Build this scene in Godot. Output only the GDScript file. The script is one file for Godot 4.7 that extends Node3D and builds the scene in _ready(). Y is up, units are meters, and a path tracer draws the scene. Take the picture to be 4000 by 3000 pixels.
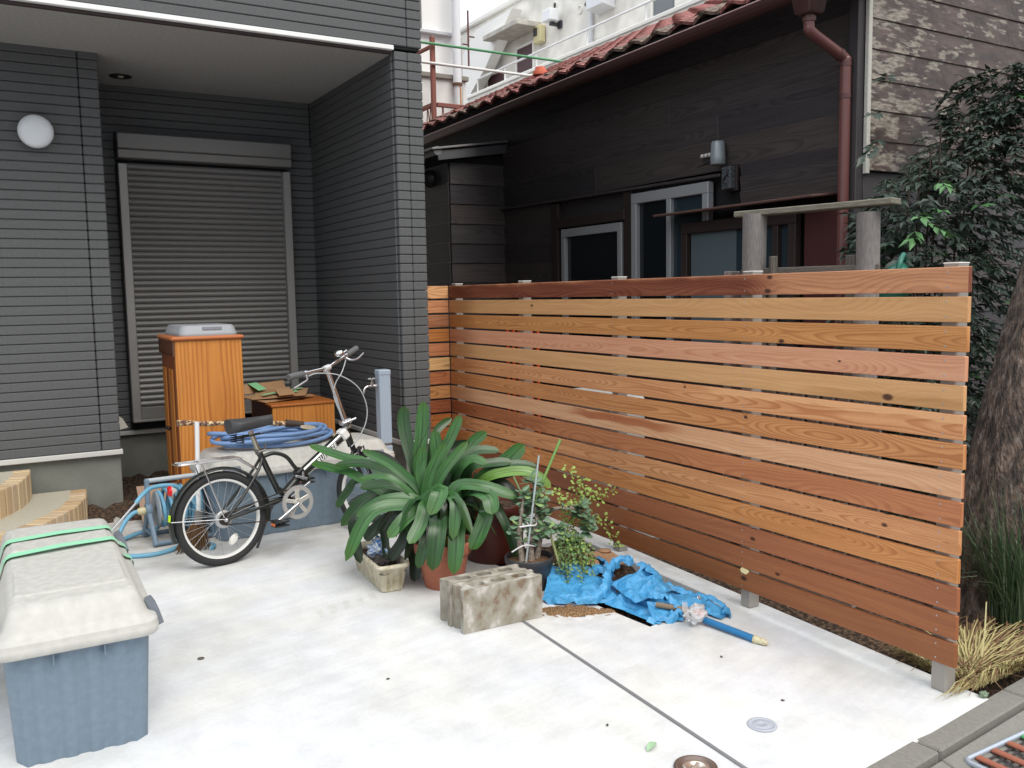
extends Node3D

# ------------------------------------------------------------------ helpers
var taken := {}
var rng := RandomNumberGenerator.new()

func V(x: float, y: float, z: float) -> Vector3: return Vector3(x, y, z)
func gy(z: float) -> float: return 0.0286 * (-1.87 - z)   # the drive rises gently towards the house
func ground(x: float, z: float, lift := 0.0) -> Vector3: return Vector3(x, gy(z) + lift, z)
func lin(r: float, g: float, b: float) -> Color: return Color(r / 255.0, g / 255.0, b / 255.0)

func numbered(n: String) -> String:
	if not taken.has(n):
		taken[n] = 0
		return n
	taken[n] += 1
	return "%s_%03d" % [n, taken[n]]

func tag(o: Node, label: String, category: String, group := "") -> void:
	o.set_meta("label", label)
	o.set_meta("category", category)
	if group: o.set_meta("group", group)

func thing(called: String, label: String, category: String, at := Vector3.ZERO, turn := 0.0, group := "") -> Node3D:
	var o := Node3D.new()
	o.name = numbered(called)
	add_child(o, true)
	o.position = at
	o.rotation.y = turn
	tag(o, label, category, group)
	return o

func part(called: String, mb: MB, m: Material, parent: Node) -> MeshInstance3D:
	return piece(called, mb.done(), m, parent)

func piece(called: String, mesh: Mesh, m: Material, parent: Node, at := Vector3.ZERO) -> MeshInstance3D:
	var o := MeshInstance3D.new()
	o.name = called
	o.mesh = mesh
	o.material_override = m
	o.position = at
	parent.add_child(o, true)
	return o

func single(called: String, mb: MB, m: Material, label: String, category: String, at := Vector3.ZERO, turn := 0.0, group := "") -> MeshInstance3D:
	var o := piece(numbered(called), mb.done(), m, self, at)
	o.rotation.y = turn
	tag(o, label, category, group)
	return o

func struct(called: String, mb: MB, m: Material) -> MeshInstance3D:
	var o := piece(numbered(called), mb.done(), m, self)
	o.set_meta("kind", "structure")
	return o

class MB:
	var st := SurfaceTool.new()
	var tint := Color.WHITE
	var count := 0
	func _init() -> void:
		st.begin(Mesh.PRIMITIVE_TRIANGLES)
	func flat() -> void: st.set_smooth_group(-1)
	func smooth(g := 0) -> void: st.set_smooth_group(g)
	func v(p: Vector3, uv: Vector2) -> void:
		st.set_color(tint)
		st.set_uv(uv)
		st.add_vertex(p)
		count += 1
	func tri(a: Vector3, b: Vector3, c: Vector3, ua := Vector2.ZERO, ub := Vector2.ZERO, uc := Vector2.ZERO) -> void:
		v(a, ua); v(b, ub); v(c, uc)
	func quad(a: Vector3, b: Vector3, c: Vector3, d: Vector3, ua := Vector2(0, 0), ub := Vector2(1, 0), uc := Vector2(1, 1), ud := Vector2(0, 1)) -> void:
		tri(a, b, c, ua, ub, uc)
		tri(a, c, d, ua, uc, ud)
	func tri_out(a: Vector3, b: Vector3, c: Vector3, ctr: Vector3, ua: Vector2, ub: Vector2, uc: Vector2) -> void:
		if (a - c).cross(a - b).dot((a + b + c) / 3.0 - ctr) < 0.0: tri(a, c, b, ua, uc, ub)
		else: tri(a, b, c, ua, ub, uc)
	# a box with bevelled edges; its texture runs along the longest side, in metres
	func box(c: Vector3, s: Vector3, bev := 0.0, b := Basis.IDENTITY, uvo := Vector2.ZERO) -> void:
		flat()
		var h := s * 0.5
		var bv: float = minf(bev, minf(h.x, minf(h.y, h.z)) * 0.9)
		var order := [0, 1, 2]
		order.sort_custom(func(i, j): return s[i] > s[j])
		var pts := []
		for sx in [-1, 1]:
			for sy in [-1, 1]:
				for sz in [-1, 1]:
					var row := []
					for ax in 3:
						var p := Vector3(sx * (h.x - bv), sy * (h.y - bv), sz * (h.z - bv))
						p[ax] = [sx * h.x, sy * h.y, sz * h.z][ax]
						row.append(p)
					pts.append(row)
		var ix := func(sx, sy, sz): return (4 if sx > 0 else 0) + (2 if sy > 0 else 0) + (1 if sz > 0 else 0)
		var emit := func(p: Vector3, q: Vector3, r: Vector3, ax: int):
			var u: int = order[0] if order[0] != ax else order[1]
			var w: int = 3 - ax - u
			tri_out(c + b * p, c + b * q, c + b * r, c, Vector2(p[u], p[w]) + uvo, Vector2(q[u], q[w]) + uvo, Vector2(r[u], r[w]) + uvo)
		for ax in 3:
			for sg in [-1, 1]:
				var f := []
				for k in [[-1, -1], [1, -1], [1, 1], [-1, 1]]:
					var sgn := [0, 0, 0]
					sgn[ax] = sg
					sgn[(ax + 1) % 3] = k[0]
					sgn[(ax + 2) % 3] = k[1]
					f.append(pts[ix.call(sgn[0], sgn[1], sgn[2])][ax])
				emit.call(f[0], f[1], f[2], ax)
				emit.call(f[0], f[2], f[3], ax)
		if bv <= 0.0: return
		for ax in 3:   # edges along ax
			var a1 := (ax + 1) % 3
			var a2 := (ax + 2) % 3
			for s1 in [-1, 1]:
				for s2 in [-1, 1]:
					var lo := [0, 0, 0]
					lo[ax] = -1; lo[a1] = s1; lo[a2] = s2
					var hi := lo.duplicate()
					hi[ax] = 1
					var pl = pts[ix.call(lo[0], lo[1], lo[2])]
					var ph = pts[ix.call(hi[0], hi[1], hi[2])]
					emit.call(pl[a1], ph[a1], ph[a2], a1)
					emit.call(pl[a1], ph[a2], pl[a2], a1)
		for row in pts: emit.call(row[0], row[1], row[2], 1)
	# rings run anticlockwise seen from the end towards which they follow each other
	func loft(rings: Array, closed := true, cap0 := false, cap1 := false, soft := true, us := 1.0, vs := 1.0) -> void:
		if soft: smooth()
		else: flat()
		var n: int = rings[0].size()
		var vv := 0.0
		for i in rings.size() - 1:
			var r0 = rings[i]
			var r1 = rings[i + 1]
			var dv: float = (r1[0] - r0[0]).length()
			for j in (n if closed else n - 1):
				var k := (j + 1) % n
				var u0 := float(j) / n * us
				var u1 := float(j + 1) / n * us
				quad(r0[j], r1[j], r1[k], r0[k], Vector2(u0, vv * vs), Vector2(u0, (vv + dv) * vs), Vector2(u1, (vv + dv) * vs), Vector2(u1, vv * vs))
			vv += dv
		if cap0: cap(rings[0], true)
		if cap1: cap(rings[-1], false)
	func cap(r, down: bool) -> void:
		flat()
		var c := Vector3.ZERO
		for p in r: c += p
		c /= r.size()
		for j in r.size():
			var a: Vector3 = r[j]
			var b: Vector3 = r[(j + 1) % r.size()]
			var e := func(p): return Vector2(p.x + p.z, p.y + p.z)
			if down: tri(c, a, b, e.call(c), e.call(a), e.call(b))
			else: tri(c, b, a, e.call(c), e.call(b), e.call(a))
	func tube(pts: Array, rad, sides := 8, caps := true, closed := false, vs := 1.0) -> void:
		var rings := []
		var n := pts.size()
		var prev := Vector3.ZERO
		for i in n:
			var t: Vector3
			if closed: t = (pts[(i + 1) % n] - pts[(i - 1 + n) % n]).normalized()
			else: t = (pts[mini(i + 1, n - 1)] - pts[maxi(i - 1, 0)]).normalized()
			var x: Vector3
			if prev == Vector3.ZERO:
				x = t.cross(Vector3.UP if absf(t.y) < 0.9 else Vector3.RIGHT).normalized()
			else:
				x = (prev - t * prev.dot(t)).normalized()
			prev = x
			var y := t.cross(x)
			var r: float = rad[i] if rad is Array else rad
			var ring := []
			for k in sides:
				var a := TAU * k / sides
				ring.append(pts[i] + (x * cos(a) + y * sin(a)) * r)
			rings.append(ring)
		if closed: rings.append(rings[0])
		loft(rings, true, caps and not closed, caps and not closed, true, 1.0, vs)
	func bar(a: Vector3, b: Vector3, r: float, sides := 8, r2 := -1.0) -> void:
		tube([a, b], [r, r if r2 < 0.0 else r2], sides)
	func lathe(prof: Array, segs := 24, xf := Transform3D.IDENTITY, cap0 := false, cap1 := false, soft := true) -> void:
		var rings := []
		for p in prof:
			var ring := []
			for k in segs:
				var a := TAU * k / segs
				ring.append(xf * Vector3(cos(a) * p.x, p.y, -sin(a) * p.x))
			rings.append(ring)
		loft(rings, true, cap0, cap1, soft, 3.0, 1.0)
	# rounded rectangles [y, half x, half z, corner radius] stacked upwards
	func rr(sections: Array, xf := Transform3D.IDENTITY, cap0 := true, cap1 := true, per := 4, soft := true) -> void:
		var rings := []
		for s in sections:
			var ring := []
			var r: float = minf(s[3], minf(s[1], s[2]) * 0.99)
			for q in [[1, -1, 0.0], [-1, -1, 0.5], [-1, 1, 1.0], [1, 1, 1.5]]:
				for k in per + 1:
					var a: float = (q[2] + 0.5 * k / per) * PI
					ring.append(xf * Vector3(q[0] * (s[1] - r) + cos(a) * r, s[0], q[1] * (s[2] - r) - sin(a) * r))
			rings.append(ring)
		loft(rings, true, cap0, cap1, soft, 2.0, 1.0)
	# an outline in x and y drawn out along z
	func prism(poly: Array, depth: float, xf := Transform3D.IDENTITY) -> void:
		flat()
		var pv := PackedVector2Array(poly)
		if not Geometry2D.is_polygon_clockwise(pv): pv.reverse()
		var idx := Geometry2D.triangulate_polygon(pv)
		var h := depth * 0.5
		var ctr := Vector3.ZERO
		for i in range(0, idx.size(), 3):
			var a := pv[idx[i]]
			var b := pv[idx[i + 1]]
			var c := pv[idx[i + 2]]
			var m := (a + b + c) / 3.0
			for z in [-h, h]:
				tri_out(xf * Vector3(a.x, a.y, z), xf * Vector3(b.x, b.y, z), xf * Vector3(c.x, c.y, z), xf * Vector3(m.x, m.y, 0.0), a, b, c)
		var nrm := xf.basis.determinant() >= 0.0
		for i in pv.size():
			var a := pv[i]
			var b := pv[(i + 1) % pv.size()]
			var l := a.distance_to(b)
			if nrm: quad(xf * Vector3(a.x, a.y, -h), xf * Vector3(a.x, a.y, h), xf * Vector3(b.x, b.y, h), xf * Vector3(b.x, b.y, -h), Vector2(0, 0), Vector2(depth, 0), Vector2(depth, l), Vector2(0, l))
			else: quad(xf * Vector3(a.x, a.y, h), xf * Vector3(a.x, a.y, -h), xf * Vector3(b.x, b.y, -h), xf * Vector3(b.x, b.y, h), Vector2(0, 0), Vector2(depth, 0), Vector2(depth, l), Vector2(0, l))
	# a leaf blade along a curve: half widths, a hint of which way is up, how deeply it is folded
	func blade(pts: Array, w: Array, up: Vector3, fold := 0.25, cols := 4) -> void:
		smooth()
		var rows := []
		var n := pts.size()
		for i in n:
			var t: Vector3 = (pts[mini(i + 1, n - 1)] - pts[maxi(i - 1, 0)]).normalized()
			var side := t.cross(up)
			if side.length() < 0.05: side = t.cross(Vector3(0.3, 0.2, 1.0))
			side = side.normalized()
			var nn := side.cross(t).normalized()
			if nn.dot(up) < 0.0: nn = -nn
			var row := []
			for k in cols + 1:
				var e := (float(k) / cols - 0.5) * 2.0
				row.append(pts[i] + side * (e * w[i]) + nn * (absf(e) * fold * w[i]))
			rows.append(row)
		for i in n - 1:
			for k in cols:
				var u0 := float(k) / cols
				var u1 := float(k + 1) / cols
				var v0 := float(i) / (n - 1)
				var v1 := float(i + 1) / (n - 1)
				quad(rows[i][k], rows[i + 1][k], rows[i + 1][k + 1], rows[i][k + 1], Vector2(u0, v0), Vector2(u0, v1), Vector2(u1, v1), Vector2(u1, v0))
	# a sheet given as rows of points
	func sheet(rows: Array, soft := true, uvs := 1.0) -> void:
		if soft: smooth()
		else: flat()
		for i in rows.size() - 1:
			for j in rows[i].size() - 1:
				var u := Vector2(j, i) * uvs
				quad(rows[i][j], rows[i][j + 1], rows[i + 1][j + 1], rows[i + 1][j], u, u + Vector2(uvs, 0), u + Vector2(uvs, uvs), u + Vector2(0, uvs))
	func done() -> ArrayMesh:
		st.generate_normals()
		return st.commit()

func spline(pts: Array, per := 6, closed := false) -> Array:
	var out := []
	var n := pts.size()
	for i in (n if closed else n - 1):
		var p0 = pts[(i - 1 + n) % n] if closed else pts[maxi(i - 1, 0)]
		var p1 = pts[i]
		var p2 = pts[(i + 1) % n]
		var p3 = pts[(i + 2) % n] if closed else pts[mini(i + 2, n - 1)]
		for k in per:
			out.append(p1.cubic_interpolate(p2, p0, p3, float(k) / per))
	if not closed: out.append(pts[-1])
	return out

# ------------------------------------------------------------------ materials
func mat(c: Color, rough := 0.8, metal := 0.0) -> StandardMaterial3D:
	var m := StandardMaterial3D.new()
	m.albedo_color = c
	m.roughness = rough
	m.metallic = metal
	return m

func noise(seed_: int, freq: float, kind := FastNoiseLite.TYPE_SIMPLEX, oct := 4) -> FastNoiseLite:
	var n := FastNoiseLite.new()
	n.seed = seed_
	n.frequency = freq
	n.noise_type = kind
	n.fractal_octaves = oct
	return n

func ntex(seed_: int, freq: float, stops: Array, size := 256, oct := 4, kind := FastNoiseLite.TYPE_SIMPLEX) -> NoiseTexture2D:
	var t := NoiseTexture2D.new()
	t.width = size
	t.height = size
	t.seamless = true
	t.noise = noise(seed_, freq, kind, oct)
	var g := Gradient.new()
	var offs := PackedFloat32Array()
	var cols := PackedColorArray()
	for i in stops.size():
		offs.append(stops[i][0])
		cols.append(stops[i][1] if stops[i][1] is Color else Color(stops[i][1], stops[i][1], stops[i][1]))
	g.offsets = offs
	g.colors = cols
	t.color_ramp = g
	return t

func tri_map(m: StandardMaterial3D, t: Texture2D, scale: Vector3, world := false) -> StandardMaterial3D:
	m.albedo_texture = t
	m.uv1_triplanar = true
	m.uv1_world_triplanar = world
	m.uv1_scale = scale
	return m

func bump(m: StandardMaterial3D, t: Texture2D, cm: float) -> StandardMaterial3D:
	m.heightmap_enabled = true
	m.heightmap_texture = t
	m.heightmap_scale = cm
	return m

func pic(w: int, h: int, data: PackedByteArray) -> ImageTexture:
	return ImageTexture.create_from_image(Image.create_from_data(w, h, false, Image.FORMAT_RGB8, data))

# the face of one sawn board: growth rings cut at a slant, fibres, streaks, knots
func plank_tex(seed_: int, base: Color, late: Color, w: int, h: int, length: float, width: float, d0: float, d1: float, y0: float, ring: float, knots := [], streak := [], strength := 0.55) -> ImageTexture:
	var n1 := noise(seed_, 1.0, FastNoiseLite.TYPE_SIMPLEX, 2)
	var n2 := noise(seed_ + 7, 1.0, FastNoiseLite.TYPE_SIMPLEX, 3)
	var data := PackedByteArray()
	data.resize(w * h * 3)
	var i := 0
	for py in h:
		var y := (float(py) / h - 0.5) * width
		for px in w:
			var x := float(px) / w * length
			var d := lerpf(d0, d1, x / length) + 0.03 * n1.get_noise_2d(x * 0.7, 3.0)
			var yy := y - y0 - 0.012 * n1.get_noise_2d(x * 0.9, 40.0)
			var r := sqrt(yy * yy + d * d) + 0.0016 * n2.get_noise_2d(x * 2.0, y * 14.0)
			var kd := 0.0
			for k in knots:
				var dx: float = (x - k[0]) * 0.55
				var dy: float = y - k[1]
				var q: float = (dx * dx + dy * dy) / (k[2] * k[2])
				r += 0.012 * exp(-q * 0.25)
				kd = maxf(kd, clampf(1.2 - q * 2.2, 0.0, 0.85))
			var t := r / ring
			t -= floorf(t)
			var e := smoothstep(0.35, 0.92, t) * (1.0 - smoothstep(0.93, 1.0, t)) * strength
			e += 0.08 * n2.get_noise_2d(x * 25.0, y * 900.0) + 0.14 * n1.get_noise_2d(x * 1.2, y * 25.0 + 9.0)
			for s in streak:
				var dd: float = absf(y - s[2] - 0.008 * n1.get_noise_2d(x * 3.0, 77.0))
				e += s[4] * smoothstep(s[0] - 0.15, s[0] + 0.1, x) * (1.0 - smoothstep(s[1] - 0.1, s[1] + 0.2, x)) * (1.0 - smoothstep(s[3] * 0.5, s[3], dd))
			var c := base.lerp(late, clampf(e, -0.25, 1.1))
			if kd > 0.0: c = c.lerp(Color(0.16, 0.06, 0.04), kd * 0.85)
			data[i] = clampi(int(c.r * 255.0), 0, 255)
			data[i + 1] = clampi(int(c.g * 255.0), 0, 255)
			data[i + 2] = clampi(int(c.b * 255.0), 0, 255)
			i += 3
	return pic(w, h, data)


# ------------------------------------------------------------------ the scene
var T := {}      # shared textures
var W := {}      # shared materials

func _ready() -> void:
	rng.seed = 20240
	var cam := Camera3D.new()
	cam.name = "camera"
	add_child(cam)
	cam.position = Vector3(0, 1.463, 0)
	cam.rotation = Vector3(-0.09997, -0.53337, -0.01721)
	cam.fov = 46.62
	cam.near = 0.05
	cam.far = 400.0
	cam.current = true
	var sky := ProceduralSkyMaterial.new()
	sky.sky_top_color = Color(0.96, 0.98, 1.0)
	sky.sky_horizon_color = Color(0.52, 0.535, 0.56)
	sky.sky_curve = 0.35
	sky.ground_bottom_color = Color(0.45, 0.45, 0.45)
	sky.ground_horizon_color = Color(0.75, 0.76, 0.78)
	sky.sky_energy_multiplier = 1.15
	sky.sun_angle_max = 1.0
	var env := Environment.new()
	env.background_mode = Environment.BG_SKY
	env.sky = Sky.new()
	env.sky.sky_material = sky
	env.tonemap_mode = Environment.TONE_MAPPER_LINEAR
	env.tonemap_exposure = 1.65
	env.sdfgi_enabled = true
	env.ssao_enabled = true
	env.ssil_enabled = true
	var we := WorldEnvironment.new()
	we.name = "world"
	we.environment = env
	add_child(we)
	var sun := DirectionalLight3D.new()
	sun.name = "sun"
	add_child(sun)
	sun.light_color = Color(1.0, 0.985, 0.96)
	sun.light_energy = 0.5
	sun.light_angular_distance = 40.0
	sun.shadow_enabled = true
	sun.look_at_from_position(Vector3(0.6, 7.0, 5.5), Vector3.ZERO)

	make_textures()
	build_ground()
	build_grey_house()
	build_fence()
	build_timber_house()
	build_far_buildings()
	build_behind_fence()
	build_garden()
	build_porch_step()
	build_storage()
	build_hoses()
	build_bicycle()
	build_pots()
	build_tarp_corner()
	build_small_things()

func make_textures() -> void:
	T.fine = ntex(11, 0.09, [[0.0, 0.35], [1.0, 1.0]], 256, 3)
	T.grain = ntex(12, 0.35, [[0.0, 0.0], [1.0, 1.0]], 256, 2)
	T.blotch = ntex(13, 0.012, [[0.2, 0.90], [0.8, 1.0]], 256, 5)
	T.speck = ntex(14, 0.05, [[0.2, 0.94], [0.8, 1.0]], 256, 4)
	T.cell = ntex(15, 0.03, [[0.0, 0.0], [1.0, 1.0]], 256, 2, FastNoiseLite.TYPE_CELLULAR)
	T.soil = ntex(16, 0.05, [[0.2, lin(38, 28, 22)], [0.5, lin(70, 54, 42)], [0.8, lin(112, 90, 70)]], 256, 5)
	T.bark = ntex(17, 0.03, [[0.2, lin(38, 33, 31)], [0.45, lin(78, 70, 66)], [0.62, lin(96, 78, 66)], [0.85, lin(128, 122, 118)]], 256, 5)
	T.moss = ntex(18, 0.02, [[0.25, lin(70, 72, 74)], [0.45, lin(136, 92, 90)], [0.6, lin(168, 100, 96)], [0.85, lin(190, 128, 122)]], 256, 4)
	T.leaf = leaf_tex()
	T.ret = plank_tex(90, Color(0.98, 0.97, 0.95), Color(0.70, 0.64, 0.58), 256, 64, 0.5, 0.09, 0.05, 0.06, 0.01, 0.009)
	T.board1 = dark_board_tex(81)
	T.board2 = dark_board_tex(82)
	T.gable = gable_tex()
	T.cab = plank_tex(83, lin(200, 132, 60), lin(150, 84, 30), 512, 256, 1.25, 0.42, 0.05, 0.08, 0.03, 0.022, [], [[0.35, 0.85, 0.07, 0.11, 0.22]], 0.5)
	T.streak = ntex(19, 0.04, [[0.2, 0.86], [0.5, 0.94], [0.8, 1.0]], 256, 4)
	T.moss2 = ntex(20, 0.02, [[0.25, lin(120, 122, 118)], [0.42, lin(196, 186, 180)], [0.7, lin(255, 250, 246)]], 256, 5)
	T.moss3 = ntex(21, 0.03, [[0.3, lin(80, 84, 92)], [0.5, lin(150, 156, 160)], [0.7, lin(230, 236, 240)]], 256, 4)
	T.flake = ntex(22, 0.02, [[0.40, lin(96, 66, 56)], [0.52, lin(120, 78, 56)], [0.56, lin(208, 184, 142)], [0.8, lin(222, 204, 166)]], 256, 4)
	T.stain = ntex(23, 0.02, [[0.15, lin(196, 186, 164)], [0.45, lin(236, 232, 222)], [0.8, lin(255, 254, 250)]], 256, 5)
	T.bluebag = ntex(24, 0.03, [[0.35, lin(222, 222, 220)], [0.5, lin(206, 214, 224)], [0.55, lin(60, 132, 196)], [0.8, lin(44, 104, 176)]], 128, 3)
	T.gravel = ntex(25, 0.09, [[0.25, lin(70, 54, 40)], [0.5, lin(150, 130, 104)], [0.75, lin(206, 192, 168)]], 256, 3)
	T.rootsoil = ntex(26, 0.06, [[0.25, lin(58, 40, 28)], [0.5, lin(112, 80, 54)], [0.8, lin(164, 128, 92)]], 256, 4)
	T.bark2 = ntex(27, 0.05, [[0.25, 0.66], [0.8, 1.0]], 128, 4)
	T.block = ntex(28, 0.008, [[0.12, lin(126, 106, 90)], [0.26, lin(140, 134, 120)], [0.45, lin(152, 148, 136)], [0.62, lin(160, 156, 146)], [0.75, lin(180, 176, 170)], [0.9, lin(192, 188, 182)]], 512, 6)
	T.block2 = ntex(29, 0.014, [[0.2, lin(140, 134, 126)], [0.5, lin(162, 158, 150)], [0.8, lin(182, 178, 170)]], 256, 5)
	T.weave = ntex(30, 0.05, [[0.2, 0.86], [0.8, 1.0]], 128, 3)
	T.earth = ntex(35, 0.05, [[0.22, lin(86, 60, 40)], [0.5, lin(146, 112, 78)], [0.78, lin(196, 164, 124)]], 256, 5)
	var cr := noise(36, 0.022, FastNoiseLite.TYPE_CELLULAR, 2)
	cr.cellular_return_type = FastNoiseLite.RETURN_DISTANCE2_SUB
	var ct := NoiseTexture2D.new()
	ct.width = 512
	ct.height = 512
	ct.seamless = true
	ct.noise = cr
	T.crease = ct
	W.grey_siding = bump(tri_map(mat(lin(90, 92, 94), 0.66), T.speck, V(3, 3, 3)), T.grain, 0.05)
	W.white = mat(lin(236, 237, 238), 0.5)
	W.dark = mat(lin(26, 26, 28), 0.85)
	W.steel = mat(lin(196, 197, 200), 0.28, 0.9)
	W.chrome = mat(lin(222, 222, 224), 0.14, 1.0)
	W.black = mat(lin(24, 25, 25), 0.42)
	W.rubber = bump(mat(lin(40, 41, 42), 0.82), T.grain, 0.05)
	W.soil = bump(tri_map(mat(Color.WHITE, 0.98), T.soil, V(2.2, 2.2, 2.2), true), T.fine, 2.0)

func leaf_tex() -> ImageTexture:
	# parallel veins of a strap leaf
	var w := 64
	var h := 128
	var n := noise(5, 0.05)
	var data := PackedByteArray()
	data.resize(w * h * 3)
	for y in h:
		for x in w:
			var u := float(x) / w
			var vein := 0.5 + 0.5 * cos(u * TAU * 6.0)
			var mid := exp(-pow((u - 0.5) * 16.0, 2.0))
			var k := 0.80 + 0.14 * vein + 0.2 * n.get_noise_2d(x * 2.0, y * 0.5) - 0.22 * mid + 0.12 * exp(-pow((absf(u - 0.5) - 0.08) * 22.0, 2.0))
			var tip := smoothstep(0.85, 1.0, float(y) / h)
			var i := (y * w + x) * 3
			data[i] = clampi(int(255 * (k * (0.92 + 0.08 * tip))), 0, 255)
			data[i + 1] = clampi(int(255 * k), 0, 255)
			data[i + 2] = clampi(int(255 * k * (1.0 - 0.25 * tip)), 0, 255)
	return pic(w, h, data)

# ------------------------------------------------------------------ ground
const BED := [Vector2(2.385, -2.905), Vector2(2.86, -2.99), Vector2(2.86, -4.15), Vector2(2.2, -4.1)]

func concrete_tex() -> ImageTexture:
	# 6.4 m x 5.4 m of pale trowelled concrete: broom strokes, damp and muddy patches, tyre marks
	var w := 1024
	var h := 864
	var a := noise(31, 0.006, FastNoiseLite.TYPE_SIMPLEX, 5)
	var b := noise(32, 0.03, FastNoiseLite.TYPE_SIMPLEX, 4)
	var c := noise(33, 0.25, FastNoiseLite.TYPE_SIMPLEX, 2)
	var data := PackedByteArray()
	data.resize(w * h * 3)
	var i := 0
	for py in h:
		var z := -7.1 + py * 0.00625
		for px in w:
			var x := -3.4 + px * 0.00625
			var k := 0.815 + 0.04 * a.get_noise_2d(px, py) + 0.03 * b.get_noise_2d(px, py) + 0.015 * c.get_noise_2d(px, py)
			k += 0.015 * b.get_noise_2d(px * 0.25, py * 4.0 + px * 0.8)           # trowel sweeps
			var warm := 0.02 + 0.03 * a.get_noise_2d(px * 1.7 + 300.0, py * 1.7)
			# muddy film in front of the house, round the bicycle and the hose
			var mud := smoothstep(-4.5, -5.4, z + 0.25 * a.get_noise_2d(px * 2.0, py * 2.0)) * (0.75 + 0.8 * b.get_noise_2d(px * 0.8, py * 1.5))
			mud += 0.6 * exp(-pow((x - 2.2) / 0.22, 2.0) - pow((z + 3.2) / 0.14, 2.0)) * (0.6 + b.get_noise_2d(px * 2.0, py * 2.0))
			# grime along the fence
			mud += 0.35 * smoothstep(2.62, 2.95, x) * smoothstep(0.0, 0.4, b.get_noise_2d(px * 1.5, py * 0.8) + 0.15) * smoothstep(-2.3, -3.0, z)
			# tyre print beside the planter
			var ty := (x - 1.42) * 0.35 + (z + 3.86)
			if absf(ty) < 0.05 and x > 1.2 and x < 1.55: mud += 0.3 * (0.5 + 0.5 * signf(sin(x * 95.0 + z * 20.0))) * (0.7 + b.get_noise_2d(px * 3.0, py * 3.0))
			mud = clampf(mud, 0.0, 1.0)
			var sp := c.get_noise_2d(px * 0.9 + 900.0, py * 0.9)
			if sp > 0.95: k -= 0.1
			data[i] = clampi(int(255.0 * lerpf(k + warm * 0.15 - 0.012, 0.60, mud * 0.5)), 0, 255)
			data[i + 1] = clampi(int(255.0 * lerpf(k + warm * 0.05 - 0.004, 0.575, mud * 0.5)), 0, 255)
			data[i + 2] = clampi(int(255.0 * lerpf(k - warm * 0.6 + 0.014, 0.53, mud * 0.5)), 0, 255)
			i += 3
	return pic(w, h, data)

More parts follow.
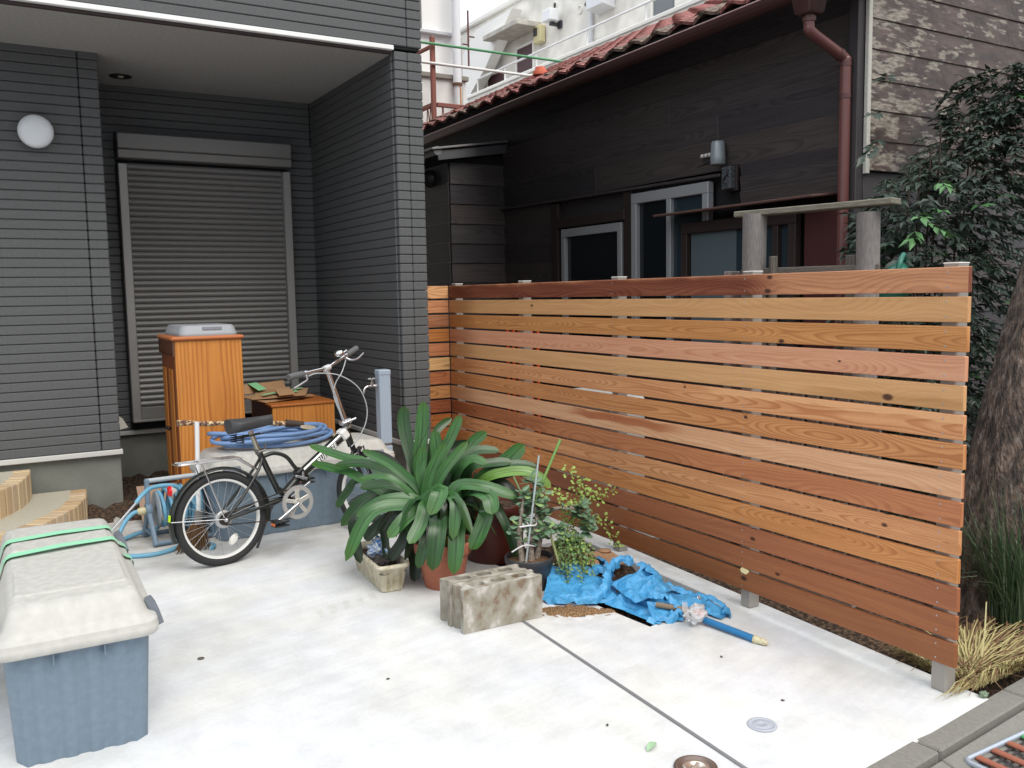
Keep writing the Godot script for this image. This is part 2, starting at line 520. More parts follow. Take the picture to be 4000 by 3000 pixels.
func build_ground() -> void:
	var g := MB.new()
	# street and land out to the horizon, with a shallow gutter at the foot of the drive
	g.flat()
	g.quad(V(-200, -0.075, -1.5), V(200, -0.075, -1.5), V(200, -0.075, 200), V(-200, -0.075, 200), Vector2(0, 0), Vector2(100, 0), Vector2(100, 50), Vector2(0, 50))
	struct("street", g, bump(tri_map(mat(lin(84, 84, 86), 0.92), T.speck, V(4, 4, 4), true), T.grain, 0.3))
	g = MB.new()
	g.flat()
	g.quad(V(-200, -0.16, -200), V(200, -0.16, -200), V(200, -0.16, -1.45), V(-200, -0.16, -1.45))
	struct("ground", g, W.soil)
	# the concrete drive, with a planting bed left open in it
	g = MB.new()
	g.flat()
	var e := func(x, z): return Vector2((x + 3.4) / 6.4, (z + 7.1) / 5.4)
	var q := func(a: Vector2, b: Vector2, c: Vector2, d: Vector2):
		g.quad(ground(a.x, a.y), ground(b.x, b.y), ground(c.x, c.y), ground(d.x, d.y), e.call(a.x, a.y), e.call(b.x, b.y), e.call(c.x, c.y), e.call(d.x, d.y))
	var fl: Vector2 = BED[0]
	var fr: Vector2 = BED[1]
	var br: Vector2 = BED[2]
	var bl: Vector2 = BED[3]
	var c0 := Vector2(-3.4, -1.09)
	var c1 := Vector2(3.0, -1.772)
	var c2 := Vector2(3.0, -6.05)
	var c3 := Vector2(-3.4, -6.05)
	q.call(fl, fr, c1, c0)
	q.call(fr, br, c2, c1)
	q.call(br, bl, c3, c2)
	q.call(bl, fl, c0, c3)
	# faces of the slab: round the bed, along the fence and at the street
	for pr in [[fl, fr], [fr, br], [br, bl], [bl, fl], [c1, c0], [c2, c1]]:
		var a: Vector2 = pr[0]
		var b: Vector2 = pr[1]
		g.quad(ground(a.x, a.y), ground(b.x, b.y), ground(b.x, b.y, -0.12), ground(a.x, a.y, -0.12), e.call(a.x, a.y), e.call(b.x, b.y), e.call(b.x, b.y), e.call(a.x, a.y))
	var cm := mat(Color.WHITE, 0.86)
	cm.albedo_texture = concrete_tex()
	bump(cm, ntex(34, 0.06, [[0.0, 0.0], [1.0, 1.0]], 512, 5), 0.12)
	var slab := struct("driveway", g, cm)
	# sealed joint across the slab
	g = MB.new()
	g.flat()
	g.quad(ground(1.945, -3.6, 0.004), ground(1.959, -3.6, 0.004), ground(1.927, -1.66, 0.004), ground(1.913, -1.66, 0.004))
	piece("joint_strip", g.done(), bump(tri_map(mat(lin(122, 122, 126), 0.9), T.speck, V(6, 6, 6)), T.grain, 0.1), slab)
	# soil in the bed
	g = MB.new()
	var nz := noise(40, 3.0)
	var rows := []
	for i in 23:
		var row := []
		for j in 13:
			var u := j / 12.0
			var w := i / 22.0
			var p: Vector2 = (bl.lerp(br, u)).lerp(fl.lerp(fr, u), w)
			var s: Vector2 = (p - Vector2(2.55, -3.5)) * 1.03 + Vector2(2.55, -3.5)
			row.append(ground(s.x, s.y, -0.05 + 0.035 * nz.get_noise_2d(s.x * 2.0, s.y * 2.0) + 0.03 * smoothstep(-3.4, -4.0, s.y)))
		rows.append(row)
	g.sheet(rows)
	struct("planting_bed", g, W.soil)
	# bare earth strip beyond the slab, behind the fence
	g = MB.new()
	rows = []
	for i in 41:
		var row := []
		for j in 15:
			var x := 2.985 + j * 0.16
			var z := -10.0 + i * 0.206
			row.append(V(x, gy(z) - 0.05 + 0.05 * nz.get_noise_2d(x * 1.6, z * 1.6) + (0.0 if z < -1.9 else -0.03), minf(z, -1.795)))
		rows.append(row)
	g.sheet(rows)
	struct("earth_strip", g, W.soil)
	# soil heaped along the foot of the house
	g = MB.new()
	rows = []
	for i in 9:
		var row := []
		for j in 40:
			var x := 0.2 + j * 0.055
			var z := -6.98 + i * 0.15
			var f := smoothstep(-5.85, -6.05, z + 0.08 * nz.get_noise_2d(x * 3.0, 9.0))
			row.append(V(x, gy(z) - 0.02 + f * (0.055 + 0.05 * nz.get_noise_2d(x * 4.0, z * 4.0)), z))
		rows.append(row)
	g.sheet(rows)
	struct("soil_heap", g, W.soil)
	# kerb stones and the channel beside them
	var km := bump(tri_map(mat(lin(128, 126, 120), 0.9), T.speck, V(2.5, 2.5, 2.5)), T.grain, 0.25)
	var kerb := thing("kerb", "", "")
	for key in ["label", "category"]: kerb.remove_meta(key)
	kerb.set_meta("kind", "structure")
	var turn := Basis(Vector3.UP, 0.098)
	for i in 9:
		var x0 := 3.125 - i * 0.6 + (0.6 if i == 0 else 0.6)
		var cx := x0 - 0.3
		var mb := MB.new()
		mb.box(Vector3.ZERO, V(0.594, 0.12, 0.092), 0.006, turn)
		part("kerb_stone", mb, km, kerb).position = V(cx, -0.064, -1.728 + (2.9 - cx) * 0.1)
		mb = MB.new()
		mb.box(Vector3.ZERO, V(0.597, 0.1, 0.2), 0.004, turn * Basis(Vector3.RIGHT, 0.28))
		part("channel_stone", mb, km, kerb).position = V(cx, -0.098, -1.585 + (2.9 - cx) * 0.1)


# ------------------------------------------------------------------ the grey house
func build_grey_house() -> void:
	var t := thing("grey_house", "modern grey house clad in narrow horizontal siding, with a recessed shuttered bay", "house")
	var sd = W.grey_siding
	var core := mat(lin(52, 54, 57), 0.9)
	var concrete := bump(tri_map(mat(lin(128, 130, 124), 0.9), T.blotch, V(0.8, 0.8, 0.8)), T.grain, 0.12)
	var trim := mat(lin(196, 196, 194), 0.45)
	# cores of the walls, behind the siding
	var mb := MB.new()
	mb.box(V(-1.65, 1.75, -6.69), V(4.70, 2.46, 1.0))
	part("wall", mb, core, t)
	mb = MB.new()
	mb.box(V(1.5, 1.75, -7.125), V(2.1, 2.46, 0.2))
	part("wall", mb, core, t)
	mb = MB.new()
	mb.box(V(2.424, 1.75, -6.30), V(0.170, 2.46, 1.90))
	part("wall", mb, core, t)
	mb = MB.new()
	mb.box(V(-0.75, 4.72, -6.30), V(6.52, 3.40, 1.90))
	part("wall", mb, core, t)
	mb = MB.new()
	mb.box(V(-0.75, 4.0, -9.4), V(6.52, 8.4, 4.3))
	part("wall", mb, core, t)
	# siding courses, each board a piece
	var left_h := 0.0577
	var meshes := {}
	var course := func(called: String, w: float, h: float, at: Vector3, along_z := false):
		var key := "%d_%d_%s" % [int(w * 1000), int(h * 10000), along_z]
		if not meshes.has(key):
			var b := MB.new()
			b.box(Vector3.ZERO, V(0.034, h - 0.0025, w) if along_z else V(w, h - 0.0025, 0.034), 0.0055)
			meshes[key] = b.done()
		piece(called, meshes[key], sd, t, at)
	for i in 43:
		var y := 0.531 + (i + 0.5) * left_h - 0.012
		if y > 2.985: break
		course.call("siding_board", 3.6, left_h, V(-1.205, y, -6.173))
		course.call("siding_board", 0.111, left_h, V(0.6545, y, -6.173))
		course.call("siding_board", 0.089, left_h, V(2.3755, y, -5.350))
		course.call("siding_board", 0.1, left_h, V(2.4715, y, -5.350))
		course.call("siding_board", 1.64, left_h, V(2.338, y, -6.19), true)
		if y > 2.63: course.call("siding_board", 1.60, left_h, V(1.515, y, -7.012))
		else:
			course.call("siding_board", 0.175, left_h, V(0.795, y, -7.012))
			course.call("siding_board", 0.21, left_h, V(2.225, y, -7.012))
	for i in 9:
		var y := 3.030 + (i + 0.5) * left_h + 0.002
		course.call("siding_board", 6.40, left_h, V(-0.7815, y, -5.350))
		course.call("siding_board", 0.1, left_h, V(2.4715, y, -5.350))
	# soffit over the bay, white drip trim along its edge
	mb = MB.new()
	mb.box(V(-0.835, 3.0, -6.19), V(6.32, 0.03, 1.62), 0.0)
	part("soffit", mb, bump(tri_map(mat(lin(166, 165, 164), 0.85), T.speck, V(2, 2, 2)), T.grain, 0.05), t)
	mb = MB.new()
	mb.box(V(-0.835, 3.014, -5.345), V(6.318, 0.028, 0.055), 0.003)
	part("drip_trim", mb, W.white, t)
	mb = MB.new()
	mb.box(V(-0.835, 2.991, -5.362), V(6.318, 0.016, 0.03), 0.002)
	part("drip_dark_strip", mb, mat(lin(58, 44, 46), 0.6), t)  # dark brown strip under the white trim
	# foundations and the flashing on top of them
	mb = MB.new()
	mb.box(V(-1.66, 0.24, -6.68), V(4.74, 0.49, 0.98), 0.004)
	part("foundation", mb, concrete, t)
	mb = MB.new()
	mb.box(V(1.55, 0.24, -7.14), V(1.7, 0.49, 0.22), 0.0)
	part("foundation", mb, concrete, t)
	mb = MB.new()
	mb.box(V(2.428, 0.24, -6.32), V(0.168, 0.49, 1.93), 0.004)
	part("foundation", mb, concrete, t)
	mb = MB.new()
	mb.box(V(-1.645, 0.502, -6.172), V(4.73, 0.033, 0.055), 0.004)
	part("flashing", mb, trim, t)
	mb = MB.new()
	mb.box(V(1.53, 0.502, -7.02), V(1.62, 0.033, 0.05), 0.004)
	part("flashing", mb, trim, t)
	mb = MB.new()
	mb.box(V(2.336, 0.502, -6.16), V(0.042, 0.033, 1.62), 0.004)
	part("flashing", mb, trim, t)
	mb = MB.new()
	mb.box(V(2.424, 0.502, -5.346), V(0.215, 0.033, 0.05), 0.004)
	part("flashing", mb, trim, t)
	# roller shutter
	var alu := mat(lin(158, 156, 154), 0.42, 0.35)
	var slatm := mat(lin(128, 127, 126), 0.45, 0.25)
	mb = MB.new()
	mb.box(V(1.508, 2.588, -6.955), V(1.242, 0.112, 0.15), 0.008)
	mb.box(V(1.508, 2.499, -6.958), V(1.242, 0.062, 0.144), 0.006)
	var sb := part("shutter_box", mb, mat(lin(132, 130, 128), 0.45, 0.3), t)
	for x in [0.9185, 2.0925]:
		mb = MB.new()
		mb.box(V(x, 1.515, -6.955), V(0.06, 1.84, 0.09), 0.005)
		part("guide_rail", mb, alu, sb)
	var prof := []
	for k in 9: prof.append(Vector2(-0.0195 + 0.039 * k / 8.0, 0.011 * sin(PI * k / 8.0)))
	prof.append(Vector2(0.0195, -0.006))
	prof.append(Vector2(-0.0195, -0.006))
	mb = MB.new()
	mb.prism(prof, 1.115, Transform3D(Basis(V(0, 1, 0), V(0, 0, 1), V(1, 0, 0)), Vector3.ZERO))
	var slat := mb.done()
	for i in 42:
		piece("slat", slat, slatm, sb, V(1.505, 0.69 + (i + 0.5) * 0.0418, -6.968))
	mb = MB.new()
	mb.box(V(1.505, 0.645, -6.965), V(1.115, 0.088, 0.03), 0.006)
	part("bottom_bar", mb, slatm, sb)
	mb = MB.new()
	mb.box(V(1.505, 0.594, -6.945), V(1.235, 0.018, 0.11), 0.004)
	part("shutter_sill", mb, alu, sb)
	mb = MB.new()
	mb.box(V(1.505, 1.5, -7.0), V(1.13, 1.86, 0.015))
	part("shutter_backing", mb, W.dark, sb)
	# lamps
	var lamp := thing("wall_lamp", "round white opal wall lamp on the grey siding at the upper left", "lamp", V(0.344, 2.478, -6.156))
	mb = MB.new()
	mb.lathe([Vector2(0.080, 0.0), Vector2(0.088, 0.008), Vector2(0.088, 0.03), Vector2(0.08, 0.032)], 28, Transform3D(Basis(Vector3.RIGHT, PI / 2), Vector3.ZERO))
	part("lamp_base", mb, mat(lin(150, 152, 155), 0.5), lamp)
	mb = MB.new()
	mb.lathe([Vector2(0.092, 0.022), Vector2(0.097, 0.035), Vector2(0.097, 0.055), Vector2(0.090, 0.072), Vector2(0.07, 0.083), Vector2(0.04, 0.089), Vector2(0.001, 0.091)], 32, Transform3D(Basis(Vector3.RIGHT, PI / 2), Vector3.ZERO), true)
	part("lamp_shade", mb, mat(lin(226, 232, 238), 0.3), lamp)
	var dl := thing("recessed_downlight", "round dark downlight recessed in the soffit above the shutter", "lamp", V(0.912, 2.985, -6.70))
	mb = MB.new()
	mb.lathe([Vector2(0.062, -0.001), Vector2(0.062, -0.007), Vector2(0.071, -0.007), Vector2(0.073, -0.001)], 28)
	part("lamp_ring", mb, mat(lin(46, 44, 42), 0.5), dl)
	mb = MB.new()
	mb.lathe([Vector2(0.001, -0.003), Vector2(0.062, -0.003)], 28)
	part("lamp_recess", mb, mat(lin(14, 13, 12), 0.5), dl)
	mb = MB.new()
	mb.lathe([Vector2(0.001, -0.012), Vector2(0.016, -0.01), Vector2(0.02, -0.004)], 16)
	part("bulb", mb, mat(lin(200, 196, 180), 0.2), dl)

# ------------------------------------------------------------------ slatted cedar fence
func build_fence() -> void:
	var t := thing("slatted_fence", "new cedar fence of horizontal slats on square metal posts", "fence")
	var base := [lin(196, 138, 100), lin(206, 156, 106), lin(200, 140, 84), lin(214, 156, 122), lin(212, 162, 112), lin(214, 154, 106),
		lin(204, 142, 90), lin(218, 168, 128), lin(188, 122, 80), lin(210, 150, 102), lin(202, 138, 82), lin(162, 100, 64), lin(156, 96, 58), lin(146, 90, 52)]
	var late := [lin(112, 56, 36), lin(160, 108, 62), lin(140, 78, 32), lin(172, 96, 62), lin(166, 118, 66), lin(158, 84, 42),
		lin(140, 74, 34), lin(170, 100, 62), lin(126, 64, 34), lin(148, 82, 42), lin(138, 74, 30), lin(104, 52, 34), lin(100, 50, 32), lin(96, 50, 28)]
	# d at the house end, d at the street end, height of the pith line, ring width (metres)
	var cut := [[0.10, 0.13, 0.05, 0.006], [0.12, 0.14, -0.05, 0.006], [0.020, 0.034, 0.0, 0.006], [0.03, 0.055, 0.012, 0.006], [0.14, 0.13, 0.06, 0.006], [0.006, 0.06, 0.002, 0.006],
		[0.008, 0.05, -0.004, 0.006], [0.09, 0.11, 0.05, 0.006], [0.05, 0.08, 0.03, 0.007], [0.05, 0.014, 0.0, 0.006], [0.04, 0.03, -0.012, 0.006], [0.09, 0.1, -0.05, 0.006], [0.1, 0.12, 0.05, 0.006], [0.09, 0.09, -0.05, 0.006]]
	var knots := [[[3.02, 0.028, 0.016], [3.03, -0.03, 0.014]], [[1.12, -0.01, 0.012]], [[3.1, 0.034, 0.014], [0.7, 0.0, 0.008]], [[3.4, 0.0, 0.007]], [[3.62, 0.02, 0.02]], [[2.5, -0.03, 0.008]], [[2.9, -0.03, 0.011]], [], [[0.35, 0.0, 0.01]], [[3.62, -0.004, 0.012]], [], [[2.95, 0.0, 0.014]], [[3.1, 0.02, 0.012]], [[2.9, -0.01, 0.016]]]
	var streaks := [[[-1.0, 2.95, 0.015, 0.075, 0.85]], [], [], [], [[3.3, 4.2, 0.03, 0.03, 0.4]], [[2.7, 4.2, -0.036, 0.022, -0.5]], [], [[1.6, 2.35, -0.02, 0.028, 0.8]], [[-0.5, 1.2, 0.0, 0.05, 0.35]], [], [], [[-1.0, 1.6, 0.0, 0.06, 0.4]], [], [[-1.0, 1.2, 0.0, 0.06, 0.5]]]
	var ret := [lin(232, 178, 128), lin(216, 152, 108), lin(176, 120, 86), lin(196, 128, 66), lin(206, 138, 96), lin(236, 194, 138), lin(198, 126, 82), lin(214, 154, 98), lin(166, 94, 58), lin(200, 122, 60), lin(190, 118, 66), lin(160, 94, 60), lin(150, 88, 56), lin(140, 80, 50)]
	var z0 := -5.752
	var z1 := -1.828
	var ln := z1 - z0
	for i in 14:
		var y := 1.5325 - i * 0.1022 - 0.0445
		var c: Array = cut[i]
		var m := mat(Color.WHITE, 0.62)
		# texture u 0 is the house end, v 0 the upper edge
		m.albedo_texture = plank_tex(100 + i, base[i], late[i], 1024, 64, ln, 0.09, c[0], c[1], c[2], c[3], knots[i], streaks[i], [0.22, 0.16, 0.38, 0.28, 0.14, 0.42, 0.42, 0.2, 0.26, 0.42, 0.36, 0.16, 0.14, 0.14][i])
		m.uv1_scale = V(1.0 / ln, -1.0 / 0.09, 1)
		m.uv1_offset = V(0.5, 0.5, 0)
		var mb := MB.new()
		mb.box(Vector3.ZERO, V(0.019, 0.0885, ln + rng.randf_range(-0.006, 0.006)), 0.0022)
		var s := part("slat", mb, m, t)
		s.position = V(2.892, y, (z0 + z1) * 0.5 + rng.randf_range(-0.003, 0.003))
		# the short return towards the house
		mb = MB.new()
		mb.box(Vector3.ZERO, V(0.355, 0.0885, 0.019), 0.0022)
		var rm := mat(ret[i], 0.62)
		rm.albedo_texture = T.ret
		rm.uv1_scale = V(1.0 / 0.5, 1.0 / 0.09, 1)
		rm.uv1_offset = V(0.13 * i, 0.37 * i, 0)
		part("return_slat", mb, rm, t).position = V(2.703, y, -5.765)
	var pm := mat(lin(158, 153, 147), 0.42, 0.25)
	var screws := MB.new()
	for pz in [-1.905, -2.862, -3.825, -4.79, -5.715]:
		var g := gy(pz)
		var mb := MB.new()
		mb.box(V(0, (1.545 + g) * 0.5 - g * 0.0, 0), V(0.06, 1.545 - g, 0.06), 0.004)
		var p := part("post", mb, pm, t)
		p.position = V(2.9335, 0.0, pz)
		mb = MB.new()
		mb.box(V(0, 1.5455, 0), V(0.062, 0.006, 0.062), 0.002)
		part("post_cap", mb, mat(lin(206, 204, 200), 0.5), p)
		for i in 14:
			var y := 1.5325 - i * 0.1022 - 0.0445
			for k in [-0.026, 0.026]:
				screws.lathe([Vector2(0.0034, 0.0), Vector2(0.003, 0.0012), Vector2(0.0004, 0.0008)], 7, Transform3D(Basis(Vector3.BACK, PI / 2), V(2.8826, y + k, pz)))
	var sc := part("screws", screws, mat(lin(176, 178, 186), 0.3, 0.7), t)
	sc.set_meta("kind", "stuff")
	var mb2 := MB.new()
	mb2.prism([Vector2(-0.02, 0.004), Vector2(-0.014, -0.008), Vector2(0.016, -0.012), Vector2(0.024, -0.004), Vector2(0.018, 0.008), Vector2(-0.014, 0.012)], 0.016, Transform3D(Basis(Vector3.UP, -PI / 2), Vector3.ZERO))
	single("wood_chip", mb2, mat(lin(238, 222, 170), 0.7), "small pale wood chip stuck between the two lowest fence slats", "wood chip", V(2.885, 0.204, -2.848))


# ------------------------------------------------------------------ the old timber house
func dark_board_tex(seed_: int) -> ImageTexture:
	return plank_tex(seed_, Color(0.80, 0.78, 0.77), Color(0.42, 0.40, 0.40), 512, 64, 4.0, 0.2, 0.06, 0.1, 0.02, 0.012, [], [], 0.35)

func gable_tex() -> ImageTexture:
	# brown paint; pale patches by the corner mix flaked wood and painted-in sky gloss
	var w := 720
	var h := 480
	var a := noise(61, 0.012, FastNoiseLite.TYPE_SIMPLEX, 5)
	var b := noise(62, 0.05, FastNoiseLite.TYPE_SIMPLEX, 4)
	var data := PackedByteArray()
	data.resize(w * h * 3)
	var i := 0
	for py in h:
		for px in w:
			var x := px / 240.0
			var peel_gloss := 0.55 * exp(-x * 1.5) - 0.16 + 0.55 * a.get_noise_2d(px, py * 1.6) + 0.45 * b.get_noise_2d(px * 0.5, py * 2.2)
			var p := smoothstep(0.14, 0.34, peel_gloss) * 0.8
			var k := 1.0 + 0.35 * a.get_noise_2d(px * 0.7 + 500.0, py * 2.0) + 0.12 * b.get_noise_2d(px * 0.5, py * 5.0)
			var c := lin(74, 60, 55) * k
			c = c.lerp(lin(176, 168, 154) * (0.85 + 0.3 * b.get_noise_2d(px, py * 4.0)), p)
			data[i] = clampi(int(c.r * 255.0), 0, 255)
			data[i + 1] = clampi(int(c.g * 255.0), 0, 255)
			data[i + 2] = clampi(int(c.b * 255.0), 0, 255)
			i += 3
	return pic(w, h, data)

func tile_mesh(seed_: int) -> ArrayMesh:
	# a pan tile: an S across its width, thick at its lower edge, its top 0.30 m further up the slope (-> +x)
	var mb := MB.new()
	var top := []
	var n := 9
	var r := RandomNumberGenerator.new()
	r.seed = seed_
	for i in 4:
		var row := []
		for j in n:
			var u := float(j) / (n - 1)
			var y := 0.019 * sin(u * TAU - 0.9) + 0.008 + (0.012 if u > 0.9 else 0.0)
			row.append(V(i * 0.1, y + 0.004 * r.randf_range(-1, 1) * (1 if i == 0 else 0), (u - 0.5) * 0.275))
		top.append(row)
	mb.sheet(top, true, 0.3)
	var low := []
	for row in top:
		var l := []
		for p in row: l.append(p - V(0, 0.022, 0))
		l.reverse()
		low.append(l)
	mb.sheet(low, true, 0.3)
	var front := [[], []]
	for j in n:
		front[0].append(top[0][n - 1 - j])
		front[1].append(top[0][n - 1 - j] - V(0, 0.022, 0))
	mb.sheet(front, false, 0.3)
	for k in [0, n - 1]:
		var sd := [[], []]
		for i in 4:
			sd[0].append(top[i][k])
			sd[1].append(top[i][k] - V(0, 0.022, 0))
		mb.sheet(sd, false, 0.3)
	return mb.done()

func build_timber_house() -> void:
	var t := thing("timber_house", "old black weatherboarded house with a red tiled roof behind the fence", "house")
	var wx := 4.83
	var mb := MB.new()
	mb.box(V(6.75, 1.55, -7.39), V(3.80, 3.3, 7.20))
	part("wall", mb, W.dark, t)
	var bm := []
	for k in 3:
		var m := mat([lin(92, 89, 92), lin(82, 80, 85), lin(98, 92, 92)][k], 0.5)
		m.albedo_texture = T.board1 if k != 1 else T.board2
		m.uv1_scale = V(1.0 / 4.0, 1.0 / 0.2, 1)
		bump(m, T.grain, 0.06)
		bm.append(m)
	var lay := func(y0: float, y1: float, za: float, zb: float, k: int):
		var b := MB.new()
		b.box(Vector3.ZERO, V(0.016, y1 - y0 + 0.022, absf(zb - za) - 0.003), 0.003, Basis(Vector3.BACK, 0.075 * 0.2 / (y1 - y0)), Vector2(k * 1.37, k * 0.31))
		part("weatherboard", b, bm[k % 3], t).position = V(wx - 0.020, (y0 + y1) * 0.5 + 0.008, (za + zb) * 0.5)
	# long boards under the eave, then the shorter ones round the windows
	var ys := [3.36, 3.165, 2.972, 2.756, 2.565, 2.36]
	for i in 5:
		var cut: float = [-6.2, -7.1, -5.6, -5.05, -6.6][i]
		lay.call(ys[i + 1], ys[i], -10.6 if i < 2 else -8.24, cut, i)
		lay.call(ys[i + 1], ys[i], cut, -3.83, i + 1)
	for pr in [[2.268, 2.36], [2.16, 2.268], [2.08, 2.16]]: lay.call(pr[0], pr[1], -4.82, -3.83, int(pr[0] * 10))
	for i in 7: lay.call(2.325 - 0.19 * (i + 1), 2.325 - 0.19 * i, -8.24, -7.32, i + 2)
	for i in 6: lay.call(2.0 - 0.2 * (i + 1), 2.0 - 0.2 * i, -4.22, -3.83, i + 1)
	for i in 5: lay.call(1.0 - 0.2 * (i + 1), 1.0 - 0.2 * i, -7.32, -4.22, i)
	var wood := mat(lin(66, 54, 52), 0.6)
	wood.albedo_texture = T.board1
	wood.uv1_scale = V(0.4, 5, 1)
	# drip board over the windows
	mb = MB.new()
	mb.box(V(wx - 0.045, 2.337, -6.66), V(0.07, 0.022, 3.36), 0.004, Basis(Vector3.RIGHT, 0.012))
	part("drip_board", mb, bm[0], t)
	mb = MB.new()
	mb.box(V(wx + 0.004, 2.21, -6.24), V(0.01, 0.25, 2.2), 0.0)
	part("lintel", mb, bm[1], t)
	# corner post, pale edge board
	mb = MB.new()
	mb.box(V(4.80, 1.7, -3.825), V(0.075, 3.3, 0.075), 0.005)
	part("corner_post", mb, bm[1], t)
	mb = MB.new()
	mb.box(V(4.835, 2.78, -3.768), V(0.034, 1.20, 0.03), 0.004)
	part("edge_board", mb, bump(tri_map(mat(lin(196, 194, 186), 0.6), T.speck, V(3, 3, 3)), T.grain, 0.2), t)
	# gable boards
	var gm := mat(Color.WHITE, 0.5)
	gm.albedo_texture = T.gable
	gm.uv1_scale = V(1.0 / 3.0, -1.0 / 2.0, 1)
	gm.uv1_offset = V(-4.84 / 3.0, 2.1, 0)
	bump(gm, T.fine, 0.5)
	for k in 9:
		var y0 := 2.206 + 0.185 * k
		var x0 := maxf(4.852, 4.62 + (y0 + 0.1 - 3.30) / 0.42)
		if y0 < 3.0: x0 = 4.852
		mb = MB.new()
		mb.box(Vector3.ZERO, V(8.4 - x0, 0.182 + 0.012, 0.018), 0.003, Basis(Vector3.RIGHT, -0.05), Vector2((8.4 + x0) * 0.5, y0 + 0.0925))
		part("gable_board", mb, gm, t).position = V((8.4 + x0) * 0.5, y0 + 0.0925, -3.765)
	for k in 7:
		mb = MB.new()
		mb.box(Vector3.ZERO, V(3.6, 0.235, 0.018), 0.003, Basis(Vector3.RIGHT, -0.05), Vector2(k * 1.3, k * 0.4))
		part("weatherboard", mb, bm[k % 3], t).position = V(6.63, 2.08 - 0.225 * k, -3.79)
	mb = MB.new()
	mb.prism([Vector2(4.9, 3.19), Vector2(8.6, 3.19), Vector2(8.6, 4.55), Vector2(7.6, 4.55)], 0.1, Transform3D(Basis.IDENTITY, V(0, 0, -3.84)))
	part("gable_core", mb, W.dark, t)
	# eave: soffit boarding, fascia, roof
	mb = MB.new()
	mb.box(V(4.66, 3.335, -7.35), V(0.44, 0.02, 7.4), 0.0, Basis(Vector3.BACK, 0.30))
	part("eave_soffit", mb, bm[1], t)
	mb = MB.new()
	mb.box(V(4.478, 3.30, -7.35), V(0.022, 0.10, 7.4), 0.003)
	part("fascia", mb, bm[1], t)
	mb = MB.new()
	mb.box(V(5.95, 3.93, -7.35), V(3.26, 0.05, 7.4), 0.0, Basis(Vector3.BACK, 0.391))
	var roof := part("roof", mb, W.dark, t)
	var tm := []
	for c in [lin(182, 120, 116), lin(168, 104, 100), lin(150, 100, 96), lin(140, 122, 112)]: tm.append(bump(tri_map(mat(c, 0.85), T.moss2, V(5, 5, 5)), T.fine, 0.6))
	var tiles := [tile_mesh(1), tile_mesh(2), tile_mesh(3)]
	var rest := MB.new()
	rest.smooth()
	for row in 3:
		for i in 28:
			var o := piece("roof_tile", tiles[rng.randi() % 3], tm[rng.randi() % 4], roof)
			o.position = V(4.405 + row * 0.225 + rng.randf_range(-0.012, 0.012), 3.352 + row * 0.106 + rng.randf_range(-0.004, 0.006), -3.70 - i * 0.262)
			o.rotation = Vector3(rng.randf_range(-0.04, 0.04), rng.randf_range(-0.05, 0.05), 0.36 + rng.randf_range(-0.03, 0.03))
	for row in range(3, 13):
		for i in 28:
			var b := Basis.from_euler(Vector3(rng.randf_range(-0.03, 0.03), 0, 0.36))
			rest.st.append_from(tiles[rng.randi() % 3], 0, Transform3D(b, V(4.405 + row * 0.225, 3.352 + row * 0.106, -3.70 - i * 0.262)))
	var rt := part("roof_tiles", rest, tm[1], roof)
	rt.set_meta("kind", "stuff")
	mb = MB.new()
	mb.lathe([Vector2(0.08, 0.0), Vector2(0.08, 0.04), Vector2(0.055, 0.06), Vector2(0.055, 0.085), Vector2(0.001, 0.09)], 10)
	part("ridge_cap", mb, mat(lin(206, 108, 84), 0.8), roof).position = V(5.3, 3.79, -8.27)
	# gutter, hopper head and downpipe
	var gut := mat(lin(74, 48, 48), 0.4)
	mb = MB.new()
	var rings := []
	for z in [-3.80, -10.95]:
		var ring := []
		for k in 9:
			var a := PI + PI * k / 8.0
			ring.append(V(4.425 + 0.062 * cos(a), 3.285 + 0.066 * sin(a) + (z + 4.4) * 0.0123, z))
		for k in 9:
			var a := TAU - PI * k / 8.0
			ring.append(V(4.425 + 0.056 * cos(a), 3.287 + 0.060 * sin(a) + (z + 4.4) * 0.0123, z))
		rings.append(ring)
	rings.reverse()
	mb.loft(rings, true, true, true, false)
	part("gutter", mb, gut, t)
	mb = MB.new()
	mb.bar(V(4.366, 3.296, -3.80), V(4.366, 3.210, -10.95), 0.006, 6)
	part("gutter_lip", mb, mat(lin(150, 120, 116), 0.35), t)  # highlight along the lip is put into this paler colour
	mb = MB.new()
	mb.rr([[3.125, 0.055, 0.055, 0.02], [3.14, 0.068, 0.068, 0.022], [3.26, 0.085, 0.085, 0.02], [3.275, 0.095, 0.095, 0.02], [3.40, 0.098, 0.098, 0.02]], Transform3D(Basis.IDENTITY, V(4.45, 0, -3.90)))
	part("hopper_head", mb, gut, t)
	mb = MB.new()
	mb.tube(spline([V(4.45, 3.13, -3.90), V(4.45, 3.06, -3.90), V(4.475, 3.02, -3.895), V(4.70, 2.905, -3.86), V(4.728, 2.87, -3.852), V(4.728, 2.82, -3.852), V(4.728, 2.0, -3.852), V(4.728, 0.1, -3.852)], 5), 0.034, 14)
	var dp := part("downpipe", mb, mat(lin(104, 66, 64), 0.32), t)
	for p in [[V(4.45, 3.10, -3.90), 0.041, Vector3.UP], [V(4.685, 2.912, -3.863), 0.039, V(0.86, -0.45, 0.14)], [V(4.728, 2.855, -3.852), 0.037, Vector3.UP], [V(4.728, 2.66, -3.852), 0.038, Vector3.UP]]:
		mb = MB.new()
		mb.bar(p[0] - p[2].normalized() * 0.014, p[0] + p[2].normalized() * 0.014, p[1], 14)
		part("pipe_collar", mb, mat(lin(84, 52, 52), 0.5), dp)
	# windows
	var alum := mat(lin(172, 176, 180), 0.4, 0.3)
	var glass := mat(lin(20, 26, 30), 0.08)
	var frost := mat(lin(92, 106, 112), 0.35)
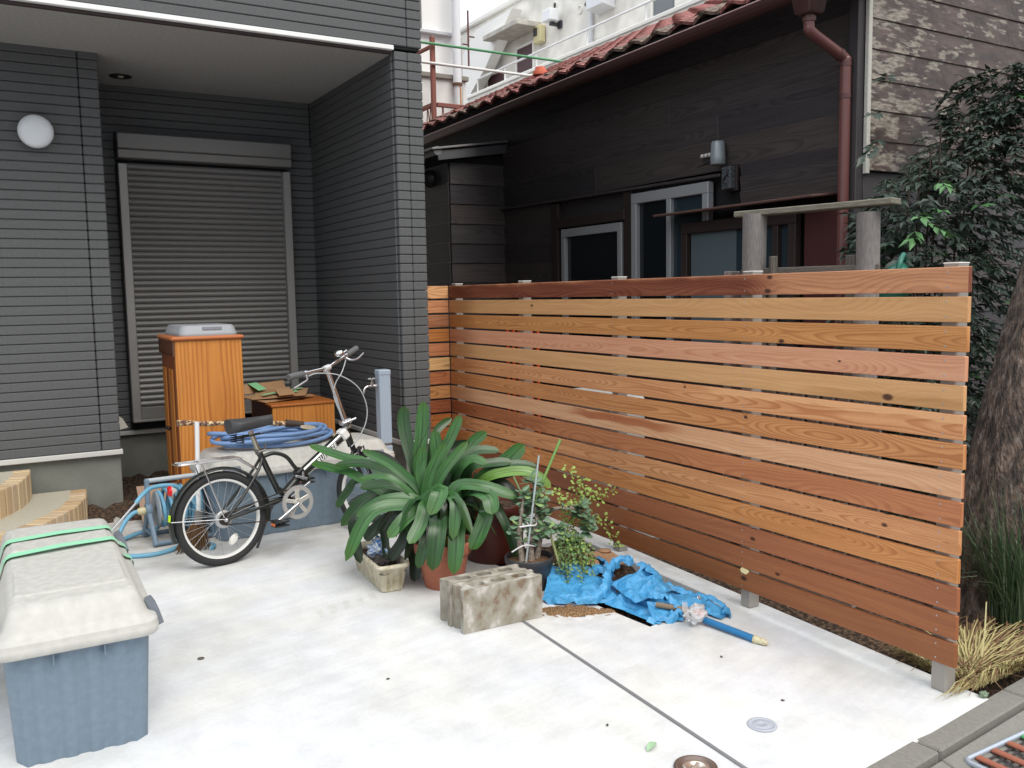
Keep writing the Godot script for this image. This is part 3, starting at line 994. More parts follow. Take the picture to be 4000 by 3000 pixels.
	var blue := mat(lin(44, 58, 66), 0.15)
	var win := func(called: String, za: float, zb: float, ya: float, yb: float, fw: float, fm: Material, proud: float, panes: Array, mull: Array):
		var b := MB.new()
		b.box(V(wx - proud, yb - fw * 0.5, (za + zb) * 0.5), V(0.06, fw, zb - za), 0.004)
		var o := part(called, b, fm, t)
		for z in [za + fw * 0.4, zb - fw * 0.4]:
			b = MB.new()
			b.box(V(wx - proud, (ya + yb - fw) * 0.5, z), V(0.058, yb - ya - fw, fw * 0.8), 0.004)
			part("frame", b, fm, o)
		for z in mull:
			b = MB.new()
			b.box(V(wx - proud - 0.004, (ya + yb - fw) * 0.5, z), V(0.05, yb - ya - fw, fw * 0.62), 0.004)
			part("frame", b, fm, o)
		for p in panes:
			b = MB.new()
			b.box(V(wx - proud + 0.012 + p[3], (ya + yb) * 0.5 - fw * 0.5, (p[0] + p[1]) * 0.5), V(0.008, yb - ya - fw, p[1] - p[0]))
			part("pane", b, p[2], o)
		return o
	win.call("window", -7.12, -6.19, 0.95, 2.067, 0.075, alum, 0.03, [[-7.06, -6.25, glass, 0.0]], [])
	win.call("window", -6.03, -5.10, 0.95, 2.285, 0.085, alum, 0.05, [[-5.97, -5.56, glass, 0.004], [-5.56, -5.16, blue, 0.0]], [-5.555])
	for z in [-7.24, -6.11]:
		mb = MB.new()
		mb.box(V(wx - 0.03, 1.6, z), V(0.05, 1.44, 0.12), 0.005)
		part("window_jamb", mb, wood, t)
	mb = MB.new()
	mb.box(V(wx - 0.036, 2.125, -6.66), V(0.062, 0.09, 1.04), 0.005)
	part("window_head", mb, wood, t)
	win.call("window", -5.36, -4.22, 1.05, 1.99, 0.085, wood, 0.09, [[-5.28, -4.80, frost, 0.0], [-4.80, -4.30, blue, 0.004]], [-4.40])
	mb = MB.new()
	mb.box(V(wx - 0.14, 2.067, -4.73), V(0.27, 0.018, 1.56), 0.004, Basis(Vector3.BACK, 0.10))
	part("window_hood", mb, mat(lin(92, 68, 62), 0.55), t)
	mb = MB.new()
	mb.box(V(wx - 0.045, 1.4, -4.05), V(0.02, 1.16, 0.30), 0.003)
	part("door_panel", mb, mat(lin(74, 36, 36), 0.6), t)
	# the low wing at the far end
	mb = MB.new()
	mb.box(V(4.50, 1.45, -8.92), V(0.64, 2.9, 1.34))
	var wing := part("wing", mb, W.dark, t)
	for i in 13:
		mb = MB.new()
		mb.box(Vector3.ZERO, V(0.655, 0.215, 0.014), 0.003, Basis(Vector3.RIGHT, -0.06), Vector2(i * 0.9, i * 0.3))
		part("weatherboard", mb, bm[i % 3], wing).position = V(4.50, 2.70 - 0.2 * i, -8.238)
		mb = MB.new()
		mb.box(Vector3.ZERO, V(0.014, 0.215, 1.34), 0.003, Basis(Vector3.BACK, 0.06), Vector2(i * 0.7, i * 0.2))
		part("weatherboard", mb, bm[(i + 1) % 3], wing).position = V(4.168, 2.70 - 0.2 * i, -8.93)
	mb = MB.new()
	mb.box(V(4.40, 2.985, -8.78), V(0.95, 0.02, 1.3), 0.003, Basis(Vector3.BACK, 0.15))
	part("wing_roof", mb, mat(lin(150, 148, 148), 0.45, 0.3), wing)
	mb = MB.new()
	mb.box(V(4.42, 2.915, -8.165), V(0.84, 0.09, 0.025), 0.003, Basis(Vector3.BACK, 0.15))
	part("wing_bargeboard", mb, mat(lin(92, 92, 96), 0.5), wing)
	mb = MB.new()
	mb.bar(V(4.0, 2.90, -8.15), V(4.0, 2.90, -9.5), 0.045, 12)
	part("wing_gutter", mb, mat(lin(120, 122, 126), 0.4), wing)
	mb = MB.new()
	mb.lathe([Vector2(0.001, 0.09), Vector2(0.05, 0.085), Vector2(0.085, 0.05), Vector2(0.095, 0.0)], 18, Transform3D(Basis(Vector3.BACK, PI / 2), V(4.155, 2.69, -8.66)), false, false)
	part("vent_hood", mb, mat(lin(62, 62, 64), 0.45, 0.3), wing)

	# fittings on the wall
	var lm := thing("outdoor_light", "grey cylindrical outdoor light on the black boards above the sliding window", "lamp", V(4.735, 2.39, -4.98))
	mb = MB.new()
	mb.lathe([Vector2(0.052, 0.0), Vector2(0.056, 0.004), Vector2(0.055, 0.05), Vector2(0.05, 0.155), Vector2(0.044, 0.168), Vector2(0.001, 0.171)], 24, Transform3D.IDENTITY, true)
	part("lamp_shade", mb, mat(lin(150, 160, 166), 0.35, 0.2), lm)
	mb = MB.new()
	mb.bar(V(0.01, 0.1, 0), V(0.085, 0.1, 0), 0.014)
	part("bracket", mb, W.dark, lm)
	var bx := thing("meter_box", "small weathered grey box under the cylindrical light, its cover stained", "electric box", V(4.80, 2.285, -4.905))
	mb = MB.new()
	mb.box(Vector3.ZERO, V(0.03, 0.19, 0.135), 0.004)
	part("back_board", mb, wood, bx)
	mb = MB.new()
	mb.box(V(-0.035, 0, 0.002), V(0.055, 0.165, 0.095), 0.008)
	part("cover", mb, bump(tri_map(mat(lin(112, 118, 124), 0.6), T.moss3, V(7, 7, 7)), T.fine, 0.3), bx)
	mb = MB.new()
	mb.tube(spline([V(-0.03, 0.08, -0.02), V(-0.06, 0.04, 0.03), V(-0.064, -0.02, -0.02), V(-0.06, -0.06, 0.01)], 5), 0.006, 6)
	part("wire", mb, W.black, bx)
	var kn := thing("cable_insulators", "three small white insulator knobs beside the cylindrical light", "insulator", V(4.795, 2.482, -5.15))
	for k in 3:
		mb = MB.new()
		mb.lathe([Vector2(0.014, 0.0), Vector2(0.017, 0.008), Vector2(0.011, 0.014), Vector2(0.017, 0.02), Vector2(0.013, 0.03), Vector2(0.001, 0.032)], 12, Transform3D(Basis(Vector3.BACK, PI / 2), V(0, 0, (k - 1) * 0.04)))
		part("knob", mb, mat(lin(214, 214, 210), 0.25), kn)
	mb = MB.new()
	mb.tube(spline([V(0, 0, 0.05), V(0.01, -0.05, 0.0), V(0.02, -0.09, -0.3), V(0.02, -0.14, -0.55)], 6), 0.005, 6)
	part("wire", mb, W.black, kn)


# ------------------------------------------------------------------ buildings beyond
func build_far_buildings() -> void:
	var plaster := bump(tri_map(mat(lin(242, 239, 232), 0.85), T.blotch, V(0.35, 0.35, 0.35)), T.grain, 0.1)
	var pale := mat(lin(238, 237, 232), 0.8)
	var t := thing("apartment_building", "cream apartment building with an outside gallery seen above the tiled roof", "building")
	var mb := MB.new()
	mb.box(V(15.6, 4.55, -18.2), V(6.0, 9.1, 17.4), 0.02)
	part("wall", mb, plaster, t)
	mb = MB.new()
	mb.box(V(15.56, 9.16, -18.2), V(6.12, 0.13, 17.5), 0.02)
	part("roof_coping", mb, pale, t)
	mb = MB.new()
	mb.box(V(11.48, 5.9, -15.2), V(0.16, 1.45, 12.3), 0.01)
	var par := part("gallery_parapet", mb, plaster, t)
	mb = MB.new()
	mb.box(V(11.49, 6.655, -15.2), V(0.24, 0.09, 12.36), 0.015)
	part("coping", mb, pale, par)
	mb = MB.new()
	mb.box(V(12.0, 5.15, -15.2), V(1.2, 0.2, 12.3))
	part("gallery_floor", mb, plaster, t)
	var rm := mat(lin(232, 233, 234), 0.4)
	mb = MB.new()
	mb.bar(V(11.45, 7.036, -20.89), V(11.45, 7.036, -9.4), 0.026, 8)
	var rail := part("handrail", mb, rm, t)
	for z in [-20.88, -19.48, -18.02, -16.0, -14.04, -12.1, -10.2]:
		mb = MB.new()
		mb.bar(V(11.45, 6.69, z), V(11.45, 7.03, z), 0.02, 6)
		part("rail_post", mb, rm, rail)
	var purple := mat(lin(74, 44, 50), 0.5)
	for d in [[-20.71, -19.93, 7.86], [-22.30, -21.30, 7.50], [-24.2, -23.4, 7.5]]:
		mb = MB.new()
		mb.box(V(12.585, d[2] - 1.05, (d[0] + d[1]) * 0.5), V(0.06, 2.1, d[1] - d[0]), 0.01)
		var dr := part("door", mb, purple, t)
		mb = MB.new()
		mb.box(V(12.58, d[2] + 0.035, (d[0] + d[1]) * 0.5), V(0.10, 0.07, d[1] - d[0] + 0.14), 0.01)
		part("frame", mb, pale, dr)
		for z in [d[0] - 0.035, d[1] + 0.035]:
			mb = MB.new()
			mb.box(V(12.58, d[2] - 1.05, z), V(0.10, 2.1, 0.07), 0.01)
			part("frame", mb, pale, dr)
	mb = MB.new()
	mb.box(V(12.25, 8.22, -20.45), V(0.75, 0.13, 1.75), 0.012)
	part("door_canopy", mb, bump(tri_map(mat(lin(196, 192, 184), 0.85), T.blotch, V(0.8, 0.8, 0.8)), T.grain, 0.1), t)
	mb = MB.new()
	mb.box(V(12.59, 7.1, -14.85), V(0.05, 1.3, 0.62), 0.01)
	var w := part("window", mb, mat(lin(106, 112, 116), 0.12), t)
	mb = MB.new()
	mb.box(V(12.57, 7.1, -15.19), V(0.08, 1.35, 0.06), 0.01)
	part("frame", mb, pale, w)
	mb = MB.new()
	mb.bar(V(12.52, 5.2, -17.35), V(12.52, 9.1, -17.35), 0.055, 10)
	part("wall_pipe", mb, mat(lin(214, 216, 222), 0.5), t)
	mb = MB.new()
	mb.prism([Vector2(0, 0), Vector2(0.36, 0.06), Vector2(0.36, 0.46), Vector2(0.06, 0.46)], 0.62, Transform3D(Basis(V(-1, 0, 0), V(0, 1, 0), V(0, 0, -1)).rotated(Vector3.UP, 0), V(12.6, 7.80, -16.83)))
	part("vent_hood", mb, mat(lin(224, 226, 232), 0.45), t)
	for p in [[8.50, -18.92, 0.075, lin(60, 56, 52)], [8.118, -17.86, 0.075, lin(228, 226, 220)]]:
		mb = MB.new()
		mb.lathe([Vector2(p[2] + 0.02, 0.0), Vector2(p[2] + 0.018, 0.03), Vector2(p[2], 0.035), Vector2(p[2] * 0.95, 0.01)], 18, Transform3D(Basis(Vector3.BACK, PI / 2), V(12.6, p[0], p[1])))
		var vr := part("round_vent", mb, pale, t)
		mb = MB.new()
		mb.lathe([Vector2(p[2], 0.012), Vector2(0.001, 0.014)], 18, Transform3D(Basis(Vector3.BACK, PI / 2), V(12.6, p[0], p[1])))
		part("grille", mb, mat(p[3], 0.6), vr)
	mb = MB.new()
	mb.lathe([Vector2(0.05, 0.0), Vector2(0.055, 0.04), Vector2(0.04, 0.08), Vector2(0.001, 0.1)], 14, Transform3D(Basis(Vector3.BACK, PI / 2), V(12.6, 8.15, -17.56)))
	part("sensor_dome", mb, mat(lin(70, 72, 76), 0.3), t)
	# the sloping wall of the outside stair
	mb = MB.new()
	mb.prism([Vector2(-20.25, 8.75), Vector2(-22.2, 8.70), Vector2(-24.0, 7.6), Vector2(-24.0, 5.0), Vector2(-23.3, 5.0), Vector2(-22.55, 7.1), Vector2(-21.73, 7.58)], 0.3, Transform3D(Basis(V(0, 0, 1), V(0, 1, 0), V(-1, 0, 0)), V(12.3, 0, 0)))
	part("stair_wall", mb, bump(mat(lin(246, 246, 244), 0.85), T.grain, 0.3), t)
	var mt := thing("gas_meter", "cream meter case on the apartment wall right of the purple door", "meter", V(12.5, 7.955, -19.53))
	mb = MB.new()
	mb.box(Vector3.ZERO, V(0.16, 0.42, 0.34), 0.02)
	part("case", mb, mat(lin(212, 204, 160), 0.5), mt)
	mb = MB.new()
	mb.box(V(-0.085, 0.06, -0.05), V(0.02, 0.2, 0.17), 0.006)
	part("dial", mb, mat(lin(62, 62, 64), 0.3), mt)
	var gl := thing("gallery_lamp", "white box lamp on a dark bracket high on the apartment wall", "lamp", V(12.45, 8.13, -18.78))
	mb = MB.new()
	mb.box(V(-0.1, 0.06, 0), V(0.26, 0.28, 0.36), 0.02)
	part("lamp_shade", mb, mat(lin(238, 240, 244), 0.4), gl)
	mb = MB.new()
	mb.box(V(0.0, -0.13, 0.02), V(0.24, 0.07, 0.12), 0.01)
	mb.box(V(0.12, -0.14, 0.08), V(0.06, 0.18, 0.16), 0.01)
	part("bracket", mb, mat(lin(52, 54, 60), 0.5), gl)

	# the white building at the left of it
	var wb := thing("white_building", "bright white building with a grey ledge and a white drainpipe beside the brick siding", "building")
	var wm := bump(tri_map(mat(lin(240, 240, 238), 0.8), T.blotch, V(0.4, 0.4, 0.4)), T.grain, 0.1)
	mb = MB.new()
	mb.box(V(3.7, 2.4, -14.6), V(6.0, 4.8, 4.0), 0.01)
	part("wall", mb, wm, wb)
	mb = MB.new()
	mb.box(V(3.70, 4.80, -14.58), V(6.06, 0.075, 4.06), 0.01)
	part("ledge", mb, mat(lin(140, 136, 128), 0.85), wb)
	mb = MB.new()
	mb.box(V(3.64, 6.9, -14.75), V(6.0, 4.2, 4.0), 0.01)
	part("wall", mb, mat(lin(246, 246, 246), 0.8), wb)
	mb = MB.new()
	mb.box(V(5.55, 6.6, -12.745), V(0.85, 2.2, 0.03), 0.005)
	var ww := part("window", mb, mat(lin(222, 228, 232), 0.15), wb)
	mb = MB.new()
	mb.box(V(6.0, 6.6, -12.73), V(0.045, 2.2, 0.06), 0.005)
	part("frame", mb, mat(lin(120, 120, 118), 0.5), ww)
	mb = MB.new()
	mb.box(V(5.6, 5.47, -12.72), V(1.9, 0.05, 0.12), 0.005)
	part("sill", mb, mat(lin(206, 208, 212), 0.6), ww)
	mb = MB.new()
	mb.bar(V(6.495, 4.68, -12.49), V(6.495, 9.0, -12.49), 0.068, 14)
	var dp := part("drainpipe", mb, mat(lin(232, 234, 240), 0.4), wb)
	mb = MB.new()
	mb.bar(V(6.495, 2.0, -12.49), V(6.495, 4.69, -12.49), 0.05, 14)
	part("pipe_foot", mb, mat(lin(226, 228, 232), 0.45), dp)
	mb = MB.new()
	mb.bar(V(6.495, 4.665, -12.49), V(6.495, 4.70, -12.49), 0.076, 14)
	part("pipe_collar", mb, mat(lin(110, 78, 56), 0.8), dp)
	mb = MB.new()
	mb.box(V(6.53, 4.1, -12.438), V(0.02, 1.1, 0.006), 0.0, Basis(Vector3.BACK, 0.02))
	part("rust_run", mb, mat(lin(196, 138, 84), 0.9), dp)
	mb = MB.new()
	mb.bar(V(6.61, 5.4, -12.6), V(6.61, 9.0, -12.6), 0.012, 6)
	mb.box(V(6.60, 5.42, -12.62), V(0.10, 0.03, 0.06), 0.004)
	mb.bar(V(6.64, 4.4, -12.6), V(6.64, 5.42, -12.6), 0.012, 6)
	part("conduit", mb, mat(lin(200, 200, 198), 0.5), wb)

	# roof deck railing with a drying pole
	var rust := bump(mat(lin(138, 84, 74), 0.7), T.fine, 0.2)
	var d := thing("roof_deck_railing", "rusty brown steel railing of a roof deck left of the tiled roof", "railing")
	mb = MB.new()
	mb.box(V(5.78, 4.3, -11.867), V(0.065, 1.7, 0.065), 0.008)
	part("post", mb, rust, d)
	mb = MB.new()
	mb.box(V(6.9, 4.205, -11.867), V(2.14, 0.06, 0.05), 0.006)
	part("rail", mb, rust, d)
	mb = MB.new()
	mb.box(V(5.78, 4.205, -12.3), V(0.05, 0.06, 0.75), 0.006)
	part("rail", mb, rust, d)
	mb = MB.new()
	mb.box(V(5.78, 3.93, -12.3), V(0.06, 0.07, 0.75), 0.006)
	part("rail", mb, rust, d)
	mb = MB.new()
	mb.bar(V(5.78, 5.02, -11.9), V(5.78, 5.04, -12.6), 0.03, 6)
	part("rail", mb, rust, d)
	for k in 6:
		mb = MB.new()
		var p := V(5.78, 0, -12.02 - k * 0.1) if k < 2 else V(5.9 + (k - 2) * 0.22, 0, -11.867)
		mb.bar(p + V(0, 3.85, 0), p + V(0.02, 4.18, 0.0), 0.008, 5)
		mb.bar(p + V(0.06, 3.85, 0), p + V(0.03, 4.18, 0.0), 0.008, 5)
		part("stay", mb, rust, d)
	mb = MB.new()
	mb.box(V(7.0, 3.78, -13.1), V(2.5, 0.08, 2.5))
	part("deck", mb, rust, d)
	mb = MB.new()
	mb.bar(V(5.2, 5.025, -11.79), V(8.3, 5.035, -11.80), 0.019, 8)
	single("drying_pole", mb, mat(lin(88, 158, 112), 0.45), "thin green drying pole laid across the rusty roof railing", "pole")
	mb = MB.new()
	mb.bar(V(5.2, 4.758, -11.80), V(7.44, 4.764, -11.81), 0.021, 8)
	single("white_pole", mb, mat(lin(228, 228, 226), 0.45), "white pole below the green one on the rusty roof railing", "pole")
	var mast := thing("mast_bracket", "thin dark steel mast with stub arms beside the white building", "mast", V(7.51, 5.4, -14.0))
	mb = MB.new()
	mb.bar(V(0, 0, 0), V(0, 0.93, 0), 0.016, 6)
	part("pole", mb, mat(lin(98, 52, 56), 0.6), mast)
	for p in [[0.5, 0.12], [0.36, -0.12]]:
		mb = MB.new()
		mb.bar(V(0, p[0], 0), V(p[1], p[0], 0), 0.013, 6)
		part("arm", mb, mat(lin(98, 52, 56), 0.6), mast)


# ------------------------------------------------------------------ things between the fence and the timber house
func build_behind_fence() -> void:
	var grey := mat(lin(134, 130, 124), 0.85)
	grey.albedo_texture = T.board2
	grey.uv1_scale = V(0.8, 6, 1)
	bump(grey, T.fine, 0.3)
	var t := thing("garden_frame", "weathered grey log frame with a plank laid across its two posts", "frame")
	for p in [[3.57, -3.475, 0.064, 1.865], [3.72, -2.88, 0.058, 1.83]]:
		var mb := MB.new()
		var pts := []
		var rr := []
		for k in 9:
			pts.append(V(p[0] + rng.randf_range(-0.003, 0.003), lerpf(-0.1, p[3], k / 8.0), p[1] + rng.randf_range(-0.003, 0.003)))
			rr.append(p[2] * rng.randf_range(0.96, 1.03))
		mb.tube(pts, rr, 14, true, false, 1.0)
		part("post", mb, bump(tri_map(mat(lin(136, 132, 130), 0.85), T.streak, V(9, 1.2, 9)), T.fine, 0.3), t)
	var mb := MB.new()
	mb.box(Vector3.ZERO, V(0.10, 0.03, 0.86), 0.004, Basis(Vector3.UP, 0.22))
	part("top_plank", mb, bump(tri_map(mat(lin(132, 128, 116), 0.85), T.streak, V(5, 5, 1)), T.fine, 0.3), t).position = V(3.66, 1.872, -3.17)
	mb = MB.new()
	mb.box(Vector3.ZERO, V(0.03, 0.05, 0.62), 0.004, Basis(Vector3.UP, 0.22))
	part("low_rail", mb, grey, t).position = V(3.66, 1.555, -3.12)
	var pal := 0
	for p in [[3.57, -3.64, 0.07, 1.57], [3.60, -3.57, 0.05, 1.575], [3.59, -3.36, 0.045, 1.64], [3.74, -2.98, 0.06, 1.63]]:
		mb = MB.new()
		mb.box(Vector3.ZERO, V(p[2], p[3], p[2] * 0.8), 0.004, Basis(Vector3.UP, pal * 0.5))
		part("short_stake", mb, grey if pal else bump(tri_map(mat(lin(150, 138, 134), 0.85), T.streak, V(9, 1.2, 9)), T.fine, 0.4), t).position = V(p[0], p[3] * 0.5, p[1])
		pal += 1
	for i in 9:
		mb = MB.new()
		mb.box(Vector3.ZERO, V(0.02, rng.randf_range(0.95, 1.08), 0.065), 0.003)
		part("pale", mb, grey, t).position = V(3.50 + i * 0.022, 0.5, -3.38 + i * 0.075)
	# watering can hanging on the far post
	var can := thing("watering_can", "green plastic watering can hanging beyond the fence near its right end", "watering can", V(3.92, 1.49, -2.86), 0.5)
	var gm := mat(lin(34, 108, 92), 0.35)
	mb = MB.new()
	mb.lathe([Vector2(0.07, -0.12), Vector2(0.078, -0.1), Vector2(0.085, 0.02), Vector2(0.078, 0.06), Vector2(0.05, 0.085), Vector2(0.046, 0.08), Vector2(0.07, 0.055)], 20, Transform3D(Basis(Vector3.RIGHT, 0.9), Vector3.ZERO), true)
	part("body", mb, gm, can)
	mb = MB.new()
	mb.tube(spline([V(-0.085, -0.02, 0), V(-0.09, 0.08, 0.02), V(-0.03, 0.135, 0.03), V(0.04, 0.11, 0.03)], 6), 0.013, 8)
	part("handle", mb, gm, can)
	mb = MB.new()
	mb.tube(spline([V(0.07, -0.06, 0), V(0.13, 0.0, 0.02), V(0.16, 0.07, 0.03)], 5), [0.02, 0.019, 0.018, 0.017, 0.016, 0.015, 0.014, 0.014, 0.013, 0.013, 0.013], 8)
	part("spout", mb, gm, can)
	# odds and ends glimpsed through the gaps
	var lat := thing("orange_lattice", "orange plastic lattice standing behind the far end of the fence", "lattice", V(3.4, 0.0, -5.6))
	for i in 6:
		mb = MB.new()
		mb.box(V(0, 0.62, (i - 2.5) * 0.085), V(0.012, 1.24, 0.03), 0.003)
		part("bar", mb, mat(lin(214, 84, 36), 0.6), lat)
	for i in 5:
		mb = MB.new()
		mb.box(V(0.012, 0.2 + i * 0.24, 0), V(0.012, 0.03, 0.52), 0.003)
		part("bar", mb, mat(lin(214, 84, 36), 0.6), lat)
	var ac := thing("louvred_unit", "pale grey louvred unit standing behind the fence left of the timber windows", "vent unit", V(3.72, 0.0, -5.1))
	mb = MB.new()
	mb.box(V(0, 0.42, 0), V(0.26, 0.68, 0.74), 0.015)
	part("case", mb, mat(lin(190, 192, 190), 0.5), ac)
	for i in 14:
		mb = MB.new()
		mb.box(V(-0.135, 0.16 + i * 0.04, 0), V(0.02, 0.012, 0.66), 0.002, Basis(Vector3.BACK, 0.5))
		part("louvre", mb, mat(lin(206, 208, 206), 0.5), ac)
	for k in 2:
		mb = MB.new()
		mb.box(Vector3.ZERO, V(0.12, 0.045, [1.3, 0.95, 1.1][k]), 0.004, Basis.from_euler(Vector3(0.02 * k, [0.04, -0.1, 0.1][k], 0)), Vector2(k, k))
		single("weathered_plank", mb, bump(tri_map(mat(lin(150, 152, 150), 0.85), T.streak, V(5, 5, 1)), T.fine, 0.3),
			["long grey plank lying on the earth behind the middle of the fence", "short grey plank lying behind the fence towards the house", "grey plank lying behind the street end of the fence"][k], "plank", [V(3.34, 0.04, -3.25), V(3.30, 0.06, -4.35), V(3.28, 0.06, -2.35)][k])

# ------------------------------------------------------------------ tree, bush, grasses at the right
func build_garden() -> void:
	var bark := bump(tri_map(mat(Color.WHITE, 0.95), T.bark, V(3.2, 0.9, 3.2)), T.fine, 2.2)
	var tree := thing("leaning_tree", "thick old grey brown tree trunk leaning to the right beyond the fence end", "tree")
	var mb := MB.new()
	var path := spline([V(3.84, -0.15, -2.40), V(3.92, 0.15, -2.38), V(4.01, 0.50, -2.37), V(4.14, 0.95, -2.36), V(4.34, 1.48, -2.35), V(4.66, 2.2, -2.36), V(5.1, 3.0, -2.4), V(5.6, 3.8, -2.5)], 7)
	var nz := noise(71, 1.0, FastNoiseLite.TYPE_SIMPLEX, 4)
	var rings := []
	for i in path.size():
		var s := float(i) / (path.size() - 1)
		var rad := lerpf(0.160, 0.12, minf(s * 1.6, 1.0)) + 0.08 * exp(-s * 26.0)
		var ring := []
		for k in 28:
			var a := TAU * k / 28.0
			var r := rad * (1.0 + 0.16 * nz.get_noise_3d(cos(a) * 2.2 + s * 1.2, s * 5.0, sin(a) * 2.2) + 0.07 * sin(a * 5.0 + s * 7.0) + 0.05 * nz.get_noise_3d(cos(a) * 9.0, s * 16.0, sin(a) * 9.0))
			ring.append(path[i] + V(cos(a) * r, 0.25 * cos(a) * -r, -sin(a) * r))
		rings.append(ring)
	mb.loft(rings, true, false, true)
	part("trunk", mb, bark, tree)
	mb = MB.new()
	mb.tube(spline([V(4.34, 1.40, -2.33), V(4.30, 1.36, -2.27), V(4.27, 1.36, -2.24)], 4), [0.05, 0.05, 0.048, 0.046, 0.044, 0.04, 0.036, 0.032, 0.03], 10)
	part("branch_stub", mb, bark, tree)
	# dark compound-leaved bush in front of the gable
	var bush := thing("nandina_bush", "dark glossy shrub of small pointed leaves in front of the flaking gable boards", "shrub")
	var stems := MB.new()
	var dark := MB.new()
	var fresh := MB.new()
	var leaflet := func(b: MB, p: Vector3, d: Vector3, l: float):
		var side := d.cross(Vector3.UP + Vector3(rng.randf_range(-0.5, 0.5), 0, rng.randf_range(-0.5, 0.5))).normalized()
		var up := side.cross(d).normalized()
		var w := l * 0.19
		var m := p + d * l * 0.42 - up * l * 0.03
		var e := p + d * l - up * l * 0.16
		b.flat()
		b.tri(p, m - side * w + up * w * 0.3, m)
		b.tri(p, m, m + side * w + up * w * 0.3)
		b.tri(m, m - side * w + up * w * 0.3, e)
		b.tri(m, e, m + side * w + up * w * 0.3)
	var spray := func(b: MB, p: Vector3, d: Vector3, n: int, l: float):
		var side := d.cross(Vector3.UP).normalized()
		var q := p
		stems.bar(p, p + d * l * n * 0.34, 0.002, 3)
		for k in n:
			q = p + d * l * 0.34 * (k + 1) + V(0, -0.008 * k, 0)
			for s in [-1, 1]: leaflet.call(b, q, (d * 0.7 + side * s * 0.8 + V(0, rng.randf_range(-0.65, 0.1), 0)).normalized(), l * rng.randf_range(0.75, 1.15))
		leaflet.call(b, q, (d + V(0, -0.3, 0)).normalized(), l * 1.15)
	for k in 2300:
		# a mass that leans out over the fence end, with open edges
		var y := rng.randf_range(0.2, 2.78)
		var c := V(4.62 + 0.10 * sin(y * 3.0), y, -3.20)
		var rx := 0.62 + 0.14 * sin(y * 2.1 + 0.4) - 0.55 * smoothstep(1.9, 2.8, y) - 0.10 * smoothstep(1.4, 0.6, y)
		c.x += 0.52 * smoothstep(1.7, 2.7, y) + 0.16
		var a := rng.randf() * TAU
		var r := sqrt(rng.randf())
		var p: Vector3 = c + V(cos(a) * rx * r, 0, sin(a) * 0.40 * r)
		if p.z < -3.68: p.z = -3.68 + rng.randf() * 0.1
		var d := V(cos(a) + rng.randf_range(-0.4, 0.4) - 0.35, rng.randf_range(-0.45, 0.35), sin(a) * 0.6 + 0.45 + rng.randf_range(-0.3, 0.3)).normalized()
		spray.call(fresh if rng.randf() < 0.02 else dark, p, d, rng.randi_range(2, 4), rng.randf_range(0.045, 0.08))
	for k in 8: stems.bar(V(4.45 + k * 0.07, 0.0, -3.25 + 0.03 * (k % 3)), V(4.4 + k * 0.09, 2.0 + 0.12 * (k % 4), -3.15), 0.009, 5, 0.005)
	# sprays reaching out to the left
	for p in [[V(4.42, 2.30, -3.35), V(-1, -0.18, 0.25)], [V(4.30, 2.24, -3.30), V(-1, -0.35, 0.2)], [V(4.44, 2.44, -3.38), V(-0.9, 0.12, 0.3)], [V(4.32, 1.98, -3.2), V(-1, -0.06, 0.35)], [V(4.16, 1.97, -3.1), V(-1, -0.15, 0.3)], [V(4.55, 2.62, -3.4), V(-0.7, 0.35, 0.3)],
			[V(4.02, 1.60, -2.9), V(-1, -0.1, 0.5)], [V(4.05, 1.25, -2.75), V(-0.8, -0.2, 0.4)], [V(4.04, 0.95, -2.75), V(-0.8, -0.3, 0.4)]]:
		spray.call(dark, p[0], p[1].normalized(), 4, 0.085)
	for p in [[V(4.18, 1.84, -2.95), V(-0.6, -0.1, 0.8)], [V(4.22, 1.80, -2.93), V(0.2, -0.3, 0.9)], [V(4.14, 1.76, -2.92), V(-0.9, -0.4, 0.5)], [V(4.36, 2.02, -2.95), V(-0.5, -0.2, 0.8)]]:
		spray.call(fresh, p[0], p[1].normalized(), 3, 0.085)
	part("stems", stems, mat(lin(58, 46, 38), 0.9), bush)
	var dm := mat(lin(46, 62, 52), 0.42)
	dm.backlight_enabled = true
	dm.backlight = Color(0.04, 0.07, 0.03)
	part("foliage", dark, dm, bush)
	var fm := mat(lin(78, 124, 72), 0.5)
	fm.backlight_enabled = true
	fm.backlight = Color(0.10, 0.16, 0.05)
	part("young_leaves", fresh, fm, bush)
	# green tussock
	var gb := MB.new()
	var gb2 := MB.new()
	for k in 900:
		var a := rng.randf() * TAU
		var r := 0.16 * sqrt(rng.randf())
		var p := V(3.93 + cos(a) * r * 1.2, -0.04, -2.16 + sin(a) * r)
		var l := rng.randf_range(0.35, 0.78)
		var o := V(cos(a) * rng.randf_range(0.1, 0.9), 0, sin(a) * rng.randf_range(0.1, 0.9)) + V(rng.randf_range(-0.25, 0.25), 0, rng.randf_range(-0.25, 0.25))
		var pts := []
		for i in 5:
			var s := i / 4.0
			pts.append(p + o * l * 0.62 * s * s + V(0, l * (s * 0.95 - 0.42 * s * s * o.length()), 0))
		for q in pts: q.x = maxf(q.x, 3.05)
		(gb if k % 4 else gb2).blade(pts, [0.0028, 0.003, 0.0026, 0.002, 0.0004], V(-o.x, 1.2, -o.z).normalized(), 0.3, 2)
	var tus := thing("grass_tussock", "tall dark green tussock of fine grass beside the fence end and tree", "grass")
	var tm := mat(lin(70, 96, 66), 0.6)
	tm.backlight_enabled = true
	tm.backlight = Color(0.08, 0.12, 0.05)
	part("blades", gb, tm, tus)
	part("pale_blades", gb2, mat(lin(122, 140, 112), 0.6), tus)
	# dead straw-coloured tussock
	gb = MB.new()
	gb2 = MB.new()
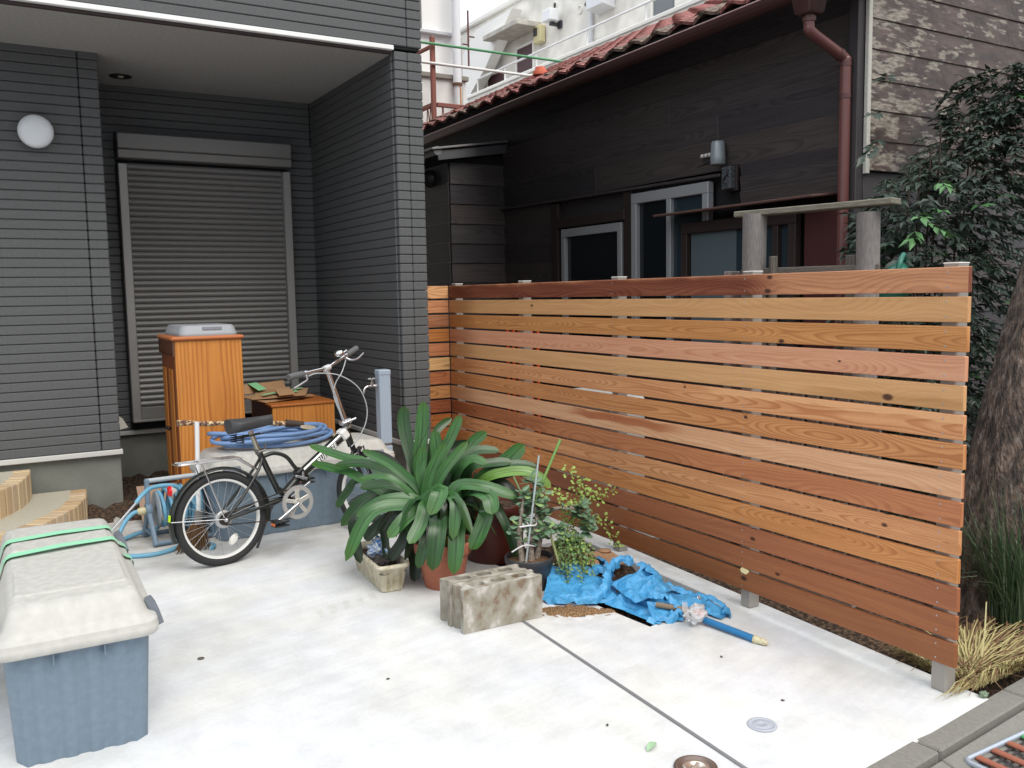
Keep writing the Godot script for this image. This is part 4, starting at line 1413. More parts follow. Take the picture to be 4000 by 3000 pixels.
	for k in 900:
		var a := rng.randf() * TAU
		var r := 0.13 * sqrt(rng.randf())
		var p := V(3.20 + cos(a) * r * 1.2, -0.02, -1.97 + sin(a) * r * 0.8)
		var l := rng.randf_range(0.14, 0.36)
		var ha := a + rng.randf_range(-0.5, 0.5)
		var o := V(cos(ha) * 1.15 + 0.12, 0, sin(ha) * 0.8)
		var pts := []
		for i in 5:
			var s := i / 4.0
			var y := l * (0.75 * s - 0.62 * s * s) * rng.randf_range(0.7, 1.2)
			pts.append(p + o * l * s + V(0, maxf(y, 0.012 * rng.randf()), 0))
		for i in 5:
			if pts[i].x < 3.03 and pts[i].z < -1.8: pts[i].x = 3.03 - 0.02 * rng.randf()
			if pts[i].z > -1.84: pts[i].z = -1.84 + 0.06 * (pts[i].z + 1.84); 
		(gb if k % 3 else gb2).blade(pts, [0.0026, 0.0028, 0.0024, 0.002, 0.0005], Vector3.UP, 0.3, 2)
	for k in 260:   # fallen straw spread over the earth
		var p := V(rng.randf_range(3.04, 4.0), 0.0, rng.randf_range(-2.25, -1.84))
		var a := rng.randf() * TAU
		var l := rng.randf_range(0.08, 0.22)
		gb2.blade([p, p + V(cos(a) * l * 0.5, 0.02 + 0.02 * rng.randf(), sin(a) * l * 0.25), p + V(cos(a) * l, 0.005, sin(a) * l * 0.5)], [0.002, 0.0022, 0.0008], Vector3.UP, 0.2, 2)
	var dry := thing("dry_tussock", "collapsed straw coloured tussock of dead grass at the foot of the end post", "grass")
	part("blades", gb, mat(lin(176, 166, 116), 0.8), dry)
	part("brown_blades", gb2, mat(lin(126, 98, 72), 0.85), dry)
	mb = MB.new()
	mb.blade([V(3.21, 0.05, -1.93), V(3.215, 0.16, -1.925), V(3.21, 0.27, -1.92)], [0.006, 0.006, 0.004], V(0, 0, 1), 0.3, 2)
	single("dry_stalk", mb, mat(lin(206, 198, 150), 0.8), "single upright pale dead stalk above the straw tussock", "stalk")

# ------------------------------------------------------------------ curved porch steps of brick on edge
func build_porch_step() -> void:
	var t := thing("porch_steps", "two curved porch steps edged with upright buff bricks", "steps")
	var tread := bump(tri_map(mat(lin(186, 182, 166), 0.9), T.speck, V(3, 3, 3)), T.fine, 0.15)
	var mortar := bump(mat(lin(116, 110, 104), 0.95), T.grain, 0.1)
	var bm := []
	for c in [lin(204, 178, 140), lin(196, 170, 136), lin(206, 184, 150), lin(188, 160, 124), lin(200, 178, 150)]:
		bm.append(bump(tri_map(mat(c, 0.85), T.speck, V(6, 6, 6)), T.fine, 0.25))
	var ctr := V(-0.97, 0, -6.155)
	var level := 0
	for s in [[1.455, 0.06, 0.29], [1.155, 0.20, 0.447]]:
		var mb := MB.new()
		var prof := []
		for k in 41:
			var a := PI * 0.5 * k / 40.0
			prof.append(Vector2(cos(a) * (s[0] - 0.085), -sin(a) * (s[0] - 0.085)))
		prof.append(Vector2(-0.6, -(s[0] - 0.085)))
		prof.append(Vector2(-0.6, 0))
		mb.prism(prof, s[2] - s[1], Transform3D(Basis(V(1, 0, 0), V(0, 0, -1), V(0, 1, 0)), V(0, 0, 0)))
		var tr := part("tread", mb, tread, t)
		tr.position = ctr + V(0, (s[1] + s[2]) * 0.5, 0)
		mb = MB.new()
		var rings := []
		for k in 41:
			var a := PI * 0.56 * k / 40.0
			var dir := V(cos(a), 0, sin(a))
			rings.append([ctr + dir * (s[0] - 0.010) + V(0, s[1], 0), ctr + dir * (s[0] - 0.010) + V(0, s[2] - 0.006, 0), ctr + dir * (s[0] - 0.09) + V(0, s[2] - 0.004, 0), ctr + dir * (s[0] - 0.09) + V(0, s[1], 0)])
		mb.loft(rings, true, true, true, false)
		part("mortar", mb, mortar, t)
		var step: float = 0.0725 / s[0]
		var n := int(PI * 0.56 / step)
		for k in n:
			var a := (k + 0.5) * step
			mb = MB.new()
			mb.box(Vector3.ZERO, V(0.096 + rng.randf_range(-0.003, 0.003), s[2] - s[1], 0.061), 0.005)
			var o := part("brick", mb, bm[rng.randi() % 5], t)
			o.position = ctr + V(cos(a), 0, sin(a)) * (s[0] - 0.045 + rng.randf_range(-0.003, 0.003)) + V(0, (s[1] + s[2]) * 0.5 + rng.randf_range(-0.002, 0.003), 0)
			o.rotation.y = -a
		level += 1


# ------------------------------------------------------------------ storage boxes, cabinets
func storage_box(called: String, label: String, at: Vector3, turn: float, sc: float) -> Node3D:
	# long side along x; lid with a stepped, rounded top
	var t := thing(called, label, "storage box", at, turn, "")
	var body := bump(tri_map(W.box_blue.duplicate(), T.speck, V(2, 2, 2)), T.grain, 0.03)
	var lidm := bump(tri_map(mat(lin(190, 189, 184), 0.55), T.speck, V(1.5, 1.5, 1.5)), T.grain, 0.01)
	var mb := MB.new()
	# body: flutes pressed into its walls
	var rings := []
	var hx := [0.520, 0.524, 0.548]
	var hz := [0.186, 0.190, 0.208]
	for j in 8:
		var s := j / 7.0
		var ax := lerpf(0.516, 0.548, s)
		var az := lerpf(0.190, 0.208, s)
		var ring := []
		var steps := 44
		for side in 4:
			for k in steps:
				var u := (float(k) / steps - 0.5) * 2.0
				var fl := 0.008 * smoothstep(0.25, 0.75, 0.5 + 0.5 * cos(u * (7.5 if side % 2 else 16.0) * 1.9)) * smoothstep(1.0, 0.85, absf(u)) * smoothstep(1.0, 0.9, s)
				var rc := 0.03
				match side:
					0: ring.append(V(lerpf(-ax + rc, ax - rc, (u + 1) * 0.5), s * 0.375 * sc, az - fl))
					1: ring.append(V(ax - fl, s * 0.375 * sc, lerpf(az - rc, -az + rc, (u + 1) * 0.5)))
					2: ring.append(V(lerpf(ax - rc, -ax + rc, (u + 1) * 0.5), s * 0.375 * sc, -az + fl))
					3: ring.append(V(-ax + fl, s * 0.375 * sc, lerpf(-az + rc, az - rc, (u + 1) * 0.5)))
		rings.append(ring)
	mb.loft(rings, true, true, true)
	part("body", mb, body, t)
	# ribs under the rim
	for x in [-0.36, -0.12, 0.12, 0.36]:
		for z in [-1, 1]:
			mb = MB.new()
			mb.box(V(x, 0.335 * sc, z * 0.208), V(0.006, 0.07 * sc, 0.022), 0.002)
			part("rib", mb, body, t)
	for z in [-0.072, 0.072]:
		for e in [-1, 1]:
			mb = MB.new()
			mb.box(V(e * 0.549, 0.345 * sc, z), V(0.026, 0.06 * sc, 0.005), 0.002)
			part("rib", mb, body, t)
	for e in [-1, 1]:
		mb = MB.new()
		mb.box(V(e * 0.556, 0.371 * sc, 0), V(0.03, 0.006, 0.15), 0.002)
		part("hand_grip", mb, body, t)
	# lid
	mb = MB.new()
	var y := 0.375 * sc
	mb.rr([[y - 0.018, 0.574, 0.232, 0.05], [y - 0.012, 0.578, 0.236, 0.052], [y + 0.010, 0.579, 0.237, 0.052], [y + 0.013, 0.574, 0.233, 0.05], [y + 0.024, 0.576, 0.235, 0.05], [y + 0.030, 0.570, 0.230, 0.05], [y + 0.038, 0.548, 0.212, 0.05],
		[y + 0.052, 0.540, 0.203, 0.05], [y + 0.095 * sc, 0.516, 0.188, 0.045], [y + 0.108 * sc, 0.502, 0.178, 0.04], [y + 0.113 * sc, 0.470, 0.165, 0.035]], Transform3D.IDENTITY, true, true, 5)
	var lid := part("lid", mb, lidm, t)
	for x in [-0.26, 0.26]:
		mb = MB.new()
		mb.rr([[y + 0.106 * sc, 0.14, 0.176, 0.02], [y + 0.1185 * sc, 0.134, 0.160, 0.02]], Transform3D(Basis.IDENTITY, V(x, 0, 0)), false, true, 4, false)
		part("lid_panel", mb, lidm, lid)
	for x in [-0.44, 0.44]:
		for z in [-1, 1]:
			mb = MB.new()
			mb.rr([[-0.03, 0.045, 0.012, 0.005], [0.02, 0.05, 0.016, 0.006], [0.045, 0.046, 0.012, 0.006]], Transform3D(Basis(Vector3.RIGHT, -0.35 * z), V(x, y + 0.008, z * 0.238)))
			part("latch", mb, mat(lin(112, 118, 128), 0.45), t)
	return t

func build_storage() -> void:
	W.box_blue = mat(lin(116, 134, 150), 0.5)
	var fg := storage_box("storage_box", "large blue storage box, its off white lid strapped with two green tapes", V(0.196, gy(-3.55) - 0.001, -3.545), PI / 2 - 0.012, 1.04)
	fg.transform.basis = Basis(Vector3.UP, PI / 2 - 0.012) * Basis(Vector3.BACK, 0.0286)
	# tapes follow the lid across its short side
	var tapem := mat(lin(150, 214, 178), 0.5)
	for k in 2:
		var x: float = [0.09, 0.277][k]
		var mb := MB.new()
		var pr := [Vector2(-0.240, 0.33), Vector2(-0.241, 0.392), Vector2(-0.232, 0.407), Vector2(-0.214, 0.416), Vector2(-0.206, 0.428), Vector2(-0.191, 0.472), Vector2(-0.180, 0.486), Vector2(-0.166, 0.4915), Vector2(0.0, 0.4955), Vector2(0.166, 0.4915), Vector2(0.180, 0.486), Vector2(0.191, 0.472), Vector2(0.206, 0.428), Vector2(0.214, 0.416), Vector2(0.232, 0.407), Vector2(0.241, 0.392), Vector2(0.240, 0.33)]
		var rows := []
		for p in pr:
			var slant: float = -[0.035, 0.02][k] * p.x / 0.2
			rows.append([V(x + slant - 0.0245, p.y * 1.04 + 0.0075 - 0.002 * absf(p.x) / 0.24, -p.x * 1.006), V(x + slant + 0.0245, p.y * 1.04 + 0.0075 - 0.002 * absf(p.x) / 0.24, -p.x * 1.006)])
		mb.sheet(rows)
		part("green_tape", mb, tapem, fg)
	storage_box("storage_box", "storage box behind the bicycle, blue grey body and beige lid under the coiled hose", V(1.585, gy(-5.3) - 0.002, -5.315), 0.035, 1.0)
	# tall cabinet seen from its side
	var wood := mat(Color.WHITE, 0.5)
	wood.albedo_texture = T.cab
	wood.uv1_scale = V(0.8, 2.4, 1)
	wood.uv1_offset = V(0.5, 0.5, 0)
	var wood2 := mat(lin(226, 206, 196), 0.6)
	wood2.albedo_texture = T.cab
	wood2.uv1_scale = V(0.8, 2.4, 1)
	var red := mat(lin(122, 66, 36), 0.5)
	var g := gy(-6.0) - 0.005
	var cab := thing("tall_cabinet", "tall orange brown wooden cabinet with a grey tub lid on top", "cabinet", V(1.208, g, -6.06), -0.012)
	var mb := MB.new()
	mb.box(V(0.004, 0.55, 0.27), V(0.405, 1.10, 0.022), 0.003)
	part("side_panel", mb, wood, cab)
	mb = MB.new()
	mb.box(V(0.004, 0.55, -0.24), V(0.405, 1.10, 0.02), 0.003)
	part("side_panel", mb, wood, cab)
	mb = MB.new()
	mb.box(V(0.19, 0.55, 0.015), V(0.02, 1.08, 0.49), 0.002)
	part("back_panel", mb, red, cab)
	mb = MB.new()
	mb.box(V(0.0, 1.113, 0.012), V(0.445, 0.026, 0.575), 0.01)
	part("top", mb, mat(lin(186, 112, 68), 0.45), cab)
	mb = MB.new()
	mb.box(V(0.0, 0.04, 0.012), V(0.36, 0.06, 0.5), 0.004)
	part("plinth", mb, red, cab)
	for k in 2:
		var dz: float = [0.137, -0.108][k]
		mb = MB.new()
		mb.box(V(-0.192, 0.56, dz), V(0.02, 0.92, 0.238), 0.003)
		var d := part("door", mb, red, cab)
		mb = MB.new()
		mb.box(V(-0.206, 0.56, dz), V(0.008, 0.72, 0.13), 0.004)
		part("door_panel", mb, mat(lin(176, 112, 48), 0.5), d)
		mb = MB.new()
		mb.lathe([Vector2(0.005, 0.0), Vector2(0.005, 0.012), Vector2(0.012, 0.02), Vector2(0.010, 0.03), Vector2(0.001, 0.033)], 14, Transform3D(Basis(Vector3.BACK, PI / 2), V(-0.202, 0.53, dz + (-0.09 if k == 0 else 0.09))))
		part("knob", mb, mat(lin(48, 40, 36), 0.35, 0.5), d)
	# scalloped valance under the top
	var sc := [Vector2(-0.27, 0.0)]
	for k in 6:
		for i in 6:
			var u := i / 6.0
			sc.append(Vector2(-0.27 + (k + u) * 0.09, -0.05 - 0.045 * absf(cos((u) * PI))))
	sc.append(Vector2(0.27, -0.095))
	sc.append(Vector2(0.27, 0.0))
	mb = MB.new()
	mb.prism(sc, 0.014, Transform3D(Basis(V(0, 0, -1), V(0, 1, 0), V(1, 0, 0)), V(-0.206, 1.10, 0.012)))
	part("valance", mb, mat(lin(96, 60, 42), 0.5), cab)
	# grey lid lying on it
	var gm := bump(mat(lin(156, 160, 166), 0.5), T.grain, 0.05)
	var lid := thing("tub_lid", "grey plastic tub lid lying upside on top of the tall cabinet", "lid", V(1.212, g + 1.126, -6.03), 0.03)
	mb = MB.new()
	mb.rr([[0.0, 0.178, 0.235, 0.04], [0.018, 0.182, 0.24, 0.042], [0.022, 0.176, 0.234, 0.042], [0.058, 0.165, 0.222, 0.04], [0.066, 0.155, 0.212, 0.036]], Transform3D.IDENTITY, true, true, 5)
	part("shell", mb, gm, lid)
	mb = MB.new()
	mb.box(V(0.02, 0.066, 0.05), V(0.13, 0.01, 0.035), 0.003)
	part("handle", mb, mat(lin(120, 124, 132), 0.5), lid)
	mb = MB.new()
	mb.box(V(0.02, 0.045, 0.228), V(0.12, 0.022, 0.012), 0.003)
	part("handle", mb, mat(lin(134, 138, 146), 0.5), lid)
	# low cabinet
	var low := thing("low_cabinet", "low orange brown wooden cabinet right of the tall one, flattened cardboard on top", "cabinet", V(1.875, gy(-6.25), -6.30), 0.0)
	mb = MB.new()
	mb.box(V(0, 0.30, 0.272), V(0.44, 0.60, 0.02), 0.003)
	part("side_panel", mb, wood, low)
	mb = MB.new()
	mb.box(V(0, 0.30, -0.26), V(0.44, 0.60, 0.02), 0.003)
	part("side_panel", mb, wood, low)
	mb = MB.new()
	mb.box(V(-0.205, 0.30, 0.006), V(0.022, 0.59, 0.51), 0.003)
	part("door", mb, mat(lin(116, 58, 30), 0.5), low)
	mb = MB.new()
	mb.box(V(0.205, 0.30, 0.006), V(0.022, 0.59, 0.51), 0.003)
	part("back_panel", mb, red, low)
	mb = MB.new()
	mb.box(V(0.0, 0.608, 0.006), V(0.462, 0.018, 0.57), 0.004)
	part("top", mb, wood2, low)
	# flattened carton with green tape
	var kraft := bump(tri_map(mat(lin(178, 140, 104), 0.9), T.speck, V(3, 3, 3)), T.grain, 0.03)
	var ct := thing("flattened_carton", "flattened brown cardboard carton with strips of green tape on the low cabinet", "cardboard", V(1.79, gy(-6.25) + 0.622, -6.33), 0.25)
	var shp := [[V(-0.20, 0.0, 0.16), V(0.22, 0.01, 0.12), V(0.20, 0.022, -0.2), V(-0.22, 0.02, -0.18)], [V(-0.24, 0.018, 0.06), V(0.1, 0.03, 0.2), V(0.26, 0.05, -0.02), V(-0.05, 0.045, -0.22)], [V(-0.18, 0.03, -0.2), V(0.18, 0.03, -0.2), V(0.2, 0.10, -0.27), V(-0.2, 0.09, -0.26)], [V(-0.1, 0.042, 0.18), V(0.02, 0.045, 0.20), V(0.06, 0.075, 0.04), V(-0.04, 0.07, 0.02)]]
	for q in shp:
		mb = MB.new()
		slab(mb, q, 0.006)
		part("flap", mb, kraft, ct)
	var tp := mat(lin(148, 214, 160), 0.5)
	for q in [[V(-0.16, 0.046, 0.08), V(0.2, 0.062, 0.01), V(0.2, 0.062, -0.03), V(-0.16, 0.046, 0.035)], [V(-0.10, 0.06, -0.10), V(-0.02, 0.064, -0.13), V(-0.03, 0.105, -0.255), V(-0.10, 0.102, -0.255)], [V(0.02, 0.05, 0.12), V(0.1, 0.052, 0.1), V(0.11, 0.055, 0.06), V(0.02, 0.053, 0.08)]]:
		mb = MB.new()
		slab(mb, q, 0.002)
		part("green_tape", mb, tp, ct)

# a thin four-cornered sheet with thickness
func slab(mb: MB, q: Array, th: float) -> void:
	mb.flat()
	var n: Vector3 = (q[1] - q[0]).cross(q[3] - q[0]).normalized() * th
	if n.y < 0: n = -n
	var ctr: Vector3 = (q[0] + q[1] + q[2] + q[3]) * 0.25 + n * 0.5
	var f := func(a, b, c, d):
		mb.tri_out(a, b, c, ctr, Vector2.ZERO, Vector2.RIGHT, Vector2.ONE)
		mb.tri_out(a, c, d, ctr, Vector2.ZERO, Vector2.ONE, Vector2.DOWN)
	f.call(q[0], q[1], q[2], q[3])
	f.call(q[0] + n, q[1] + n, q[2] + n, q[3] + n)
	for i in 4:
		var j := (i + 1) % 4
		f.call(q[i], q[j], q[j] + n, q[i] + n)


# ------------------------------------------------------------------ hoses and tools round the rear box
func build_hoses() -> void:
	# blue hose coiled on the lid of the rear box, each turn lying where the last one left room
	var top := gy(-5.3) - 0.002 + 0.375 + 0.113 + 0.012
	var hm := bump(tri_map(mat(lin(116, 148, 194), 0.55), T.speck, V(9, 9, 9)), T.grain, 0.05)
	var pts := []
	for k in 132:
		var a := TAU * k / 17.0
		var turn := k / 17.0
		var wob := sin(turn * 2.4) * 0.05
		var rx := 0.30 + 0.035 * sin(turn * 1.9 + 0.5)
		var rz := 0.165 + 0.025 * cos(turn * 2.7)
		var lay := turn * 0.008 + 0.012 * sin(a * 1.0 + turn * 1.3) + 0.006
		pts.append(V(1.46 + wob + cos(a) * rx, top + maxf(lay, 0.0) + 0.01 * (1.0 + sin(a * 2.0 + turn)), -5.315 + 0.02 * sin(turn * 3.1) - sin(a) * rz))
	var mb := MB.new()
	mb.tube(spline(pts, 3), 0.0125, 9, true, false, 8.0)
	single("coiled_hose", mb, hm, "pale blue garden hose coiled on the beige lid behind the bicycle saddle", "hose")
	# spade lying across the coil
	var sp := thing("old_spade", "old spade with a flaking brown and cream handle lying across the coiled hose", "spade")
	mb = MB.new()
	var a := V(0.915, 0.764, -5.32)
	var b := V(1.55, 0.705, -5.35)
	var hp := []
	var hr := []
	for k in 15:
		hp.append(a.lerp(b, k / 14.0) + V(0, 0.003 * sin(k * 1.3), 0))
		hr.append(0.0145 + 0.0022 * sin(k * 2.1) + (0.004 if k == 0 else 0.0))
	mb.tube(hp, hr, 12)
	part("handle", mb, bump(tri_map(mat(Color.WHITE, 0.85), T.flake, V(6, 6, 6)), T.fine, 0.3), sp)
	mb = MB.new()
	mb.bar(a.lerp(b, 0.45) , a.lerp(b, 0.47), 0.019, 12)
	part("band", mb, mat(lin(70, 48, 42), 0.7), sp)
	mb = MB.new()
	mb.bar(b, V(1.66, 0.69, -5.35), 0.024, 12, 0.016)
	part("socket", mb, mat(lin(72, 60, 54), 0.8), sp)
	var rows := []
	for i in 10:
		var s := i / 9.0
		var w := 0.085 * sqrt(maxf(0.0, 1.0 - pow(maxf(s - 0.15, 0.0) / 0.86, 3.0))) * smoothstep(-0.1, 0.12, s)
		var c := V(1.64, 0.69, -5.35).lerp(V(1.905, 0.585, -5.33), s) + V(0, 0.018 * sin(s * PI), 0)
		var row := []
		for j in 7:
			var e := (j / 3.0 - 1.0)
			row.append(c + V(0.02 * e * w / 0.085, -0.015 * e * e, -e * w * 0.9))
		rows.append(row)
	mb = MB.new()
	mb.sheet(rows)
	var lowr := []
	for r in rows:
		var q := []
		for p in r: q.append(p - V(0, 0.004, 0))
		q.reverse()
		lowr.append(q)
	mb.sheet(lowr)
	part("blade", mb, bump(tri_map(mat(lin(184, 172, 150), 0.75, 0.1), T.blotch, V(5, 5, 5)), T.fine, 0.2), sp)
	# hose reel
	var blue := mat(lin(108, 128, 146), 0.55)
	var hb := mat(lin(108, 164, 192), 0.5)
	var g := gy(-5.3)
	var rl := thing("hose_reel", "grey blue plastic hose reel with a light blue hose behind the rear wheel", "hose reel", V(0.735, g, -5.32), 0.10)
	for x in [0.0, 0.33]:
		mb = MB.new()
		for s in [[V(x, 0.355, 0.0), V(x, 0.19, 0.0)], [V(x, 0.20, 0.0), V(x, 0.012, 0.125)], [V(x, 0.20, 0.0), V(x, 0.012, -0.125)]]:
			var d: Vector3 = s[1] - s[0]
			var yb := -d.normalized()
			var zb := Vector3.RIGHT.cross(yb).normalized()
			mb.box((s[0] + s[1]) * 0.5, V(0.024, d.length() + 0.02, 0.034), 0.006, Basis(Vector3.RIGHT, yb, zb))
		mb.box(V(x, 0.055, 0), V(0.014, 0.02, 0.19), 0.004)
		part("side_frame", mb, blue, rl)
		mb = MB.new()
		mb.lathe([Vector2(0.036, -0.016), Vector2(0.04, -0.01), Vector2(0.04, 0.01), Vector2(0.036, 0.016)], 20, Transform3D(Basis(Vector3.BACK, -PI / 2), V(x, 0.185, 0)), true, true)
		part("hub", mb, blue, rl)
	mb = MB.new()
	mb.bar(V(0, 0.352, 0), V(0.34, 0.352, 0), 0.014, 12)
	part("carry_bar", mb, mat(lin(170, 178, 184), 0.5), rl)
	for z in [-0.125, 0.125]:
		mb = MB.new()
		mb.bar(V(0, 0.016, z), V(0.33, 0.016, z), 0.013, 10)
		part("foot_bar", mb, blue, rl)
	for x in [0.045, 0.285]:
		mb = MB.new()
		mb.lathe([Vector2(0.012, -0.003), Vector2(0.098, -0.004), Vector2(0.102, 0.0), Vector2(0.098, 0.004), Vector2(0.012, 0.003)], 32, Transform3D(Basis(Vector3.BACK, -PI / 2), V(x, 0.185, 0)))
		part("flange", mb, mat(lin(150, 160, 168), 0.5), rl)
	mb = MB.new()
	mb.lathe([Vector2(0.02, -0.018), Vector2(0.024, 0.0), Vector2(0.02, 0.022), Vector2(0.012, 0.03)], 12, Transform3D(Basis(Vector3.BACK, PI / 2), V(-0.03, 0.185, 0)), true, true)
	part("connector", mb, mat(lin(196, 186, 150), 0.5), rl)
	mb = MB.new()
	var wp := []
	for k in 180:
		var an := TAU * k / 20.0
		var layer := 0.100 + 0.018 * floorf(k / 100.0) + 0.004 * sin(k * 0.7)
		var x := 0.055 + 0.22 * pingpong(k / 100.0, 1.0)
		wp.append(V(x, 0.185 + cos(an) * layer, sin(an) * layer))
	mb.tube(wp, 0.0105, 7)
	part("wound_hose", mb, hb, rl)
	# loose supply hose and the watering wand
	mb = MB.new()
	var p0 := V(0.695, 0.285, -5.32)
	mb.tube(spline([p0, p0 + V(-0.05, -0.012, 0.01), ground(0.585, -5.26, 0.12), ground(0.535, -5.17, 0.03), ground(0.545, -5.12, 0.012), ground(0.60, -5.06, 0.012), ground(0.70, -5.03, 0.012), ground(0.80, -5.06, 0.012), ground(0.90, -5.14, 0.012), ground(1.02, -5.05, 0.012), ground(1.0, -4.98, 0.013)], 7), 0.0125, 9, true, false, 8.0)
	mb.tube(spline([ground(0.545, -5.14, 0.013), ground(0.52, -5.24, 0.013), ground(0.60, -5.40, 0.013), ground(0.72, -5.45, 0.03), ground(0.80, -5.42, 0.05)], 7), 0.0125, 9)
	single("loose_hose", mb, hb, "light blue supply hose looping over the concrete from the reel", "hose")
	var wd := thing("watering_wand", "chrome watering wand propped on the foreground box side of the reel", "hose nozzle")
	mb = MB.new()
	mb.bar(V(0.50, 0.245, -5.05), V(0.645, 0.39, -5.07), 0.0075, 10)
	part("tube", mb, W.chrome, wd)
	mb = MB.new()
	mb.tube(spline([V(0.64, 0.385, -5.07), V(0.68, 0.42, -5.1), V(0.74, 0.442, -5.16), V(0.84, 0.435, -5.2), V(0.90, 0.40, -5.22), V(0.97, 0.31, -5.2), V(0.98, 0.22, -5.2)], 6), 0.012, 9)
	part("hose_tail", mb, hb, wd)
	# broom
	var br := thing("yard_broom", "broom with a white pole and worn brown bristles behind the rear wheel", "broom")
	mb = MB.new()
	mb.bar(V(0.968, 0.80, -5.03), V(0.952, 0.30, -5.03), 0.0125, 10)
	part("pole", mb, mat(lin(226, 228, 230), 0.45), br)
	mb = MB.new()
	mb.bar(V(0.952, 0.31, -5.03), V(0.945, 0.24, -5.03), 0.022, 12)
	part("ferrule", mb, mat(lin(120, 118, 116), 0.5), br)
	mb = MB.new()
	for k in 170:
		var e := rng.randf_range(-1, 1)
		var f := rng.randf_range(-1, 1)
		var top2 := V(0.945 + e * 0.03, 0.245, -5.03 + f * 0.012)
		mb.bar(top2, V(0.91 + e * 0.085 + rng.randf_range(-0.012, 0.012), gy(-5.0) + 0.004 + 0.02 * rng.randf(), -5.02 + f * 0.03), 0.0024, 3)
	var bri := part("bristles", mb, mat(lin(116, 88, 60), 0.9), br)
	bri.set_meta("kind", "stuff")
	# cardboard against the wall
	var kraft := bump(tri_map(mat(lin(160, 134, 116), 0.9), T.speck, V(3, 3, 3)), T.grain, 0.03)
	mb = MB.new()
	slab(mb, [V(0.74, gy(-5.6) + 0.005, -5.58), V(1.02, gy(-5.6) + 0.005, -5.66), V(1.0, 0.30, -5.93), V(0.755, 0.305, -5.92)], 0.006)
	single("cardboard_sheet", mb, kraft, "torn brown cardboard sheet leaning on the foundation behind the hose reel", "cardboard")
	mb = MB.new()
	mb.prism([Vector2(-0.05, 0), Vector2(0.075, 0.02), Vector2(0.04, 0.085), Vector2(-0.02, 0.13), Vector2(-0.05, 0.13)], 0.004, Transform3D(Basis(Vector3.UP, 0.3), V(0.72, 0.60, -6.40)))
	single("paper_scrap", mb, mat(lin(206, 204, 194), 0.8), "small pale scrap sticking out beside the siding corner below the shutter", "scrap")

# ------------------------------------------------------------------ folding bicycle
func wheel(parent: Node, called: String, hub: Vector3, basis: Basis) -> void:
	# tyre with rim, spokes and hub as its pieces; the axle runs along the basis' y
	var xf := Transform3D(basis, hub)
	var mb := MB.new()
	var prof := []
	for k in 15:
		var a := TAU * k / 14.0
		prof.append(Vector2(0.2255 + 0.0225 * cos(a), 0.0205 * sin(a)))
	mb.lathe(prof, 56, xf)
	var ty := part(called, mb, W.rubber, parent)
	mb = MB.new()
	mb.lathe([Vector2(0.198, -0.010), Vector2(0.212, -0.013), Vector2(0.2125, -0.004), Vector2(0.2125, 0.004), Vector2(0.212, 0.013), Vector2(0.198, 0.010), Vector2(0.194, 0.0), Vector2(0.198, -0.010)], 56, xf, false, false, false)
	part("rim", mb, mat(lin(232, 232, 230), 0.4, 0.25), ty)
	mb = MB.new()
	for k in 28:
		var a := TAU * k / 28.0
		var sd := -1.0 if k % 2 else 1.0
		var ha := a + (0.55 if (k / 2) % 2 else -0.55)
		mb.bar(xf * V(cos(ha) * 0.024, sd * 0.026, -sin(ha) * 0.024), xf * V(cos(a) * 0.197, sd * 0.002, -sin(a) * 0.197), 0.00115, 4)
	part("spokes", mb, W.steel, ty)
	mb = MB.new()
	mb.lathe([Vector2(0.006, -0.055), Vector2(0.006, -0.03), Vector2(0.028, -0.028), Vector2(0.028, -0.024), Vector2(0.014, -0.02), Vector2(0.014, 0.02), Vector2(0.028, 0.024), Vector2(0.028, 0.028), Vector2(0.006, 0.03), Vector2(0.006, 0.062)], 20, xf, true, true)
	part("hub", mb, W.steel, ty)

